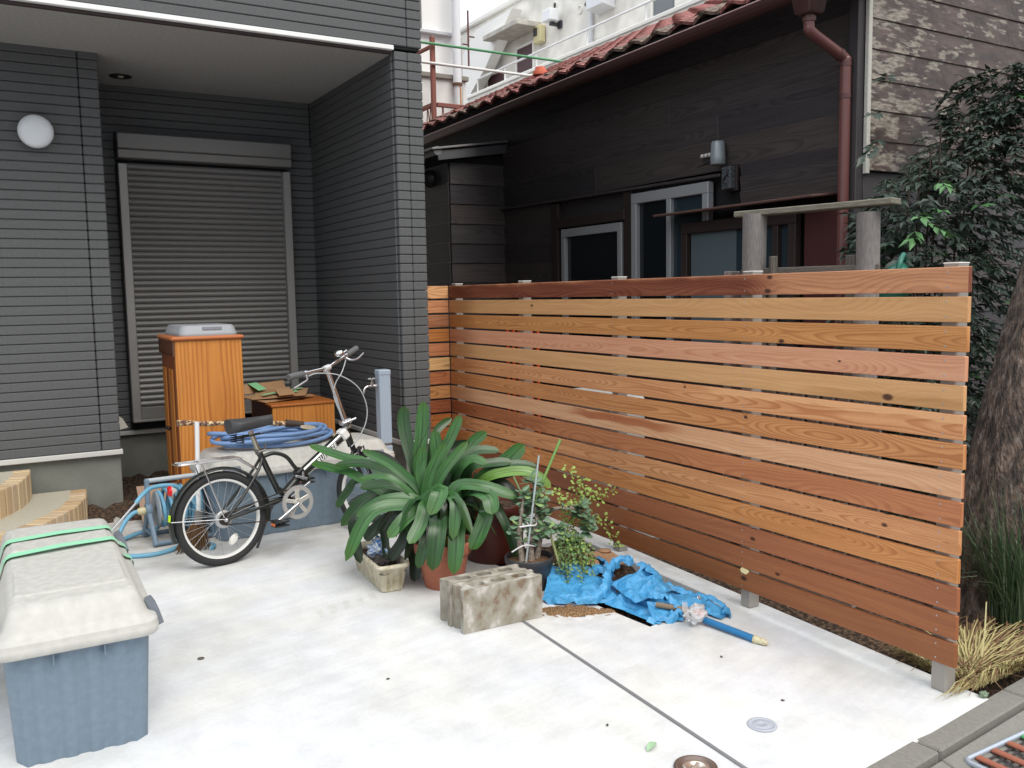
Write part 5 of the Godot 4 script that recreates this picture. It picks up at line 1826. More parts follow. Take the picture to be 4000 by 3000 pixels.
func build_bicycle() -> void:
	var t := thing("folding_bicycle", "small black folding bicycle with chrome handlebar and rear rack parked before the house", "bicycle", V(0.961, 0.081, -4.688), 0.1745)
	t.rotation.x = 0.0
	t.transform.basis = Basis(Vector3.UP, 0.1745) * Basis(Vector3.RIGHT, -0.05)
	var paint := mat(lin(27, 31, 29), 0.25)
	paint.clearcoat_enabled = true
	paint.clearcoat = 0.5
	var zax := Basis(Vector3.RIGHT, PI / 2)
	var hub := V(0.045, 0.245, 0)
	wheel(t, "rear_wheel", hub, zax)
	var fh := V(0.955, 0.245, 0.03)
	var steer := Basis(Vector3.UP, -1.05)
	wheel(t, "front_wheel", fh, steer * zax)
	# freewheel, brake drum
	var mb := MB.new()
	mb.lathe([Vector2(0.046, 0.024), Vector2(0.048, 0.030), Vector2(0.046, 0.036), Vector2(0.040, 0.038), Vector2(0.02, 0.04)], 28, Transform3D(zax, hub), true, true)
	part("spoke_guard", mb, mat(lin(176, 178, 178), 0.3, 0.5), t)
	mb = MB.new()
	mb.lathe([Vector2(0.028, 0.038), Vector2(0.030, 0.042), Vector2(0.028, 0.046)], 20, Transform3D(zax, hub), true, true)
	part("cog", mb, mat(lin(66, 60, 54), 0.5, 0.6), t)
	# frame
	mb = MB.new()
	mb.bar(V(0.274, 0.57, 0), V(0.375, 0.33, 0), 0.0165, 14)
	part("seat_tube", mb, paint, t)
	mb = MB.new()
	mb.tube([V(0.405, 0.315, 0), V(0.50, 0.40, 0)], 0.026, 16)
	mb.bar(V(0.375, 0.345, 0), V(0.45, 0.268, 0), 0.018, 12)
	mb.bar(V(0.46, 0.268, -0.034), V(0.46, 0.268, 0.034), 0.021, 16)
	part("rear_frame", mb, paint, t)
	mb = MB.new()
	mb.bar(V(0.525, 0.418, 0), V(0.80, 0.606, 0), 0.0285, 18)
	var beam := part("main_beam", mb, paint, t)
	mb = MB.new()
	mb.bar(V(0.53, 0.425, 0.0), V(0.79, 0.603, 0.0), 0.0294, 18)
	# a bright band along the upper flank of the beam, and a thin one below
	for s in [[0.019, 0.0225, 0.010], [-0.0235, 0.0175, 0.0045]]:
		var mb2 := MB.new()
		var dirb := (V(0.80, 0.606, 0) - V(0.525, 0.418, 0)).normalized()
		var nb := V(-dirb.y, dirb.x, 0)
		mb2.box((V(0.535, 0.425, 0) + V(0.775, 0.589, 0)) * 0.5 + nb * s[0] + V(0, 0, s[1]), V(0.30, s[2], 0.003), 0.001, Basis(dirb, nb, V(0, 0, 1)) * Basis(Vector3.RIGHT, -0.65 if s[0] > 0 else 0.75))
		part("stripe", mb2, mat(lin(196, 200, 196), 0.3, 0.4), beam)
	var tm := TextMesh.new()
	tm.text = "RUIKOZE"
	var fnt := SystemFont.new()
	fnt.font_names = PackedStringArray(["Droid Sans"])
	fnt.font_weight = 700
	tm.font = fnt
	tm.font_size = 32
	tm.pixel_size = 0.00112
	tm.depth = 0.002
	var txt := piece("lettering", tm, mat(lin(236, 238, 238), 0.4), beam)
	var bd := (V(0.80, 0.606, 0) - V(0.525, 0.418, 0)).normalized()
	txt.transform = Transform3D(Basis(bd, V(-bd.y, bd.x, 0), V(0, 0, 1)) * Basis(V(1, 0, 0), V(0.22, 1, 0), V(0, 0, 1)), V(0.668, 0.512, 0.0285))
	# hinge
	mb = MB.new()
	mb.box(V(0.512, 0.41, 0), V(0.05, 0.075, 0.062), 0.008, Basis(Vector3.BACK, 0.6))
	part("hinge", mb, W.black, t)
	mb = MB.new()
	mb.box(V(0.495, 0.40, 0.038), V(0.075, 0.013, 0.016), 0.004, Basis(Vector3.BACK, -0.35))
	mb.bar(V(0.51, 0.385, 0.03), V(0.51, 0.43, 0.03), 0.008, 10)
	part("hinge_lever", mb, W.steel, t)
	mb = MB.new()
	mb.tube(spline([V(0.288, 0.535, 0), V(0.36, 0.548, 0), V(0.43, 0.52, 0), V(0.475, 0.46, 0), V(0.50, 0.43, 0)], 6), 0.011, 10)
	part("curved_brace", mb, paint, t)
	for z in [-1, 1]:
		mb = MB.new()
		mb.tube(spline([V(0.285, 0.53, z * 0.012), V(0.25, 0.47, z * 0.032), V(0.14, 0.34, z * 0.052), V(0.05, 0.25, z * 0.056)], 5), 0.0078, 8)
		part("seat_stay", mb, paint, t)
		mb = MB.new()
		mb.tube(spline([V(0.41, 0.295, z * 0.02), V(0.32, 0.285, z * 0.036), V(0.16, 0.262, z * 0.05), V(0.05, 0.246, z * 0.056)], 5), 0.0088, 8)
		part("chain_stay", mb, paint, t)
		mb = MB.new()
		mb.lathe([Vector2(0.012, 0.0), Vector2(0.012, 0.008), Vector2(0.006, 0.018), Vector2(0.001, 0.019)], 10, Transform3D(Basis(Vector3.RIGHT, z * PI / 2), V(0.045, 0.245, z * 0.058)))
		part("axle_nut", mb, W.steel, t)
	# head tube, stem, fork
	mb = MB.new()
	mb.bar(V(0.808, 0.63, 0), V(0.84, 0.53, 0), 0.021, 14)
	part("head_tube", mb, paint, t)
	mb = MB.new()
	mb.box(V(0.788, 0.603, 0.004), V(0.05, 0.062, 0.066), 0.01, Basis(Vector3.BACK, 0.6))
	part("head_clamp", mb, mat(lin(226, 226, 224), 0.4), t)
	mb = MB.new()
	mb.bar(V(0.815, 0.655, 0), V(0.716, 0.975, 0), 0.0155, 14, 0.014)
	var stem := part("stem", mb, W.chrome, t)
	mb = MB.new()
	mb.box(V(0.812, 0.672, 0.0), V(0.07, 0.028, 0.05), 0.008, Basis(Vector3.BACK, 0.25))
	mb.bar(V(0.78, 0.665, 0.03), V(0.86, 0.69, 0.035), 0.007, 8)
	mb.bar(V(0.815, 0.652, 0), V(0.822, 0.636, 0), 0.026, 16)
	part("stem_clamp", mb, W.steel, stem)
	mb = MB.new()
	mb.bar(V(0.845, 0.53, 0), V(0.86, 0.485, 0), 0.016, 12)
	for z in [-1, 1]:
		var off: Vector3 = steer * V(0, 0, z * 0.047)
		mb.tube([V(0.858, 0.50, 0), V(0.865, 0.49, 0) + off * 0.9, V(0.90, 0.40, 0.01) + off, fh + off], 0.0105, 8)
	part("fork", mb, W.black, t)
	mb = MB.new()
	for z in [-1, 1]:
		var off: Vector3 = steer * V(0.03, 0, z * 0.035)
		mb.tube([V(0.865, 0.49, 0) + off * 0.3, V(0.87, 0.52, 0) + off, V(0.875, 0.46, 0) + off * 1.1], 0.006, 6)
	mb.bar(V(0.872, 0.515, 0.03), V(0.872, 0.515, 0.045), 0.012, 10)
	part("front_brake", mb, mat(lin(70, 70, 72), 0.4, 0.5), t)
	# handlebar
	var L := V(0.425, 0.957, 0.10)
	var Rr := V(0.985, 1.088, -0.12)
	var mid := V(0.713, 0.988, 0.0)
	mb = MB.new()
	mb.tube([L.lerp(mid, 0.0) + V(0.0, 0, 0), L.lerp(mid, 0.45), mid, mid.lerp(Rr, 0.5), Rr], 0.0112, 12)
	var bar := part("handlebar", mb, W.chrome, t)
	mb = MB.new()
	mb.bar(mid - (Rr - L).normalized() * 0.022, mid + (Rr - L).normalized() * 0.022, 0.0175, 14)
	part("bar_clamp", mb, mat(lin(228, 228, 228), 0.3, 0.4), bar)
	for e in [[L, L.lerp(mid, 0.36)], [mid.lerp(Rr, 0.66), Rr]]:
		mb = MB.new()
		var gp := []
		var gr := []
		for k in 13:
			gp.append(e[0].lerp(e[1], k / 12.0))
			gr.append(0.0165 + (0.0012 if k % 2 else 0.0))
		mb.tube(gp, gr, 14)
		part("grip", mb, mat(lin(96, 98, 100), 0.75), bar)
	for e in [[L.lerp(mid, 0.42), -1.0], [mid.lerp(Rr, 0.60), 1.0]]:
		var d: Vector3 = (Rr - L).normalized() * e[1]
		mb = MB.new()
		mb.tube(spline([e[0] + V(0, -0.012, 0.01), e[0] + d * 0.02 + V(0.01, -0.03, 0.03), e[0] + d * 0.07 + V(0.012, -0.036, 0.035), e[0] + d * 0.135 + V(0.012, -0.045 if e[1] < 0 else -0.02, 0.03)], 5), 0.0062, 8)
		mb.bar(e[0] - d * 0.01, e[0] + d * 0.012, 0.0165, 12)
		part("brake_lever", mb, W.steel, bar)
	mb = MB.new()
	mb.lathe([Vector2(0.012, -0.006), Vector2(0.026, 0.002), Vector2(0.028, 0.012), Vector2(0.024, 0.024), Vector2(0.013, 0.031), Vector2(0.001, 0.033)], 20, Transform3D(Basis(Vector3.BACK, 0.35) * Basis(Vector3.RIGHT, 0.4), mid.lerp(Rr, 0.44) + V(-0.01, 0.024, 0.01)), true)
	part("bell", mb, W.chrome, bar)
	mb = MB.new()
	mb.bar(mid.lerp(Rr, 0.44) + V(0.01, 0.03, 0.01), mid.lerp(Rr, 0.44) + V(0.036, 0.05, 0.016), 0.006, 8)
	part("bell_hammer", mb, W.steel, bar)
	for c in [[mid.lerp(Rr, 0.56) + V(0, -0.02, 0.02), V(0.78, 0.96, 0.05), V(0.735, 0.90, 0.05), V(0.725, 0.83, 0.04), V(0.76, 0.74, 0.03), V(0.80, 0.66, 0.03)],
			[L.lerp(mid, 0.46) + V(0, -0.018, 0.02), V(0.62, 0.965, 0.07), V(0.745, 0.945, 0.08), V(0.86, 0.87, 0.08), V(0.915, 0.76, 0.07), V(0.91, 0.66, 0.06), V(0.86, 0.57, 0.045), V(0.82, 0.53, 0.035)]]:
		mb = MB.new()
		mb.tube(spline(c, 7), 0.0034, 6)
		part("brake_cable", mb, mat(lin(176, 180, 182), 0.4), t)
	# saddle
	mb = MB.new()
	var rings := []
	for i in 13:
		var s := i / 12.0
		var x := lerpf(0.115, 0.365, s)
		var hw := lerpf(0.092, 0.022, smoothstep(0.12, 0.85, s)) * sqrt(smoothstep(-0.06, 0.10, s)) * sqrt(1.0 - pow(s, 14.0) * 0.85)
		var y := 0.728 + 0.012 * (1.0 - s) * (1.0 - s) + 0.014 * s
		var th := lerpf(0.062, 0.036, s)
		var ring := []
		for k in 16:
			var an := TAU * k / 16.0
			var cy := sin(an)
			ring.append(V(x, y + (cy * 0.018 if cy > 0 else cy * th) - 0.004 * cos(an) * cos(an), cos(an) * hw))
		rings.append(ring)
	mb.loft(rings, true, true, true)
	var sad := part("saddle", mb, bump(mat(lin(66, 67, 70), 0.55), T.grain, 0.03), t)
	mb = MB.new()
	for k in 2:
		var hp := []
		for i in 30:
			var an := TAU * i / 7.0
			hp.append(V(0.16 + cos(an) * 0.017, 0.66 - i * 0.0016 + 0.012, (k * 2 - 1) * 0.045 + sin(an) * 0.017))
		mb.tube(hp, 0.0028, 5)
	mb.bar(V(0.15, 0.655, -0.03), V(0.30, 0.665, -0.02), 0.004, 6)
	mb.bar(V(0.15, 0.655, 0.03), V(0.30, 0.665, 0.02), 0.004, 6)
	part("saddle_springs", mb, mat(lin(40, 36, 34), 0.5, 0.4), sad)
	mb = MB.new()
	mb.bar(V(0.236, 0.68, 0), V(0.275, 0.565, 0), 0.0135, 12)
	part("seat_post", mb, mat(lin(188, 184, 172), 0.25, 0.9), t)
	mb = MB.new()
	mb.bar(V(0.270, 0.582, 0), V(0.278, 0.558, 0), 0.0205, 14)
	mb.bar(V(0.262, 0.566, 0.022), V(0.30, 0.578, 0.03), 0.006, 8)
	mb.bar(V(0.30, 0.578, 0.03), V(0.302, 0.61, 0.03), 0.005, 6)
	part("seat_clamp", mb, mat(lin(120, 118, 116), 0.35, 0.7), t)
	# rack
	mb = MB.new()
	for z in [-0.052, 0.052]:
		mb.tube(spline([V(-0.168, 0.556, z * 0.4), V(-0.155, 0.557, z), V(0.0, 0.556, z), V(0.155, 0.553, z)], 4), 0.0052, 8)
	mb.bar(V(-0.168, 0.556, -0.021), V(-0.168, 0.556, 0.021), 0.0052, 8)
	mb.bar(V(0.155, 0.553, -0.052), V(0.155, 0.553, 0.052), 0.0045, 8)
	mb.bar(V(-0.06, 0.556, -0.052), V(-0.06, 0.556, 0.052), 0.004, 8)
	mb.bar(V(0.07, 0.555, -0.02), V(0.07, 0.555, 0.02), 0.004, 8)
	for z in [-0.018, 0.018]: mb.bar(V(-0.165, 0.556, z), V(0.155, 0.554, z), 0.0035, 6)
	for z in [-0.03, 0.03]:
		mb.bar(V(0.15, 0.55, z), V(0.255, 0.475, z * 0.6), 0.0045, 6)
		mb.bar(V(-0.06, 0.556, z * 1.7), V(-0.055, 0.535, z * 1.8), 0.005, 6)
		mb.tube([V(-0.055, 0.535, z * 1.85), V(0.036, 0.26, z * 2.2)], 0.0042, 6)
	part("luggage_rack", mb, W.chrome, t)
	# mudguard with its stay
	rings = []
	for i in 37:
		var an := lerpf(-0.22, PI + 0.32, i / 36.0)
		var ring := []
		for k in 7:
			var b := (k / 6.0 - 0.5) * 2.0
			var r := 0.272 - 0.012 * b * b
			ring.append(hub + V(cos(an) * r, sin(an) * r, -b * 0.029))
		for k in 7:
			var b := (0.5 - k / 6.0) * 2.0
			var r := 0.2695 - 0.012 * b * b
			ring.append(hub + V(cos(an) * r, sin(an) * r, -b * 0.027))
		rings.append(ring)
	mb = MB.new()
	mb.loft(rings, true, true, true)
	part("mudguard", mb, mat(lin(38, 44, 41), 0.3), t)
	mb = MB.new()
	for z in [-0.032, 0.032]: mb.bar(V(-0.226, 0.275, z), V(0.036, 0.25, z * 1.9), 0.003, 6)
	part("mudguard_stay", mb, W.steel, t)
	mb = MB.new()
	mb.lathe([Vector2(0.010, 0.0), Vector2(0.024, 0.022), Vector2(0.026, 0.03)], 18, Transform3D(Basis(Vector3.BACK, PI / 2 - 0.1), V(-0.178, 0.425, 0.0)), true)
	var rf := part("reflector_cup", mb, mat(lin(188, 184, 180), 0.35), t)
	mb = MB.new()
	mb.lathe([Vector2(0.027, 0.028), Vector2(0.026, 0.038), Vector2(0.001, 0.042)], 18, Transform3D(Basis(Vector3.BACK, PI / 2 - 0.1), V(-0.178, 0.425, 0.0)))
	part("red_lens", mb, mat(lin(206, 22, 28), 0.15), rf)
	mb = MB.new()
	mb.box(V(-0.226, 0.292, 0.012), V(0.004, 0.034, 0.026), 0.001, Basis(Vector3.BACK, -0.12))
	part("safety_sticker", mb, mat(lin(196, 242, 40), 0.5), t)
	mb = MB.new()
	mb.lathe([Vector2(0.0, 0.0), Vector2(0.02, 0.001), Vector2(0.022, 0.004), Vector2(0.018, 0.008), Vector2(0.001, 0.009)], 16, Transform3D(Basis(Vector3.BACK, 0.9) * Basis.from_scale(V(1.6, 1, 0.8)) * zax, V(0.10, 0.125, 0.003)))
	part("spoke_reflector", mb, mat(lin(222, 222, 218), 0.2), t)
	# chainset
	mb = MB.new()
	var cx := Transform3D(zax, V(0.46, 0.268, 0))
	var cr := []
	for j in [[0.069, 0.042], [0.0915, 0.042], [0.0915, 0.050], [0.069, 0.050], [0.069, 0.042]]:
		var ring := []
		for k in 88:
			var an := TAU * k / 88.0
			var r: float = j[0] + (0.0028 * (1 if k % 2 else -1) if j[0] > 0.08 else 0.0)
			ring.append(cx * V(cos(an) * r, j[1], -sin(an) * r))
		cr.append(ring)
	mb.loft(cr, true, false, false, false)
	var ch := part("chainring", mb, mat(lin(178, 176, 174), 0.45, 0.2), t)
	mb = MB.new()
	for k in 5:
		var an := TAU * k / 5.0 + 0.35
		mb.box(cx * V(cos(an) * 0.043, 0.047, -sin(an) * 0.043), V(0.066, 0.022 if k > 1 else 0.026, 0.007), 0.003, Basis(Vector3.BACK, an))
	mb.bar(V(0.46, 0.268, 0.04), V(0.46, 0.268, 0.06), 0.02, 16)
	part("spider", mb, mat(lin(216, 214, 206), 0.35, 0.4), ch)
	mb = MB.new()
	mb.bar(V(0.455, 0.264, 0.064), V(0.322, 0.188, 0.072), 0.011, 10, 0.009)
	part("crank", mb, W.steel, ch)
	mb = MB.new()
	mb.bar(V(0.465, 0.272, -0.064), V(0.598, 0.348, -0.072), 0.011, 10, 0.009)
	part("crank", mb, W.steel, ch)
	for q in [[V(0.318, 0.184, 0.115), 0.2], [V(0.602, 0.352, -0.115), 0.2]]:
		mb = MB.new()
		mb.box(q[0] + V(0, 0.011, 0), V(0.082, 0.012, 0.062), 0.004)
		mb.box(q[0] - V(0, 0.011, 0), V(0.082, 0.008, 0.062), 0.004)
		var pd := part("pedal", mb, W.black, ch)
		mb = MB.new()
		mb.box(q[0] + V(-0.042, 0.0, 0), V(0.005, 0.014, 0.04), 0.001)
		part("pedal_reflector", mb, mat(lin(206, 110, 50), 0.3), pd)
		mb = MB.new()
		mb.bar(q[0] - V(0, 0, 0.045) * signf(q[0].z), q[0], 0.006, 8)
		part("spindle", mb, W.steel, pd)
	mb = MB.new()
	for s in [1.0, -1.0]:
		var p0 := V(0.46, 0.268 + s * 0.087, 0.046)
		var p1 := V(0.047, 0.245 + s * 0.029, 0.043)
		for k in 34:
			mb.box(p0.lerp(p1, (k + 0.5) / 34.0), V(0.0105, 0.0068, 0.005 if k % 2 else 0.0035), 0.001, Basis(Vector3.BACK, (p0 - p1).angle_to(Vector3.RIGHT) * s))
	part("chain", mb, mat(lin(58, 48, 42), 0.5, 0.5), t)
	mb = MB.new()
	mb.tube([V(0.36, 0.285, -0.03), V(0.33, 0.15, -0.10), V(0.30, 0.012, -0.16)], 0.0075, 8)
	part("kickstand", mb, mat(lin(90, 90, 92), 0.4, 0.5), t)
	mb = MB.new()
	mb.tube(spline([V(0.50, 0.41, 0.02), V(0.46, 0.33, 0.03), V(0.30, 0.27, 0.045), V(0.16, 0.275, 0.05), V(0.085, 0.262, 0.05)], 5), 0.003, 6)
	part("rear_cable", mb, W.black, t)


# ------------------------------------------------------------------ potted plants
const STRAPS := [
	[Vector3(1.82,0.60,-4.05),Vector3(1.80,0.80,-4.13),Vector3(1.81,0.91,-4.14),0.057,0.35], [Vector3(1.82,0.60,-4.00),Vector3(1.85,0.78,-4.03),Vector3(1.87,0.94,-4.04),0.060,0.45],
	[Vector3(1.87,0.57,-3.99),Vector3(1.93,0.77,-4.04),Vector3(2.03,0.84,-4.05),0.037,0.30], [Vector3(1.90,0.60,-3.98),Vector3(1.99,0.75,-3.99),Vector3(2.05,0.86,-3.99),0.048,0.45],
	[Vector3(1.88,0.60,-3.93),Vector3(1.89,0.72,-3.95),Vector3(1.89,0.80,-3.96),0.051,0.50], [Vector3(1.76,0.61,-3.97),Vector3(1.82,0.77,-3.95),Vector3(1.93,0.94,-3.94),0.014,0.15],
	[Vector3(1.79,0.58,-3.92),Vector3(1.80,0.66,-3.93),Vector3(1.81,0.73,-3.93),0.045,0.75], [Vector3(1.79,0.47,-3.88),Vector3(1.82,0.62,-3.87),Vector3(1.89,0.75,-3.85),0.043,0.70],
	[Vector3(1.83,0.50,-3.87),Vector3(1.88,0.62,-3.85),Vector3(2.01,0.75,-3.84),0.045,0.65], [Vector3(1.79,0.51,-3.92),Vector3(1.68,0.64,-4.00),Vector3(1.57,0.71,-4.13),0.040,0.45],
	[Vector3(1.75,0.55,-4.00),Vector3(1.61,0.63,-4.15),Vector3(1.48,0.62,-4.29),0.043,0.20], [Vector3(1.65,0.61,-4.19),Vector3(1.54,0.65,-4.34),Vector3(1.42,0.70,-4.50),0.043,0.50],
	[Vector3(1.56,0.57,-4.20),Vector3(1.50,0.59,-4.33),Vector3(1.42,0.61,-4.47),0.045,0.50], [Vector3(1.75,0.48,-3.88),Vector3(1.63,0.60,-3.93),Vector3(1.51,0.59,-4.03),0.030,0.50],
	[Vector3(1.77,0.49,-3.93),Vector3(1.66,0.55,-4.00),Vector3(1.54,0.53,-4.10),0.048,0.30], [Vector3(1.60,0.54,-4.21),Vector3(1.54,0.47,-4.29),Vector3(1.50,0.39,-4.33),0.039,0.25],
	[Vector3(1.70,0.50,-4.06),Vector3(1.58,0.45,-4.15),Vector3(1.48,0.32,-4.22),0.056,0.20], [Vector3(1.74,0.49,-3.87),Vector3(1.59,0.50,-3.92),Vector3(1.47,0.42,-3.98),0.039,0.45],
	[Vector3(1.72,0.46,-3.84),Vector3(1.51,0.46,-3.87),Vector3(1.38,0.24,-3.89),0.056,0.65], [Vector3(1.73,0.45,-3.81),Vector3(1.64,0.43,-3.78),Vector3(1.55,0.35,-3.78),0.057,0.55],
	[Vector3(1.75,0.48,-3.78),Vector3(1.69,0.40,-3.73),Vector3(1.62,0.33,-3.70),0.057,0.55], [Vector3(1.74,0.47,-3.80),Vector3(1.78,0.56,-3.69),Vector3(1.71,0.46,-3.66),0.071,0.60],
	[Vector3(1.86,0.51,-3.76),Vector3(1.86,0.48,-3.69),Vector3(1.82,0.33,-3.65),0.051,0.70], [Vector3(1.80,0.43,-3.76),Vector3(1.75,0.37,-3.67),Vector3(1.71,0.20,-3.65),0.074,0.40],
	[Vector3(1.77,0.41,-3.80),Vector3(1.71,0.31,-3.73),Vector3(1.67,0.20,-3.72),0.048,0.35], [Vector3(1.87,0.43,-3.77),Vector3(1.85,0.34,-3.67),Vector3(1.81,0.17,-3.63),0.069,0.45],
	[Vector3(1.72,0.34,-3.91),Vector3(1.67,0.27,-3.91),Vector3(1.61,0.19,-3.93),0.051,0.15], [Vector3(1.62,0.36,-3.98),Vector3(1.61,0.27,-3.96),Vector3(1.60,0.17,-3.93),0.033,0.05],
	[Vector3(1.68,0.41,-3.95),Vector3(1.58,0.33,-4.02),Vector3(1.54,0.28,-4.06),0.056,0.15], [Vector3(1.53,0.38,-4.11),Vector3(1.51,0.28,-4.11),Vector3(1.52,0.16,-4.07),0.048,0.10],
	[Vector3(1.74,0.26,-3.95),Vector3(1.75,0.16,-3.93),Vector3(1.74,0.07,-3.92),0.056,0.10], [Vector3(1.69,0.38,-3.98),Vector3(1.67,0.35,-3.99),Vector3(1.65,0.30,-4.00),0.048,0.15],
	[Vector3(1.68,0.42,-4.07),Vector3(1.61,0.38,-4.12),Vector3(1.54,0.32,-4.18),0.042,0.15], [Vector3(1.76,0.47,-4.04),Vector3(1.66,0.48,-4.13),Vector3(1.53,0.42,-4.25),0.048,0.15],
	[Vector3(1.93,0.53,-3.83),Vector3(2.03,0.54,-3.74),Vector3(2.18,0.48,-3.66),0.054,0.50], [Vector3(2.01,0.51,-3.79),Vector3(2.04,0.49,-3.69),Vector3(2.03,0.42,-3.65),0.071,0.55],
	[Vector3(2.05,0.42,-3.75),Vector3(2.00,0.33,-3.71),Vector3(1.94,0.25,-3.70),0.068,0.45], [Vector3(2.11,0.42,-3.78),Vector3(2.15,0.31,-3.70),Vector3(2.17,0.18,-3.66),0.041,0.40],
	[Vector3(2.13,0.55,-3.89),Vector3(2.24,0.62,-3.87),Vector3(2.34,0.70,-3.85),0.074,0.50], [Vector3(2.12,0.55,-3.87),Vector3(2.26,0.61,-3.83),Vector3(2.38,0.59,-3.79),0.038,0.40],
	[Vector3(2.13,0.56,-3.84),Vector3(2.29,0.58,-3.74),Vector3(2.39,0.50,-3.68),0.050,0.95], [Vector3(1.98,0.61,-3.87),Vector3(2.03,0.66,-3.83),Vector3(2.08,0.64,-3.78),0.043,0.50],
	[Vector3(1.98,0.58,-3.93),Vector3(2.08,0.68,-3.91),Vector3(2.20,0.68,-3.86),0.047,0.40], [Vector3(2.06,0.60,-3.91),Vector3(2.16,0.62,-3.87),Vector3(2.26,0.62,-3.84),0.047,0.35],
	[Vector3(2.11,0.52,-3.87),Vector3(2.20,0.51,-3.81),Vector3(2.24,0.42,-3.76),0.054,0.10], [Vector3(2.01,0.45,-3.89),Vector3(2.02,0.39,-3.88),Vector3(2.00,0.27,-3.88),0.072,0.05],
	[Vector3(2.13,0.52,-3.86),Vector3(2.19,0.55,-3.85),Vector3(2.27,0.56,-3.83),0.045,0.10], [Vector3(2.00,0.55,-3.97),Vector3(2.00,0.67,-4.04),Vector3(2.11,0.71,-4.01),0.054,0.00],
	[Vector3(2.06,0.54,-3.97),Vector3(2.11,0.69,-4.01),Vector3(2.20,0.76,-3.99),0.054,0.45]
]

func strap_mat(c: Color) -> StandardMaterial3D:
	var m := mat(c, 0.36)
	m.albedo_texture = T.leaf
	m.backlight_enabled = true
	m.backlight = Color(0.07, 0.14, 0.03)
	return m

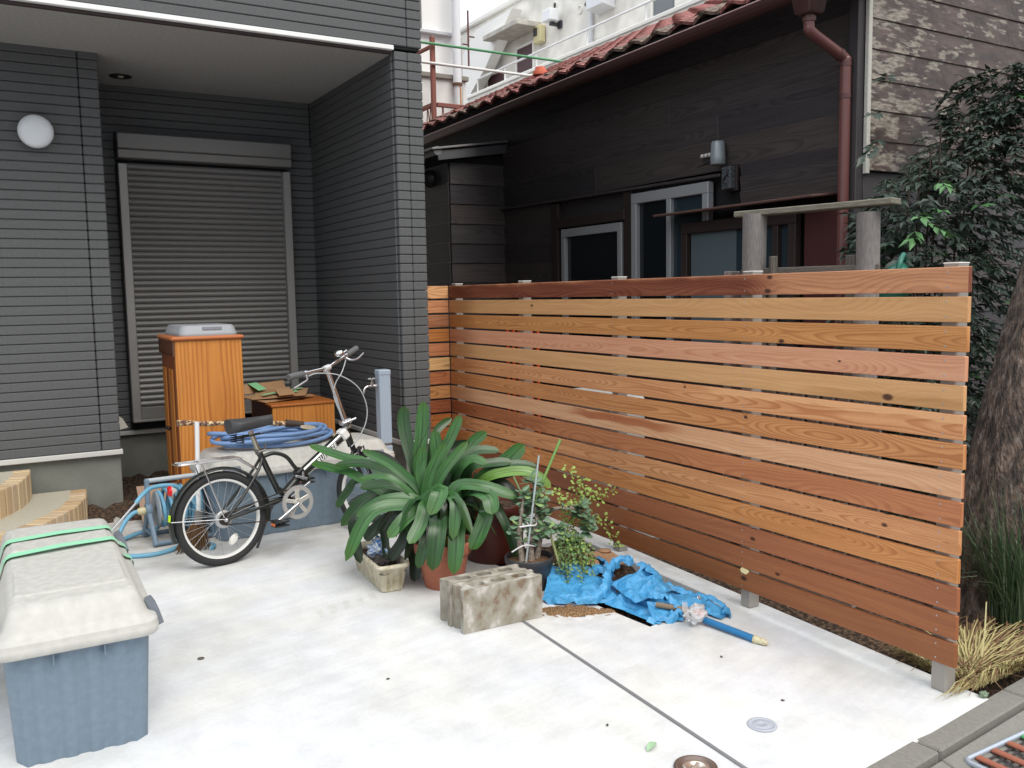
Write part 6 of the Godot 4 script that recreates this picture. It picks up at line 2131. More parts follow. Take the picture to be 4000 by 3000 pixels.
func build_pots() -> void:
	var terra := bump(tri_map(mat(lin(176, 108, 84), 0.85), T.blotch, V(4, 4, 4)), T.grain, 0.08)
	var g := gy(-3.8)
	# white planter box
	var wp := thing("white_planter", "dirty white plastic planter box left of the strap-leaved plant, a blue bag in it", "planter", V(1.618, gy(-4.05) - 0.002, -4.075), -0.07)
	var pm := bump(tri_map(mat(lin(214, 208, 190), 0.7), T.stain, V(4, 2.5, 4)), T.grain, 0.05)
	var mb := MB.new()
	mb.rr([[0.0, 0.052, 0.205, 0.02], [0.004, 0.055, 0.208, 0.022], [0.028, 0.057, 0.211, 0.022], [0.030, 0.060, 0.215, 0.024], [0.116, 0.071, 0.231, 0.026], [0.117, 0.081, 0.241, 0.03], [0.126, 0.084, 0.244, 0.032], [0.136, 0.082, 0.242, 0.03], [0.137, 0.070, 0.230, 0.024], [0.105, 0.066, 0.226, 0.022]], Transform3D.IDENTITY, true, false, 5)
	part("shell", mb, pm, wp)
	mb = MB.new()
	var rows := []
	for i in 15:
		var row := []
		for j in 8: row.append(V(-0.068 + 0.0195 * j, 0.098 + rng.randf_range(-0.008, 0.008), -0.228 + i * 0.0326))
		rows.append(row)
	mb.sheet(rows)
	part("soil", mb, W.soil, wp)
	var bag := crumple(V(0.10, 0.10, 0.12), 91, 0.45)
	var bg := single("crumpled_bag", bag, bump(tri_map(mat(Color.WHITE, 0.4), T.bluebag, V(9, 9, 9)), T.cell, 0.4), "crumpled blue and white plastic bag stuffed in the white planter", "plastic bag", V(1.60, g + 0.175, -4.02))
	bg.scale = V(0.65, 0.75, 0.8)
	mb = crumple(V(0.05, 0.04, 0.07), 92, 0.5)
	single("dark_scrap", mb, mat(lin(58, 52, 50), 0.7), "dark crumpled scrap lying beside the blue bag in the planter", "scrap", V(1.575, g + 0.135, -3.95))

	# terracotta pot of strap leaves
	var pc := V(1.858, g - 0.002, -3.835)
	var cl := thing("clivia_plant", "big plant of broad dark green strap leaves in a terracotta pot behind the concrete blocks", "plant", pc)
	mb = MB.new()
	mb.lathe([Vector2(0.088, 0.0), Vector2(0.093, 0.004), Vector2(0.122, 0.15), Vector2(0.128, 0.165), Vector2(0.136, 0.168), Vector2(0.140, 0.178), Vector2(0.146, 0.222), Vector2(0.143, 0.228), Vector2(0.132, 0.228), Vector2(0.124, 0.19)], 40, Transform3D.IDENTITY, true)
	part("pot", mb, terra, cl)
	mb = MB.new()
	mb.lathe([Vector2(0.128, 0.196), Vector2(0.09, 0.205), Vector2(0.05, 0.202), Vector2(0.001, 0.21)], 30)
	part("soil", mb, bump(tri_map(mat(Color.WHITE, 0.95), T.gravel, V(12, 12, 12)), T.fine, 0.6), cl)
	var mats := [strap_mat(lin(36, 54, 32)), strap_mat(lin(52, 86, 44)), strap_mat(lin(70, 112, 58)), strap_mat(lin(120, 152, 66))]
	var crown := V(1.85, 0.36, -3.86)
	var crown2 := V(2.02, 0.42, -4.05)
	mb = MB.new()
	for k in 5: mb.bar(pc + V(0.02 * k - 0.04, 0.19, 0.015 * (k % 3) - 0.02), crown + V(0.022 * k - 0.04, 0.04, 0.0), 0.026, 10, 0.018)
	var stalk := part("leaf_bases", mb, mat(lin(150, 150, 84), 0.6), cl)
	stalk.position = -pc
	for s in STRAPS:
		var src := crown if s[0].x < 1.93 else crown2
		var base: Vector3 = src.lerp(s[0], 0.35) - V(0, 0.03, 0)
		var pts := spline([src - V(0, 0.08, 0), base, s[0], s[1], s[2]], 5)
		var n := pts.size()
		var ws := []
		for i in n:
			var u := float(i) / (n - 1)
			var tip := sqrt(clampf(1.0 - pow(maxf(u - 0.80, 0.0) / 0.2, 2.2), 0.0, 1.0))
			ws.append(s[3] * 0.56 * lerpf(0.45, 1.0, smoothstep(0.0, 0.5, u)) * maxf(tip, 0.04))
		# the broad side faces away from the crown and a little upwards
		var outv: Vector3 = (s[1] - src)
		outv.y = 0
		var up := (outv.normalized() * -0.6 + V(0, 1, 0) + V(-0.2, 0, 0.55) * smoothstep(0.2, -0.3, outv.length() - 0.25)).normalized()
		up = (up * 0.35 + V(-0.32, 0.45, 0.8)).normalized()
		if s[2].y > s[0].y + 0.12: up = V(-0.35, 0.15, 0.92)   # upright blades show their face
		if s[3] < 0.02: up = V(0.9, 0.2, 0.3)
		mb = MB.new()
		mb.blade(pts, ws, up, 0.22, 4)
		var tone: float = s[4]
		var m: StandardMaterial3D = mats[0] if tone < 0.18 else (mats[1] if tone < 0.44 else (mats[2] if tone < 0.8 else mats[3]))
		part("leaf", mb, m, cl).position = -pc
	# undergrowth of shorter leaves that closes the heart of the plant
	for k in 46:
		var a := TAU * k / 46.0 * 2.0 + rng.randf_range(-0.2, 0.2)
		var src := crown if k % 3 else crown2
		var r := rng.randf_range(0.18, 0.34)
		var h := rng.randf_range(-0.06, 0.16)
		var d := V(cos(a), 0, sin(a) * 0.85)
		mb = MB.new()
		var pts := spline([src - V(0, 0.1, 0), src + d * 0.05 + V(0, 0.06, 0), src + d * r * 0.6 + V(0, h + 0.06, 0), src + d * r + V(0, h - 0.09, 0)], 5)
		var ws := []
		for i in pts.size():
			var u := float(i) / (pts.size() - 1)
			ws.append(0.024 * lerpf(0.6, 1.0, u) * maxf(sqrt(clampf(1.0 - pow(maxf(u - 0.78, 0.0) / 0.22, 2.0), 0.0, 1.0)), 0.05))
		mb.blade(pts, ws, V(-d.x * 0.5, 1, -d.z * 0.5).normalized(), 0.2, 4)
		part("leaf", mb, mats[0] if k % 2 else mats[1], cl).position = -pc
	# large brown pot behind
	var bp := thing("brown_pot", "large dark red brown pot behind the strap leaves, right of the terracotta pot", "pot", V(2.285, gy(-4.1) - 0.002, -4.09))
	mb = MB.new()
	mb.lathe([Vector2(0.145, 0.0), Vector2(0.150, 0.005), Vector2(0.158, 0.10), Vector2(0.166, 0.21), Vector2(0.172, 0.24), Vector2(0.182, 0.245), Vector2(0.186, 0.30), Vector2(0.180, 0.307), Vector2(0.168, 0.304), Vector2(0.160, 0.26)], 40, Transform3D.IDENTITY, true)
	part("shell", mb, bump(tri_map(mat(lin(96, 42, 34), 0.42), T.blotch, V(3, 3, 3)), T.grain, 0.05), bp)
	mb = MB.new()
	mb.lathe([Vector2(0.163, 0.27), Vector2(0.08, 0.28), Vector2(0.001, 0.285)], 28)
	part("soil", mb, W.soil, bp)

	# jade plant in a black pot
	var jp := V(2.205, gy(-3.6) - 0.012, -3.60)
	var jd := thing("jade_plant", "jade plant with grey trunks, tied to stakes, in a black plastic pot behind the blocks", "plant", jp)
	mb = MB.new()
	mb.lathe([Vector2(0.092, 0.0), Vector2(0.095, 0.004), Vector2(0.112, 0.13), Vector2(0.117, 0.135), Vector2(0.120, 0.16), Vector2(0.117, 0.165), Vector2(0.112, 0.164), Vector2(0.108, 0.13)], 36, Transform3D.IDENTITY, true)
	part("pot", mb, mat(lin(58, 58, 61), 0.5), jd)
	mb = MB.new()
	mb.lathe([Vector2(0.110, 0.138), Vector2(0.07, 0.15), Vector2(0.03, 0.156), Vector2(0.001, 0.157)], 28)
	part("soil", mb, bump(tri_map(mat(Color.WHITE, 0.95), T.rootsoil, V(9, 9, 9)), T.fine, 0.8), jd)
	var trunkm := bump(tri_map(mat(lin(170, 156, 142), 0.85), T.bark2, V(14, 5, 14)), T.fine, 0.3)
	var trunks := MB.new()
	var leaves := MB.new()
	var pale := MB.new()
	var ends := []
	for s in [[V(-0.05, 0.15, 0.02), V(-0.055, 0.27, 0.0), V(-0.04, 0.36, 0.0), V(-0.01, 0.47, -0.02)], [V(-0.01, 0.15, 0.035), V(0.0, 0.25, 0.03), V(0.03, 0.33, 0.03), V(0.02, 0.43, 0.02)], [V(0.03, 0.15, 0.02), V(0.05, 0.25, 0.02), V(0.045, 0.33, 0.01), V(0.06, 0.42, 0.0)],
			[V(0.045, 0.15, -0.01), V(0.06, 0.27, -0.03), V(0.14, 0.36, -0.03), V(0.30, 0.365, 0.0)], [V(-0.02, 0.15, -0.02), V(-0.03, 0.3, -0.03), V(0.04, 0.42, -0.03), V(0.05, 0.52, -0.02)], [V(-0.03, 0.24, 0.03), V(0.02, 0.28, 0.05), V(0.07, 0.31, 0.07), V(0.12, 0.29, 0.08)], [V(0.2, 0.37, 0.0), V(0.26, 0.36, 0.02), V(0.31, 0.30, 0.02), V(0.33, 0.24, 0.03)]]:
		var p := spline(s, 5)
		var r0 := 0.0165 if s[0].y < 0.2 else 0.009
		var rr := []
		for i in p.size(): rr.append(lerpf(r0, 0.006, float(i) / p.size()) * rng.randf_range(0.9, 1.12))
		trunks.tube(p, rr, 9)
		for i in range(p.size() / 3, p.size()): ends.append(p[i])
		for j in 3: ends.append(p[-1])
	part("trunks", trunks, trunkm, jd)
	var fat := func(b: MB, p: Vector3, d: Vector3, l: float):
		var up := V(rng.randf_range(-0.4, 0.4), 1, rng.randf_range(-0.2, 0.6)).normalized()
		b.blade([p, p + d * l * 0.25, p + d * l * 0.6 + V(0, 0.003, 0), p + d * l * 0.88, p + d * l], [0.003, l * 0.2, l * 0.31, l * 0.24, 0.002], up, -0.25, 4)
	for e in ends:
		for k in 3:
			var a := rng.randf() * TAU
			var d := V(cos(a), rng.randf_range(-0.5, 0.7), sin(a)).normalized()
			fat.call(leaves if rng.randf() < 0.88 else pale, e + d * 0.006, d, rng.randf_range(0.034, 0.058))
	for q in [[V(0.30, 0.36, 0.02), 14], [V(0.33, 0.30, 0.03), 10], [V(0.02, 0.52, -0.01), 8], [V(0.10, 0.30, 0.08), 10], [V(0.24, 0.22, 0.04), 7], [V(0.08, 0.44, 0.0), 8]]:
		for k in q[1]:
			var a := rng.randf() * TAU
			var d := V(cos(a), rng.randf_range(-0.8, 0.8), sin(a)).normalized()
			fat.call(leaves, q[0] + d * 0.012 + V(0, rng.randf_range(-0.03, 0.03), 0), d, rng.randf_range(0.035, 0.055))
	var lm := mat(lin(100, 130, 102), 0.38)
	part("leaves", leaves, lm, jd)
	part("new_leaves", pale, mat(lin(140, 170, 110), 0.4), jd)
	for s in [[V(-0.048, 0.15, 0.05), V(0.033, 0.66, 0.05), 0.005, lin(166, 176, 176), "metal_stake"], [V(0.02, 0.40, 0.0), V(0.19, 0.715, 0.0), 0.007, lin(112, 150, 78), "bamboo_stake"], [V(0.07, 0.30, 0.07), V(0.115, 0.11, 0.10), 0.0065, lin(150, 156, 104), "bamboo_stake"], [V(-0.05, 0.55, -0.05), V(0.0, 0.42, -0.02), 0.004, lin(120, 150, 108), "bamboo_stake"]]:
		mb = MB.new()
		mb.bar(s[0], s[1], s[2], 8)
		part(s[4], mb, mat(s[3], 0.5), jd)
	mb = MB.new()
	mb.tube(spline([V(-0.075, 0.325, 0.04), V(-0.03, 0.33, 0.06), V(0.01, 0.325, 0.05), V(0.03, 0.34, 0.02), V(-0.02, 0.335, 0.0), V(-0.05, 0.325, 0.03)], 5), 0.004, 6)
	mb.tube(spline([V(-0.12, 0.21, 0.04), V(-0.06, 0.235, 0.05), V(0.0, 0.225, 0.06)], 5), 0.0035, 6)
	part("tie", mb, mat(lin(216, 214, 216), 0.7), jd)
	# maidenhair trailing from the same corner
	var fern := thing("maidenhair_fern", "light green maidenhair fern arching and trailing right of the jade plant", "fern", V(2.42, gy(-3.62), -3.66))
	var fs := MB.new()
	var fl1 := MB.new()
	var fl2 := MB.new()
	var frond := func(p: Array, dens: int, size: float, b: MB):
		var q := spline(p, 8)
		fs.tube(q, 0.0013, 4)
		for i in range(3, q.size()):
			for k in dens:
				var d := V(rng.randf_range(-1, 1), rng.randf_range(-0.9, 0.5), rng.randf_range(-1, 1)).normalized()
				var e: Vector3 = q[i] + d * rng.randf_range(0.005, 0.032)
				var l := size * rng.randf_range(0.7, 1.25)
				b.blade([e, e + d * l * 0.5, e + d * l], [0.001, l * 0.5, l * 0.22], V(rng.randf_range(-0.6, 0.6), 0.7, 0.7).normalized(), 0.1, 2)
	for p in [[V(0.02, 0.18, 0), V(0.07, 0.36, 0.0), V(0.11, 0.47, 0.0), V(0.05, 0.535, 0.0)], [V(0.02, 0.18, 0), V(0.10, 0.34, 0.02), V(0.17, 0.42, 0.02), V(0.22, 0.36, 0.03)], [V(0, 0.18, 0), V(0.02, 0.34, 0.03), V(-0.02, 0.43, 0.03), V(-0.10, 0.46, 0.02)], [V(0.02, 0.2, 0), V(0.14, 0.3, 0.0), V(0.26, 0.38, -0.01), V(0.34, 0.40, 0.0)],
			[V(0.02, 0.2, 0), V(0.16, 0.28, 0.03), V(0.26, 0.24, 0.05), V(0.31, 0.12, 0.06)], [V(0, 0.2, 0), V(0.06, 0.32, 0.05), V(0.12, 0.40, 0.05), V(0.12, 0.49, 0.04)]]: frond.call(p, 3, 0.0155, fl1)
	for k in 22:
		var a := rng.randf_range(-0.4, 2.6)
		var d := V(cos(a) * 0.8, 0, sin(a))
		var l := rng.randf_range(0.08, 0.2)
		frond.call([V(-0.02, 0.16, 0.04), V(-0.02, 0.21, 0.05) + d * l * 0.4, V(-0.02, 0.15, 0.06) + d * l * 0.85, V(-0.02, 0.04, 0.07) + d * l], 3, 0.013, fl2 if k % 3 else fl1)
	part("stems", fs, mat(lin(72, 52, 36), 0.7), fern)
	for q in [[fl1, lin(142, 168, 82), "bright_fronds"], [fl2, lin(104, 136, 84), "fronds"]]:
		var m := mat(q[1], 0.55)
		m.backlight_enabled = true
		m.backlight = Color(0.2, 0.26, 0.06)
		part(q[2], q[0], m, fern)

# a crumpled closed lump of sheet
func crumple(s: Vector3, seed_: int, amount: float) -> MB:
	var mb := MB.new()
	var cn := noise(seed_, 0.9, FastNoiseLite.TYPE_CELLULAR, 2)
	cn.cellular_return_type = FastNoiseLite.RETURN_DISTANCE2_SUB
	var sn := noise(seed_ + 1, 0.8, FastNoiseLite.TYPE_SIMPLEX, 2)
	var rings := []
	for i in 21:
		var th := PI * (1.0 - i / 20.0)
		var ring := []
		for k in 36:
			var a := TAU * k / 36.0
			var d := V(sin(th) * cos(a), cos(th), -sin(th) * sin(a))
			var r := 1.0 + amount * (cn.get_noise_3dv(d * 1.8) * 0.9 + sn.get_noise_3dv(d * 1.4) * 0.8)
			ring.append(d * r * s)
		rings.append(ring)
	mb.loft(rings, true, false, false, true)
	return mb

# ------------------------------------------------------------------ blocks, tarp, bag, pipe
func build_tarp_corner() -> void:
	var cm := bump(tri_map(mat(Color.WHITE, 0.92), T.block, V(2.0, 1.5, 2.0)), T.fine, 0.25)
	var cm2 := bump(tri_map(mat(lin(232, 230, 224), 0.92), T.block2, V(2.5, 2.5, 2.5)), T.fine, 0.25)
	for k in 2:
		var b := thing("concrete_block", ["stained three-hole concrete block standing nearest the camera by the terracotta pot", "three-hole concrete block standing close behind the stained front one"][k], "concrete block", V(1.853 - 0.012 * k, gy(-3.33) - 0.001, -3.288 - 0.104 * k), -0.02 + 0.012 * k, "concrete blocks stood on edge")
		# outline with grooved ends and three holes, seen from above
		var prof := []
		for s in [1, -1]:
			var e := [Vector2(s * 0.193, -0.05), Vector2(s * 0.195, -0.048), Vector2(s * 0.195, -0.036)]
			for i in 9:
				var a := PI * i / 8.0
				e.append(Vector2(s * (0.195 - 0.018 * sin(a)), -0.026 * cos(a)))
			e.append_array([Vector2(s * 0.195, 0.036), Vector2(s * 0.195, 0.048), Vector2(s * 0.193, 0.05)])
			if s < 0: e.reverse()
			prof.append_array(e)
		var holes := []
		for h in 3:
			var hp := []
			for q in [[1, 1, 0.0], [-1, 1, 0.5], [-1, -1, 1.0], [1, -1, 1.5]]:
				for i in 5:
					var a: float = (q[2] + 0.125 * i) * PI
					hp.append(Vector2((h - 1) * 0.106 + q[0] * (0.035 - 0.014) + cos(a) * 0.014, q[1] * (0.0215 - 0.014) + sin(a) * 0.014))
			holes.append(hp)
		var mbk := MB.new()
		mbk.flat()
		# top and bottom are cut into an upper and a lower half along the row of holes, so that no half has a hole
		for half in [1, -1]:
			var poly := PackedVector2Array()
			for p in prof:
				if p.y * half >= -0.0001: poly.append(p)
			if half > 0:
				# outline runs from the right end over to the left one; come back along the middle
				for h in holes:
					poly.append(Vector2(h[10].x, 0))
					var up := []
					for p in h:
						if p.y > 0.0: up.append(p)
					up.reverse()
					poly.append_array(PackedVector2Array(up))
					poly.append(Vector2(h[0].x, 0))
			else:
				poly.clear()
				for p in prof:
					if p.y <= 0.0001 and p.x < 0: poly.append(p)
				for p in prof:
					if p.y <= 0.0001 and p.x > 0: poly.append(p)
				for hi in [2, 1, 0]:
					var h = holes[hi]
					poly.append(Vector2(h[0].x, 0))
					var dn := []
					for p in h:
						if p.y < 0.0: dn.append(p)
					dn.reverse()
					poly.append_array(PackedVector2Array(dn))
					poly.append(Vector2(h[10].x, 0))
			var idx := Geometry2D.triangulate_polygon(poly)
			for i in range(0, idx.size(), 3):
				var pa := poly[idx[i]]
				var pb := poly[idx[i + 1]]
				var pd := poly[idx[i + 2]]
				for y in [0.0, 0.19]: mbk.tri_out(V(pa.x, y, -pa.y), V(pb.x, y, -pb.y), V(pd.x, y, -pd.y), V(pa.x, 0.095, -pa.y), pa, pb, pd)
		for i in prof.size():
			var pa: Vector2 = prof[i]
			var pb: Vector2 = prof[(i + 1) % prof.size()]
			mbk.quad(V(pa.x, 0, -pa.y), V(pa.x, 0.19, -pa.y), V(pb.x, 0.19, -pb.y), V(pb.x, 0, -pb.y))
		for h in holes:
			for i in h.size():
				var pa: Vector2 = h[i]
				var pb: Vector2 = h[(i + 1) % h.size()]
				mbk.quad(V(pb.x, 0, -pb.y), V(pb.x, 0.19, -pb.y), V(pa.x, 0.19, -pa.y), V(pa.x, 0, -pa.y))
		part("body", mbk, cm if k == 0 else cm2, b)
	# tarpaulin
	var tarp := thing("blue_tarp", "crumpled bright blue tarpaulin half covering the planting bed by the fence", "tarpaulin")
	var tmat := bump(tri_map(mat(lin(78, 166, 222), 0.38), T.weave, V(4, 4, 4)), T.crease, 0.5)
	tmat.backlight_enabled = true
	tmat.backlight = Color(0.08, 0.16, 0.22)
	var cn := noise(51, 4.5, FastNoiseLite.TYPE_CELLULAR, 2)
	cn.cellular_return_type = FastNoiseLite.RETURN_DISTANCE2_SUB
	var sn := noise(52, 4.5, FastNoiseLite.TYPE_SIMPLEX, 3)
	# each sheet: four corners on the plan, base lift at the corners, height of the crumple
	var sheets := [
		[V(2.15, 0.012, -3.385), V(2.42, 0.012, -3.155), V(2.52, 0.05, -3.36), V(2.29, 0.09, -3.56), 0.05, 26],
		[V(2.36, 0.01, -3.20), V(2.425, 0.006, -2.895), V(2.66, 0.03, -2.965), V(2.60, 0.06, -3.30), 0.085, 34],
		[V(2.46, 0.06, -3.30), V(2.42, 0.05, -3.05), V(2.62, 0.075, -3.04), V(2.70, 0.10, -3.28), 0.12, 34],
		[V(2.42, 0.012, -2.925), V(2.54, 0.008, -2.862), V(2.60, 0.05, -2.93), V(2.46, 0.06, -3.02), 0.05, 22],
		[V(2.56, 0.03, -3.02), V(2.64, 0.02, -2.87), V(2.74, 0.05, -2.93), V(2.68, 0.04, -3.14), 0.035, 22],
		[V(2.66, 0.015, -2.93), V(2.70, 0.008, -2.795), V(2.79, 0.006, -2.835), V(2.735, 0.055, -2.955), 0.03, 20],
	]
	var sid := 0
	for s in sheets:
		var n: int = s[5]
		var rows := []
		for i in n + 1:
			var row := []
			for j in n + 1:
				var u := float(j) / n
				var w := float(i) / n
				var p: Vector3 = s[0].lerp(s[1], u).lerp(s[3].lerp(s[2], u), w)
				var edge := 4.0 * u * (1.0 - u) * 4.0 * w * (1.0 - w)
				var e2 := sqrt(clampf(edge, 0.0, 1.0))
				var q := V(p.x + sid * 3.1, 0, p.z)
				var hgt: float = s[4] * e2 * (0.55 + 0.6 * cn.get_noise_2d(q.x, q.z) + 0.55 * sn.get_noise_2d(q.x, q.z))
				var dx := 0.022 * sn.get_noise_2d(q.x + 40.0, q.z) * (0.4 + e2)
				var dz := 0.022 * sn.get_noise_2d(q.x, q.z + 40.0) * (0.4 + e2)
				row.append(V(p.x + dx, gy(p.z) + maxf(p.y + hgt, 0.004), p.z + dz))
			rows.append(row)
		var mb := MB.new()
		mb.sheet(rows)
		part("fold", mb, tmat, tarp)
		sid += 1
	# standing folds and rolled edges
	for q in [[[ground(2.155, -3.39, 0.02), ground(2.24, -3.27, 0.035), ground(2.38, -3.22, 0.06), ground(2.47, -3.30, 0.11), ground(2.55, -3.35, 0.14), ground(2.63, -3.33, 0.145)], 0.030], [[ground(2.60, -3.58, 0.07), ground(2.57, -3.48, 0.10), ground(2.52, -3.38, 0.12), ground(2.48, -3.30, 0.11)], 0.032],
			[[ground(2.66, -3.30, 0.13), ground(2.675, -3.22, 0.11), ground(2.64, -3.12, 0.085), ground(2.58, -3.03, 0.06)], 0.042], [[ground(2.60, -3.20, 0.075), ground(2.67, -3.10, 0.075), ground(2.72, -3.00, 0.06), ground(2.755, -2.93, 0.06), ground(2.785, -2.85, 0.03), ground(2.74, -2.79, 0.02)], 0.030],
			[[ground(2.415, -2.94, 0.02), ground(2.50, -2.89, 0.03), ground(2.56, -2.90, 0.06), ground(2.54, -2.97, 0.09), ground(2.47, -3.02, 0.10)], 0.026], [[ground(2.26, -3.55, 0.06), ground(2.36, -3.5, 0.10), ground(2.46, -3.44, 0.09), ground(2.54, -3.37, 0.11)], 0.03]]:
		var pts := spline(q[0], 8)
		var ws := []
		for i in pts.size():
			pts[i] += V(0, 0.012 * sn.get_noise_1d(i * 0.09 + q[1] * 100.0), 0.01 * sn.get_noise_1d(i * 0.12 + 9.0))
			ws.append(q[1] * (0.8 + 0.5 * sn.get_noise_1d(i * 0.07 + q[1] * 300.0)))
		var mb := MB.new()
		mb.blade(pts, ws, V(0.3, 0.6, 0.7).normalized(), -0.6, 6)
		part("fold", mb, tmat, tarp)
	var eye := MB.new()
	eye.lathe([Vector2(0.004, 0.0), Vector2(0.009, 0.002), Vector2(0.010, 0.0)], 14, Transform3D(Basis(Vector3.RIGHT, 0.9), ground(2.665, -2.905, 0.075)))
	part("eyelet", eye, W.steel, tarp)
	# wooden stick, handle, bag
	var mb := MB.new()
	mb.bar(ground(2.48, -2.98, 0.055), ground(2.58, -2.87, 0.045), 0.012, 10)
	single("wooden_stick", mb, bump(mat(lin(134, 116, 96), 0.8), T.fine, 0.2), "short weathered stick poking out of the tarpaulin beside the plastic bag", "stick")
	var pipe := thing("blue_tube_pole", "blue tube with a dirty white end cap lying on the concrete by the tarpaulin", "pole")
	mb = MB.new()
	mb.bar(ground(2.60, -2.80, 0.022), ground(2.646, -2.552, 0.0155), 0.0145, 16)
	part("tube", mb, mat(lin(30, 112, 166), 0.4), pipe)
	mb = MB.new()
	var c0 := ground(2.645, -2.556, 0.0155)
	var c1 := ground(2.664, -2.498, 0.014)
	mb.tube([c0, c0.lerp(c1, 0.22), c0.lerp(c1, 0.25), c0.lerp(c1, 0.8), c1], [0.0175, 0.0175, 0.015, 0.0135, 0.006], 14)
	part("end_cap", mb, bump(tri_map(mat(lin(216, 212, 186), 0.7), T.stain, V(12, 12, 12)), T.fine, 0.1), pipe)
	var bg := thing("clear_bag", "crumpled translucent plastic bag with something red inside, on the tarpaulin's right end", "plastic bag", ground(2.573, -2.835, 0.046), 0.5)
	var clear := mat(Color(0.93, 0.94, 0.95, 0.6), 0.3)
	clear.transparency = BaseMaterial3D.TRANSPARENCY_ALPHA
	bump(clear, T.crease, 0.6)
	var film := crumple(V(0.11, 0.045, 0.062), 97, 0.55)
	film.blade([V(-0.07, 0.0, 0.0), V(-0.11, 0.03, 0.01), V(-0.15, 0.055, 0.0)], [0.02, 0.05, 0.035], V(0.2, 0.6, 0.7).normalized(), 0.5, 6)
	part("film", film, clear, bg)
	part("red_content", crumple(V(0.03, 0.018, 0.03), 98, 0.3), mat(lin(206, 62, 72), 0.5), bg).position = V(0.035, -0.006, 0.01)
	# spilt brown earth beside the blocks
	var nz := noise(57, 9.0, FastNoiseLite.TYPE_SIMPLEX, 4)
	mb = MB.new()
	var rows := []
	for i in 37:
		var row := []
		for j in 49:
			var u := j / 24.0 - 1.0
			var w := i / 18.0 - 1.0
			var x := 2.20 + u * 0.16 + w * 0.02
			var z := -3.22 + w * 0.085 + u * 0.07
			var f := 1.0 - (u * u + w * w) + 0.75 * nz.get_noise_2d(x * 1.6, z * 1.6)
			row.append(ground(x, z, clampf(f, -0.4, 0.8) * 0.016 + 0.006 * nz.get_noise_2d(x * 7.0, z * 7.0) - 0.002))
		rows.append(row)
	mb.sheet(rows)
	var sp := single("spilt_earth", mb, bump(tri_map(mat(Color.WHITE, 0.97), T.earth, V(9, 9, 9)), T.fine, 1.0), "patch of spilt brown earth on the concrete between block and tarpaulin", "earth")
	sp.set_meta("kind", "stuff")
	# cardboard over the bed
	mb = MB.new()
	var q := [ground(2.60, -3.85, 0.02), ground(2.84, -3.80, 0.015), ground(2.80, -3.60, 0.012), ground(2.60, -3.58, 0.02)]
	slab(mb, q, 0.006)
	mb.lathe([Vector2(0.001, 0.0), Vector2(0.034, 0.003), Vector2(0.034, 0.009), Vector2(0.001, 0.012)], 16, Transform3D(Basis.IDENTITY, ground(2.80, -3.79, 0.022)))
	single("bed_cardboard", mb, bump(tri_map(mat(lin(196, 156, 122), 0.9), T.speck, V(3, 3, 3)), T.grain, 0.05), "piece of brown cardboard laid over the planting bed under the fern", "cardboard")

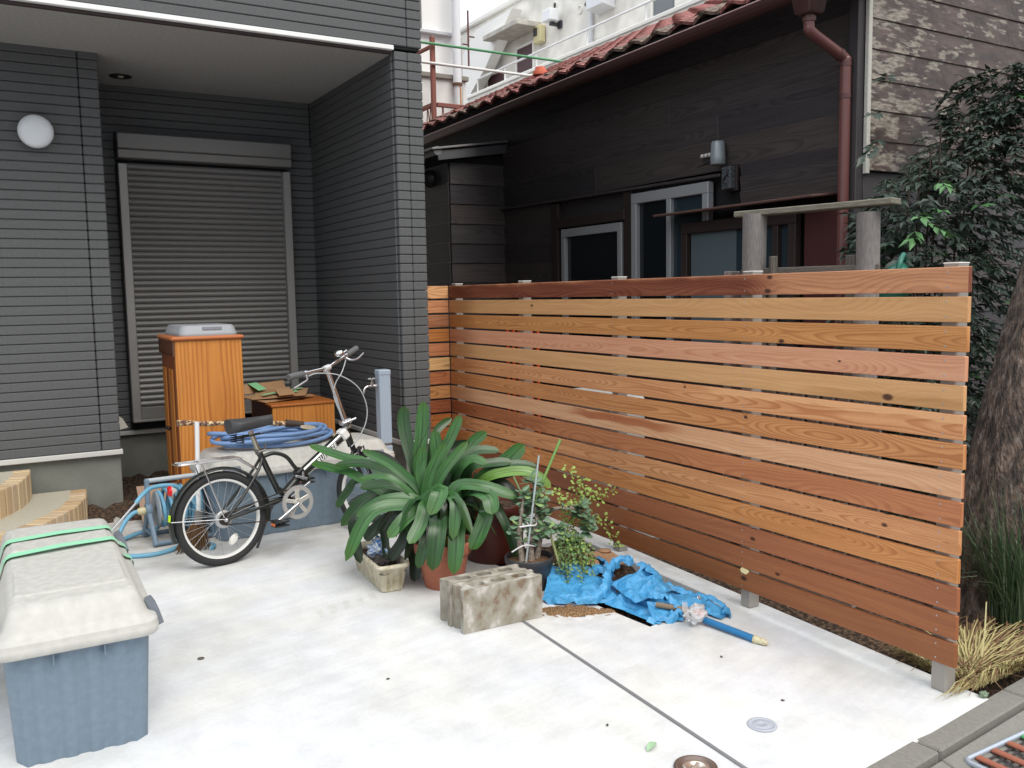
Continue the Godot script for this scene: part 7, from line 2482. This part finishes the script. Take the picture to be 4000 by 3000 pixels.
# ------------------------------------------------------------------ small fittings
func build_small_things() -> void:
	var st := thing("standpipe", "pale blue grey square standpipe with a chrome tap in front of the siding", "standpipe", V(2.182, gy(-5.33), -5.325))
	var sm := bump(mat(lin(158, 172, 188), 0.5), T.grain, 0.03)
	var mb := MB.new()
	mb.box(V(0, 0.65, 0), V(0.076, 0.45, 0.076), 0.004)
	part("upper_column", mb, sm, st)
	mb = MB.new()
	mb.box(V(0, 0.20, 0), V(0.078, 0.42, 0.078), 0.004)
	part("lower_column", mb, sm, st)
	mb = MB.new()
	mb.box(V(0, 0.417, 0), V(0.068, 0.03, 0.068), 0.003)
	part("joint", mb, mat(lin(104, 96, 92), 0.6), st)
	mb = MB.new()
	mb.box(V(0, 0.883, 0), V(0.082, 0.035, 0.082), 0.006)
	part("cap", mb, sm, st)
	mb = MB.new()
	mb.bar(V(-0.036, 0.80, 0.0), V(-0.085, 0.80, 0.0), 0.009, 12)
	mb.bar(V(-0.04, 0.80, 0.0), V(-0.047, 0.80, 0.0), 0.017, 14)
	mb.bar(V(-0.075, 0.795, 0.0), V(-0.075, 0.825, 0.0), 0.012, 12)
	mb.bar(V(-0.075, 0.825, 0), V(-0.075, 0.842, 0), 0.006, 8)
	mb.tube(spline([V(-0.08, 0.80, 0.0), V(-0.11, 0.798, 0.004), V(-0.130, 0.782, 0.008), V(-0.134, 0.757, 0.009)], 5), 0.0075, 10)
	var tap := part("tap", mb, W.chrome, st)
	mb = MB.new()
	mb.box(V(-0.075, 0.846, 0), V(0.056, 0.010, 0.014), 0.004)
	mb.box(V(-0.075, 0.846, 0), V(0.014, 0.010, 0.05), 0.004)
	part("tap_handle", mb, W.chrome, tap)
	# covers in the slab
	mb = MB.new()
	mb.lathe([Vector2(0.050, 0.0015), Vector2(0.048, 0.005), Vector2(0.040, 0.005), Vector2(0.039, 0.0038), Vector2(0.030, 0.0038), Vector2(0.029, 0.005), Vector2(0.012, 0.005), Vector2(0.011, 0.0038), Vector2(0.001, 0.0042)], 40)
	single("drain_cover", mb, bump(mat(lin(168, 174, 186), 0.55), T.grain, 0.05), "round pale grey drain cover set in the concrete near the right of the slab", "drain cover", ground(2.168, -2.055))
	var inspect := thing("inspection_cover", "round brownish metal cover with a bar handle at the bottom edge of the slab", "cover", ground(1.794, -1.968, 0.002))
	mb = MB.new()
	mb.lathe([Vector2(0.068, 0.0), Vector2(0.066, 0.008), Vector2(0.058, 0.010), Vector2(0.052, 0.009), Vector2(0.048, 0.005), Vector2(0.040, 0.0045)], 44)
	part("ring", mb, mat(lin(128, 112, 104), 0.35, 0.7), inspect)
	mb = MB.new()
	mb.lathe([Vector2(0.041, 0.005), Vector2(0.038, 0.0075), Vector2(0.026, 0.007), Vector2(0.022, 0.004), Vector2(0.001, 0.0035)], 40)
	part("lid", mb, mat(lin(214, 208, 200), 0.22, 0.8), inspect)
	mb = MB.new()
	mb.box(V(0, 0.007, 0), V(0.044, 0.006, 0.012), 0.002, Basis(Vector3.UP, 0.5))
	part("handle", mb, mat(lin(226, 222, 216), 0.25, 0.8), inspect)
	mb = MB.new()
	mb.blade([ground(1.727, -2.118, 0.004), ground(1.742, -2.125, 0.010), ground(1.765, -2.137, 0.011), ground(1.782, -2.146, 0.006)], [0.001, 0.0105, 0.013, 0.004], Vector3.UP, 0.2, 4)
	single("fallen_leaf", mb, mat(lin(150, 184, 148), 0.6), "single pale green oval leaf lying on the concrete near the bottom", "leaf")
	single("mossy_stone", crumple(V(0.022, 0.014, 0.018), 120, 0.35), bump(mat(lin(124, 142, 118), 0.9), T.fine, 0.3), "small grey green stone at the street corner of the slab", "stone", V(2.998, 0.008, -1.79))
	mb = MB.new()
	mb.lathe([Vector2(0.014, 0.0005), Vector2(0.013, 0.003), Vector2(0.009, 0.0025), Vector2(0.001, 0.002)], 20)
	single("floor_plug", mb, mat(lin(96, 88, 80), 0.7), "tiny round dark plug in the concrete right of the foreground box", "plug", ground(0.655, -3.57))
	var crumb := 0
	for p in [[1.22, -3.02, "small dark crumb on the open concrete in front of the bicycle"], [2.43, -2.52, "dark twig bit on the concrete beside the handle's white cap"], [2.36, -2.14, "tiny dark crumb right of the round pale drain cover"], [1.72, -2.32, "tiny brown crumb on the concrete above the fallen leaf"]]:
		single("crumb", crumple(V(0.009, 0.004, 0.006), 130 + crumb, 0.5), mat(lin(88, 78, 66), 0.9), p[2], "crumb", ground(p[0], p[1], 0.003), crumb * 1.3)
		crumb += 1
	# black bundle at the very left edge, beside the foreground box
	single("black_bag", crumple(V(0.12, 0.10, 0.13), 140, 0.3), bump(mat(lin(36, 36, 42), 0.4), T.crease, 0.8), "dark plastic bundle at the left edge beside the foreground box and steps", "bag", ground(-0.10, -4.62, 0.19))
	single("clear_sack", crumple(V(0.15, 0.13, 0.34), 141, 0.28), bump(mat(lin(206, 208, 210), 0.3), T.crease, 1.0), "pale plastic sack at the left edge alongside the foreground box", "bag", ground(-0.215, -3.75, 0.12))
	# framed wire ramp mat at the kerb
	var mt := thing("ramp_mat", "metal framed grate mat with rust red bars and a green bar at the kerb", "mat", V(3.02, -0.034, -1.40), 0.0)
	mb = MB.new()
	var fr := []
	for q in [[0.45, -0.20, 0.0], [-0.43, -0.20, 0.5], [-0.43, 0.42, 1.0], [0.45, 0.42, 1.5]]:
		for i in 5:
			var a: float = (q[2] + 0.125 * i) * PI
			fr.append(V(q[0] - 0.02 * signf(q[0]) + cos(a) * 0.02 , 0.0, q[1] - 0.02 * signf(q[1]) - sin(a) * 0.02))
	mb.tube(fr, 0.010, 10, false, true)
	part("frame", mb, mat(lin(176, 184, 196), 0.35, 0.5), mt)
	for k in 10:
		mb = MB.new()
		var x := -0.38 + k * 0.085
		mb.box(V(x, 0.002, 0.11), V(0.026, 0.012, 0.60), 0.004, Basis(Vector3.UP, 0.0))
		part("bar", mb, bump(mat(lin(66, 150, 92) if k == 3 or k == 5 else lin(146, 86, 66), 0.7), T.fine, 0.2), mt)
	for k in 24:
		mb = MB.new()
		mb.box(V(0.0, -0.006, -0.17 + k * 0.025), V(0.86, 0.004, 0.008), 0.001)
		part("cross_wire", mb, mat(lin(54, 48, 50), 0.7), mt)
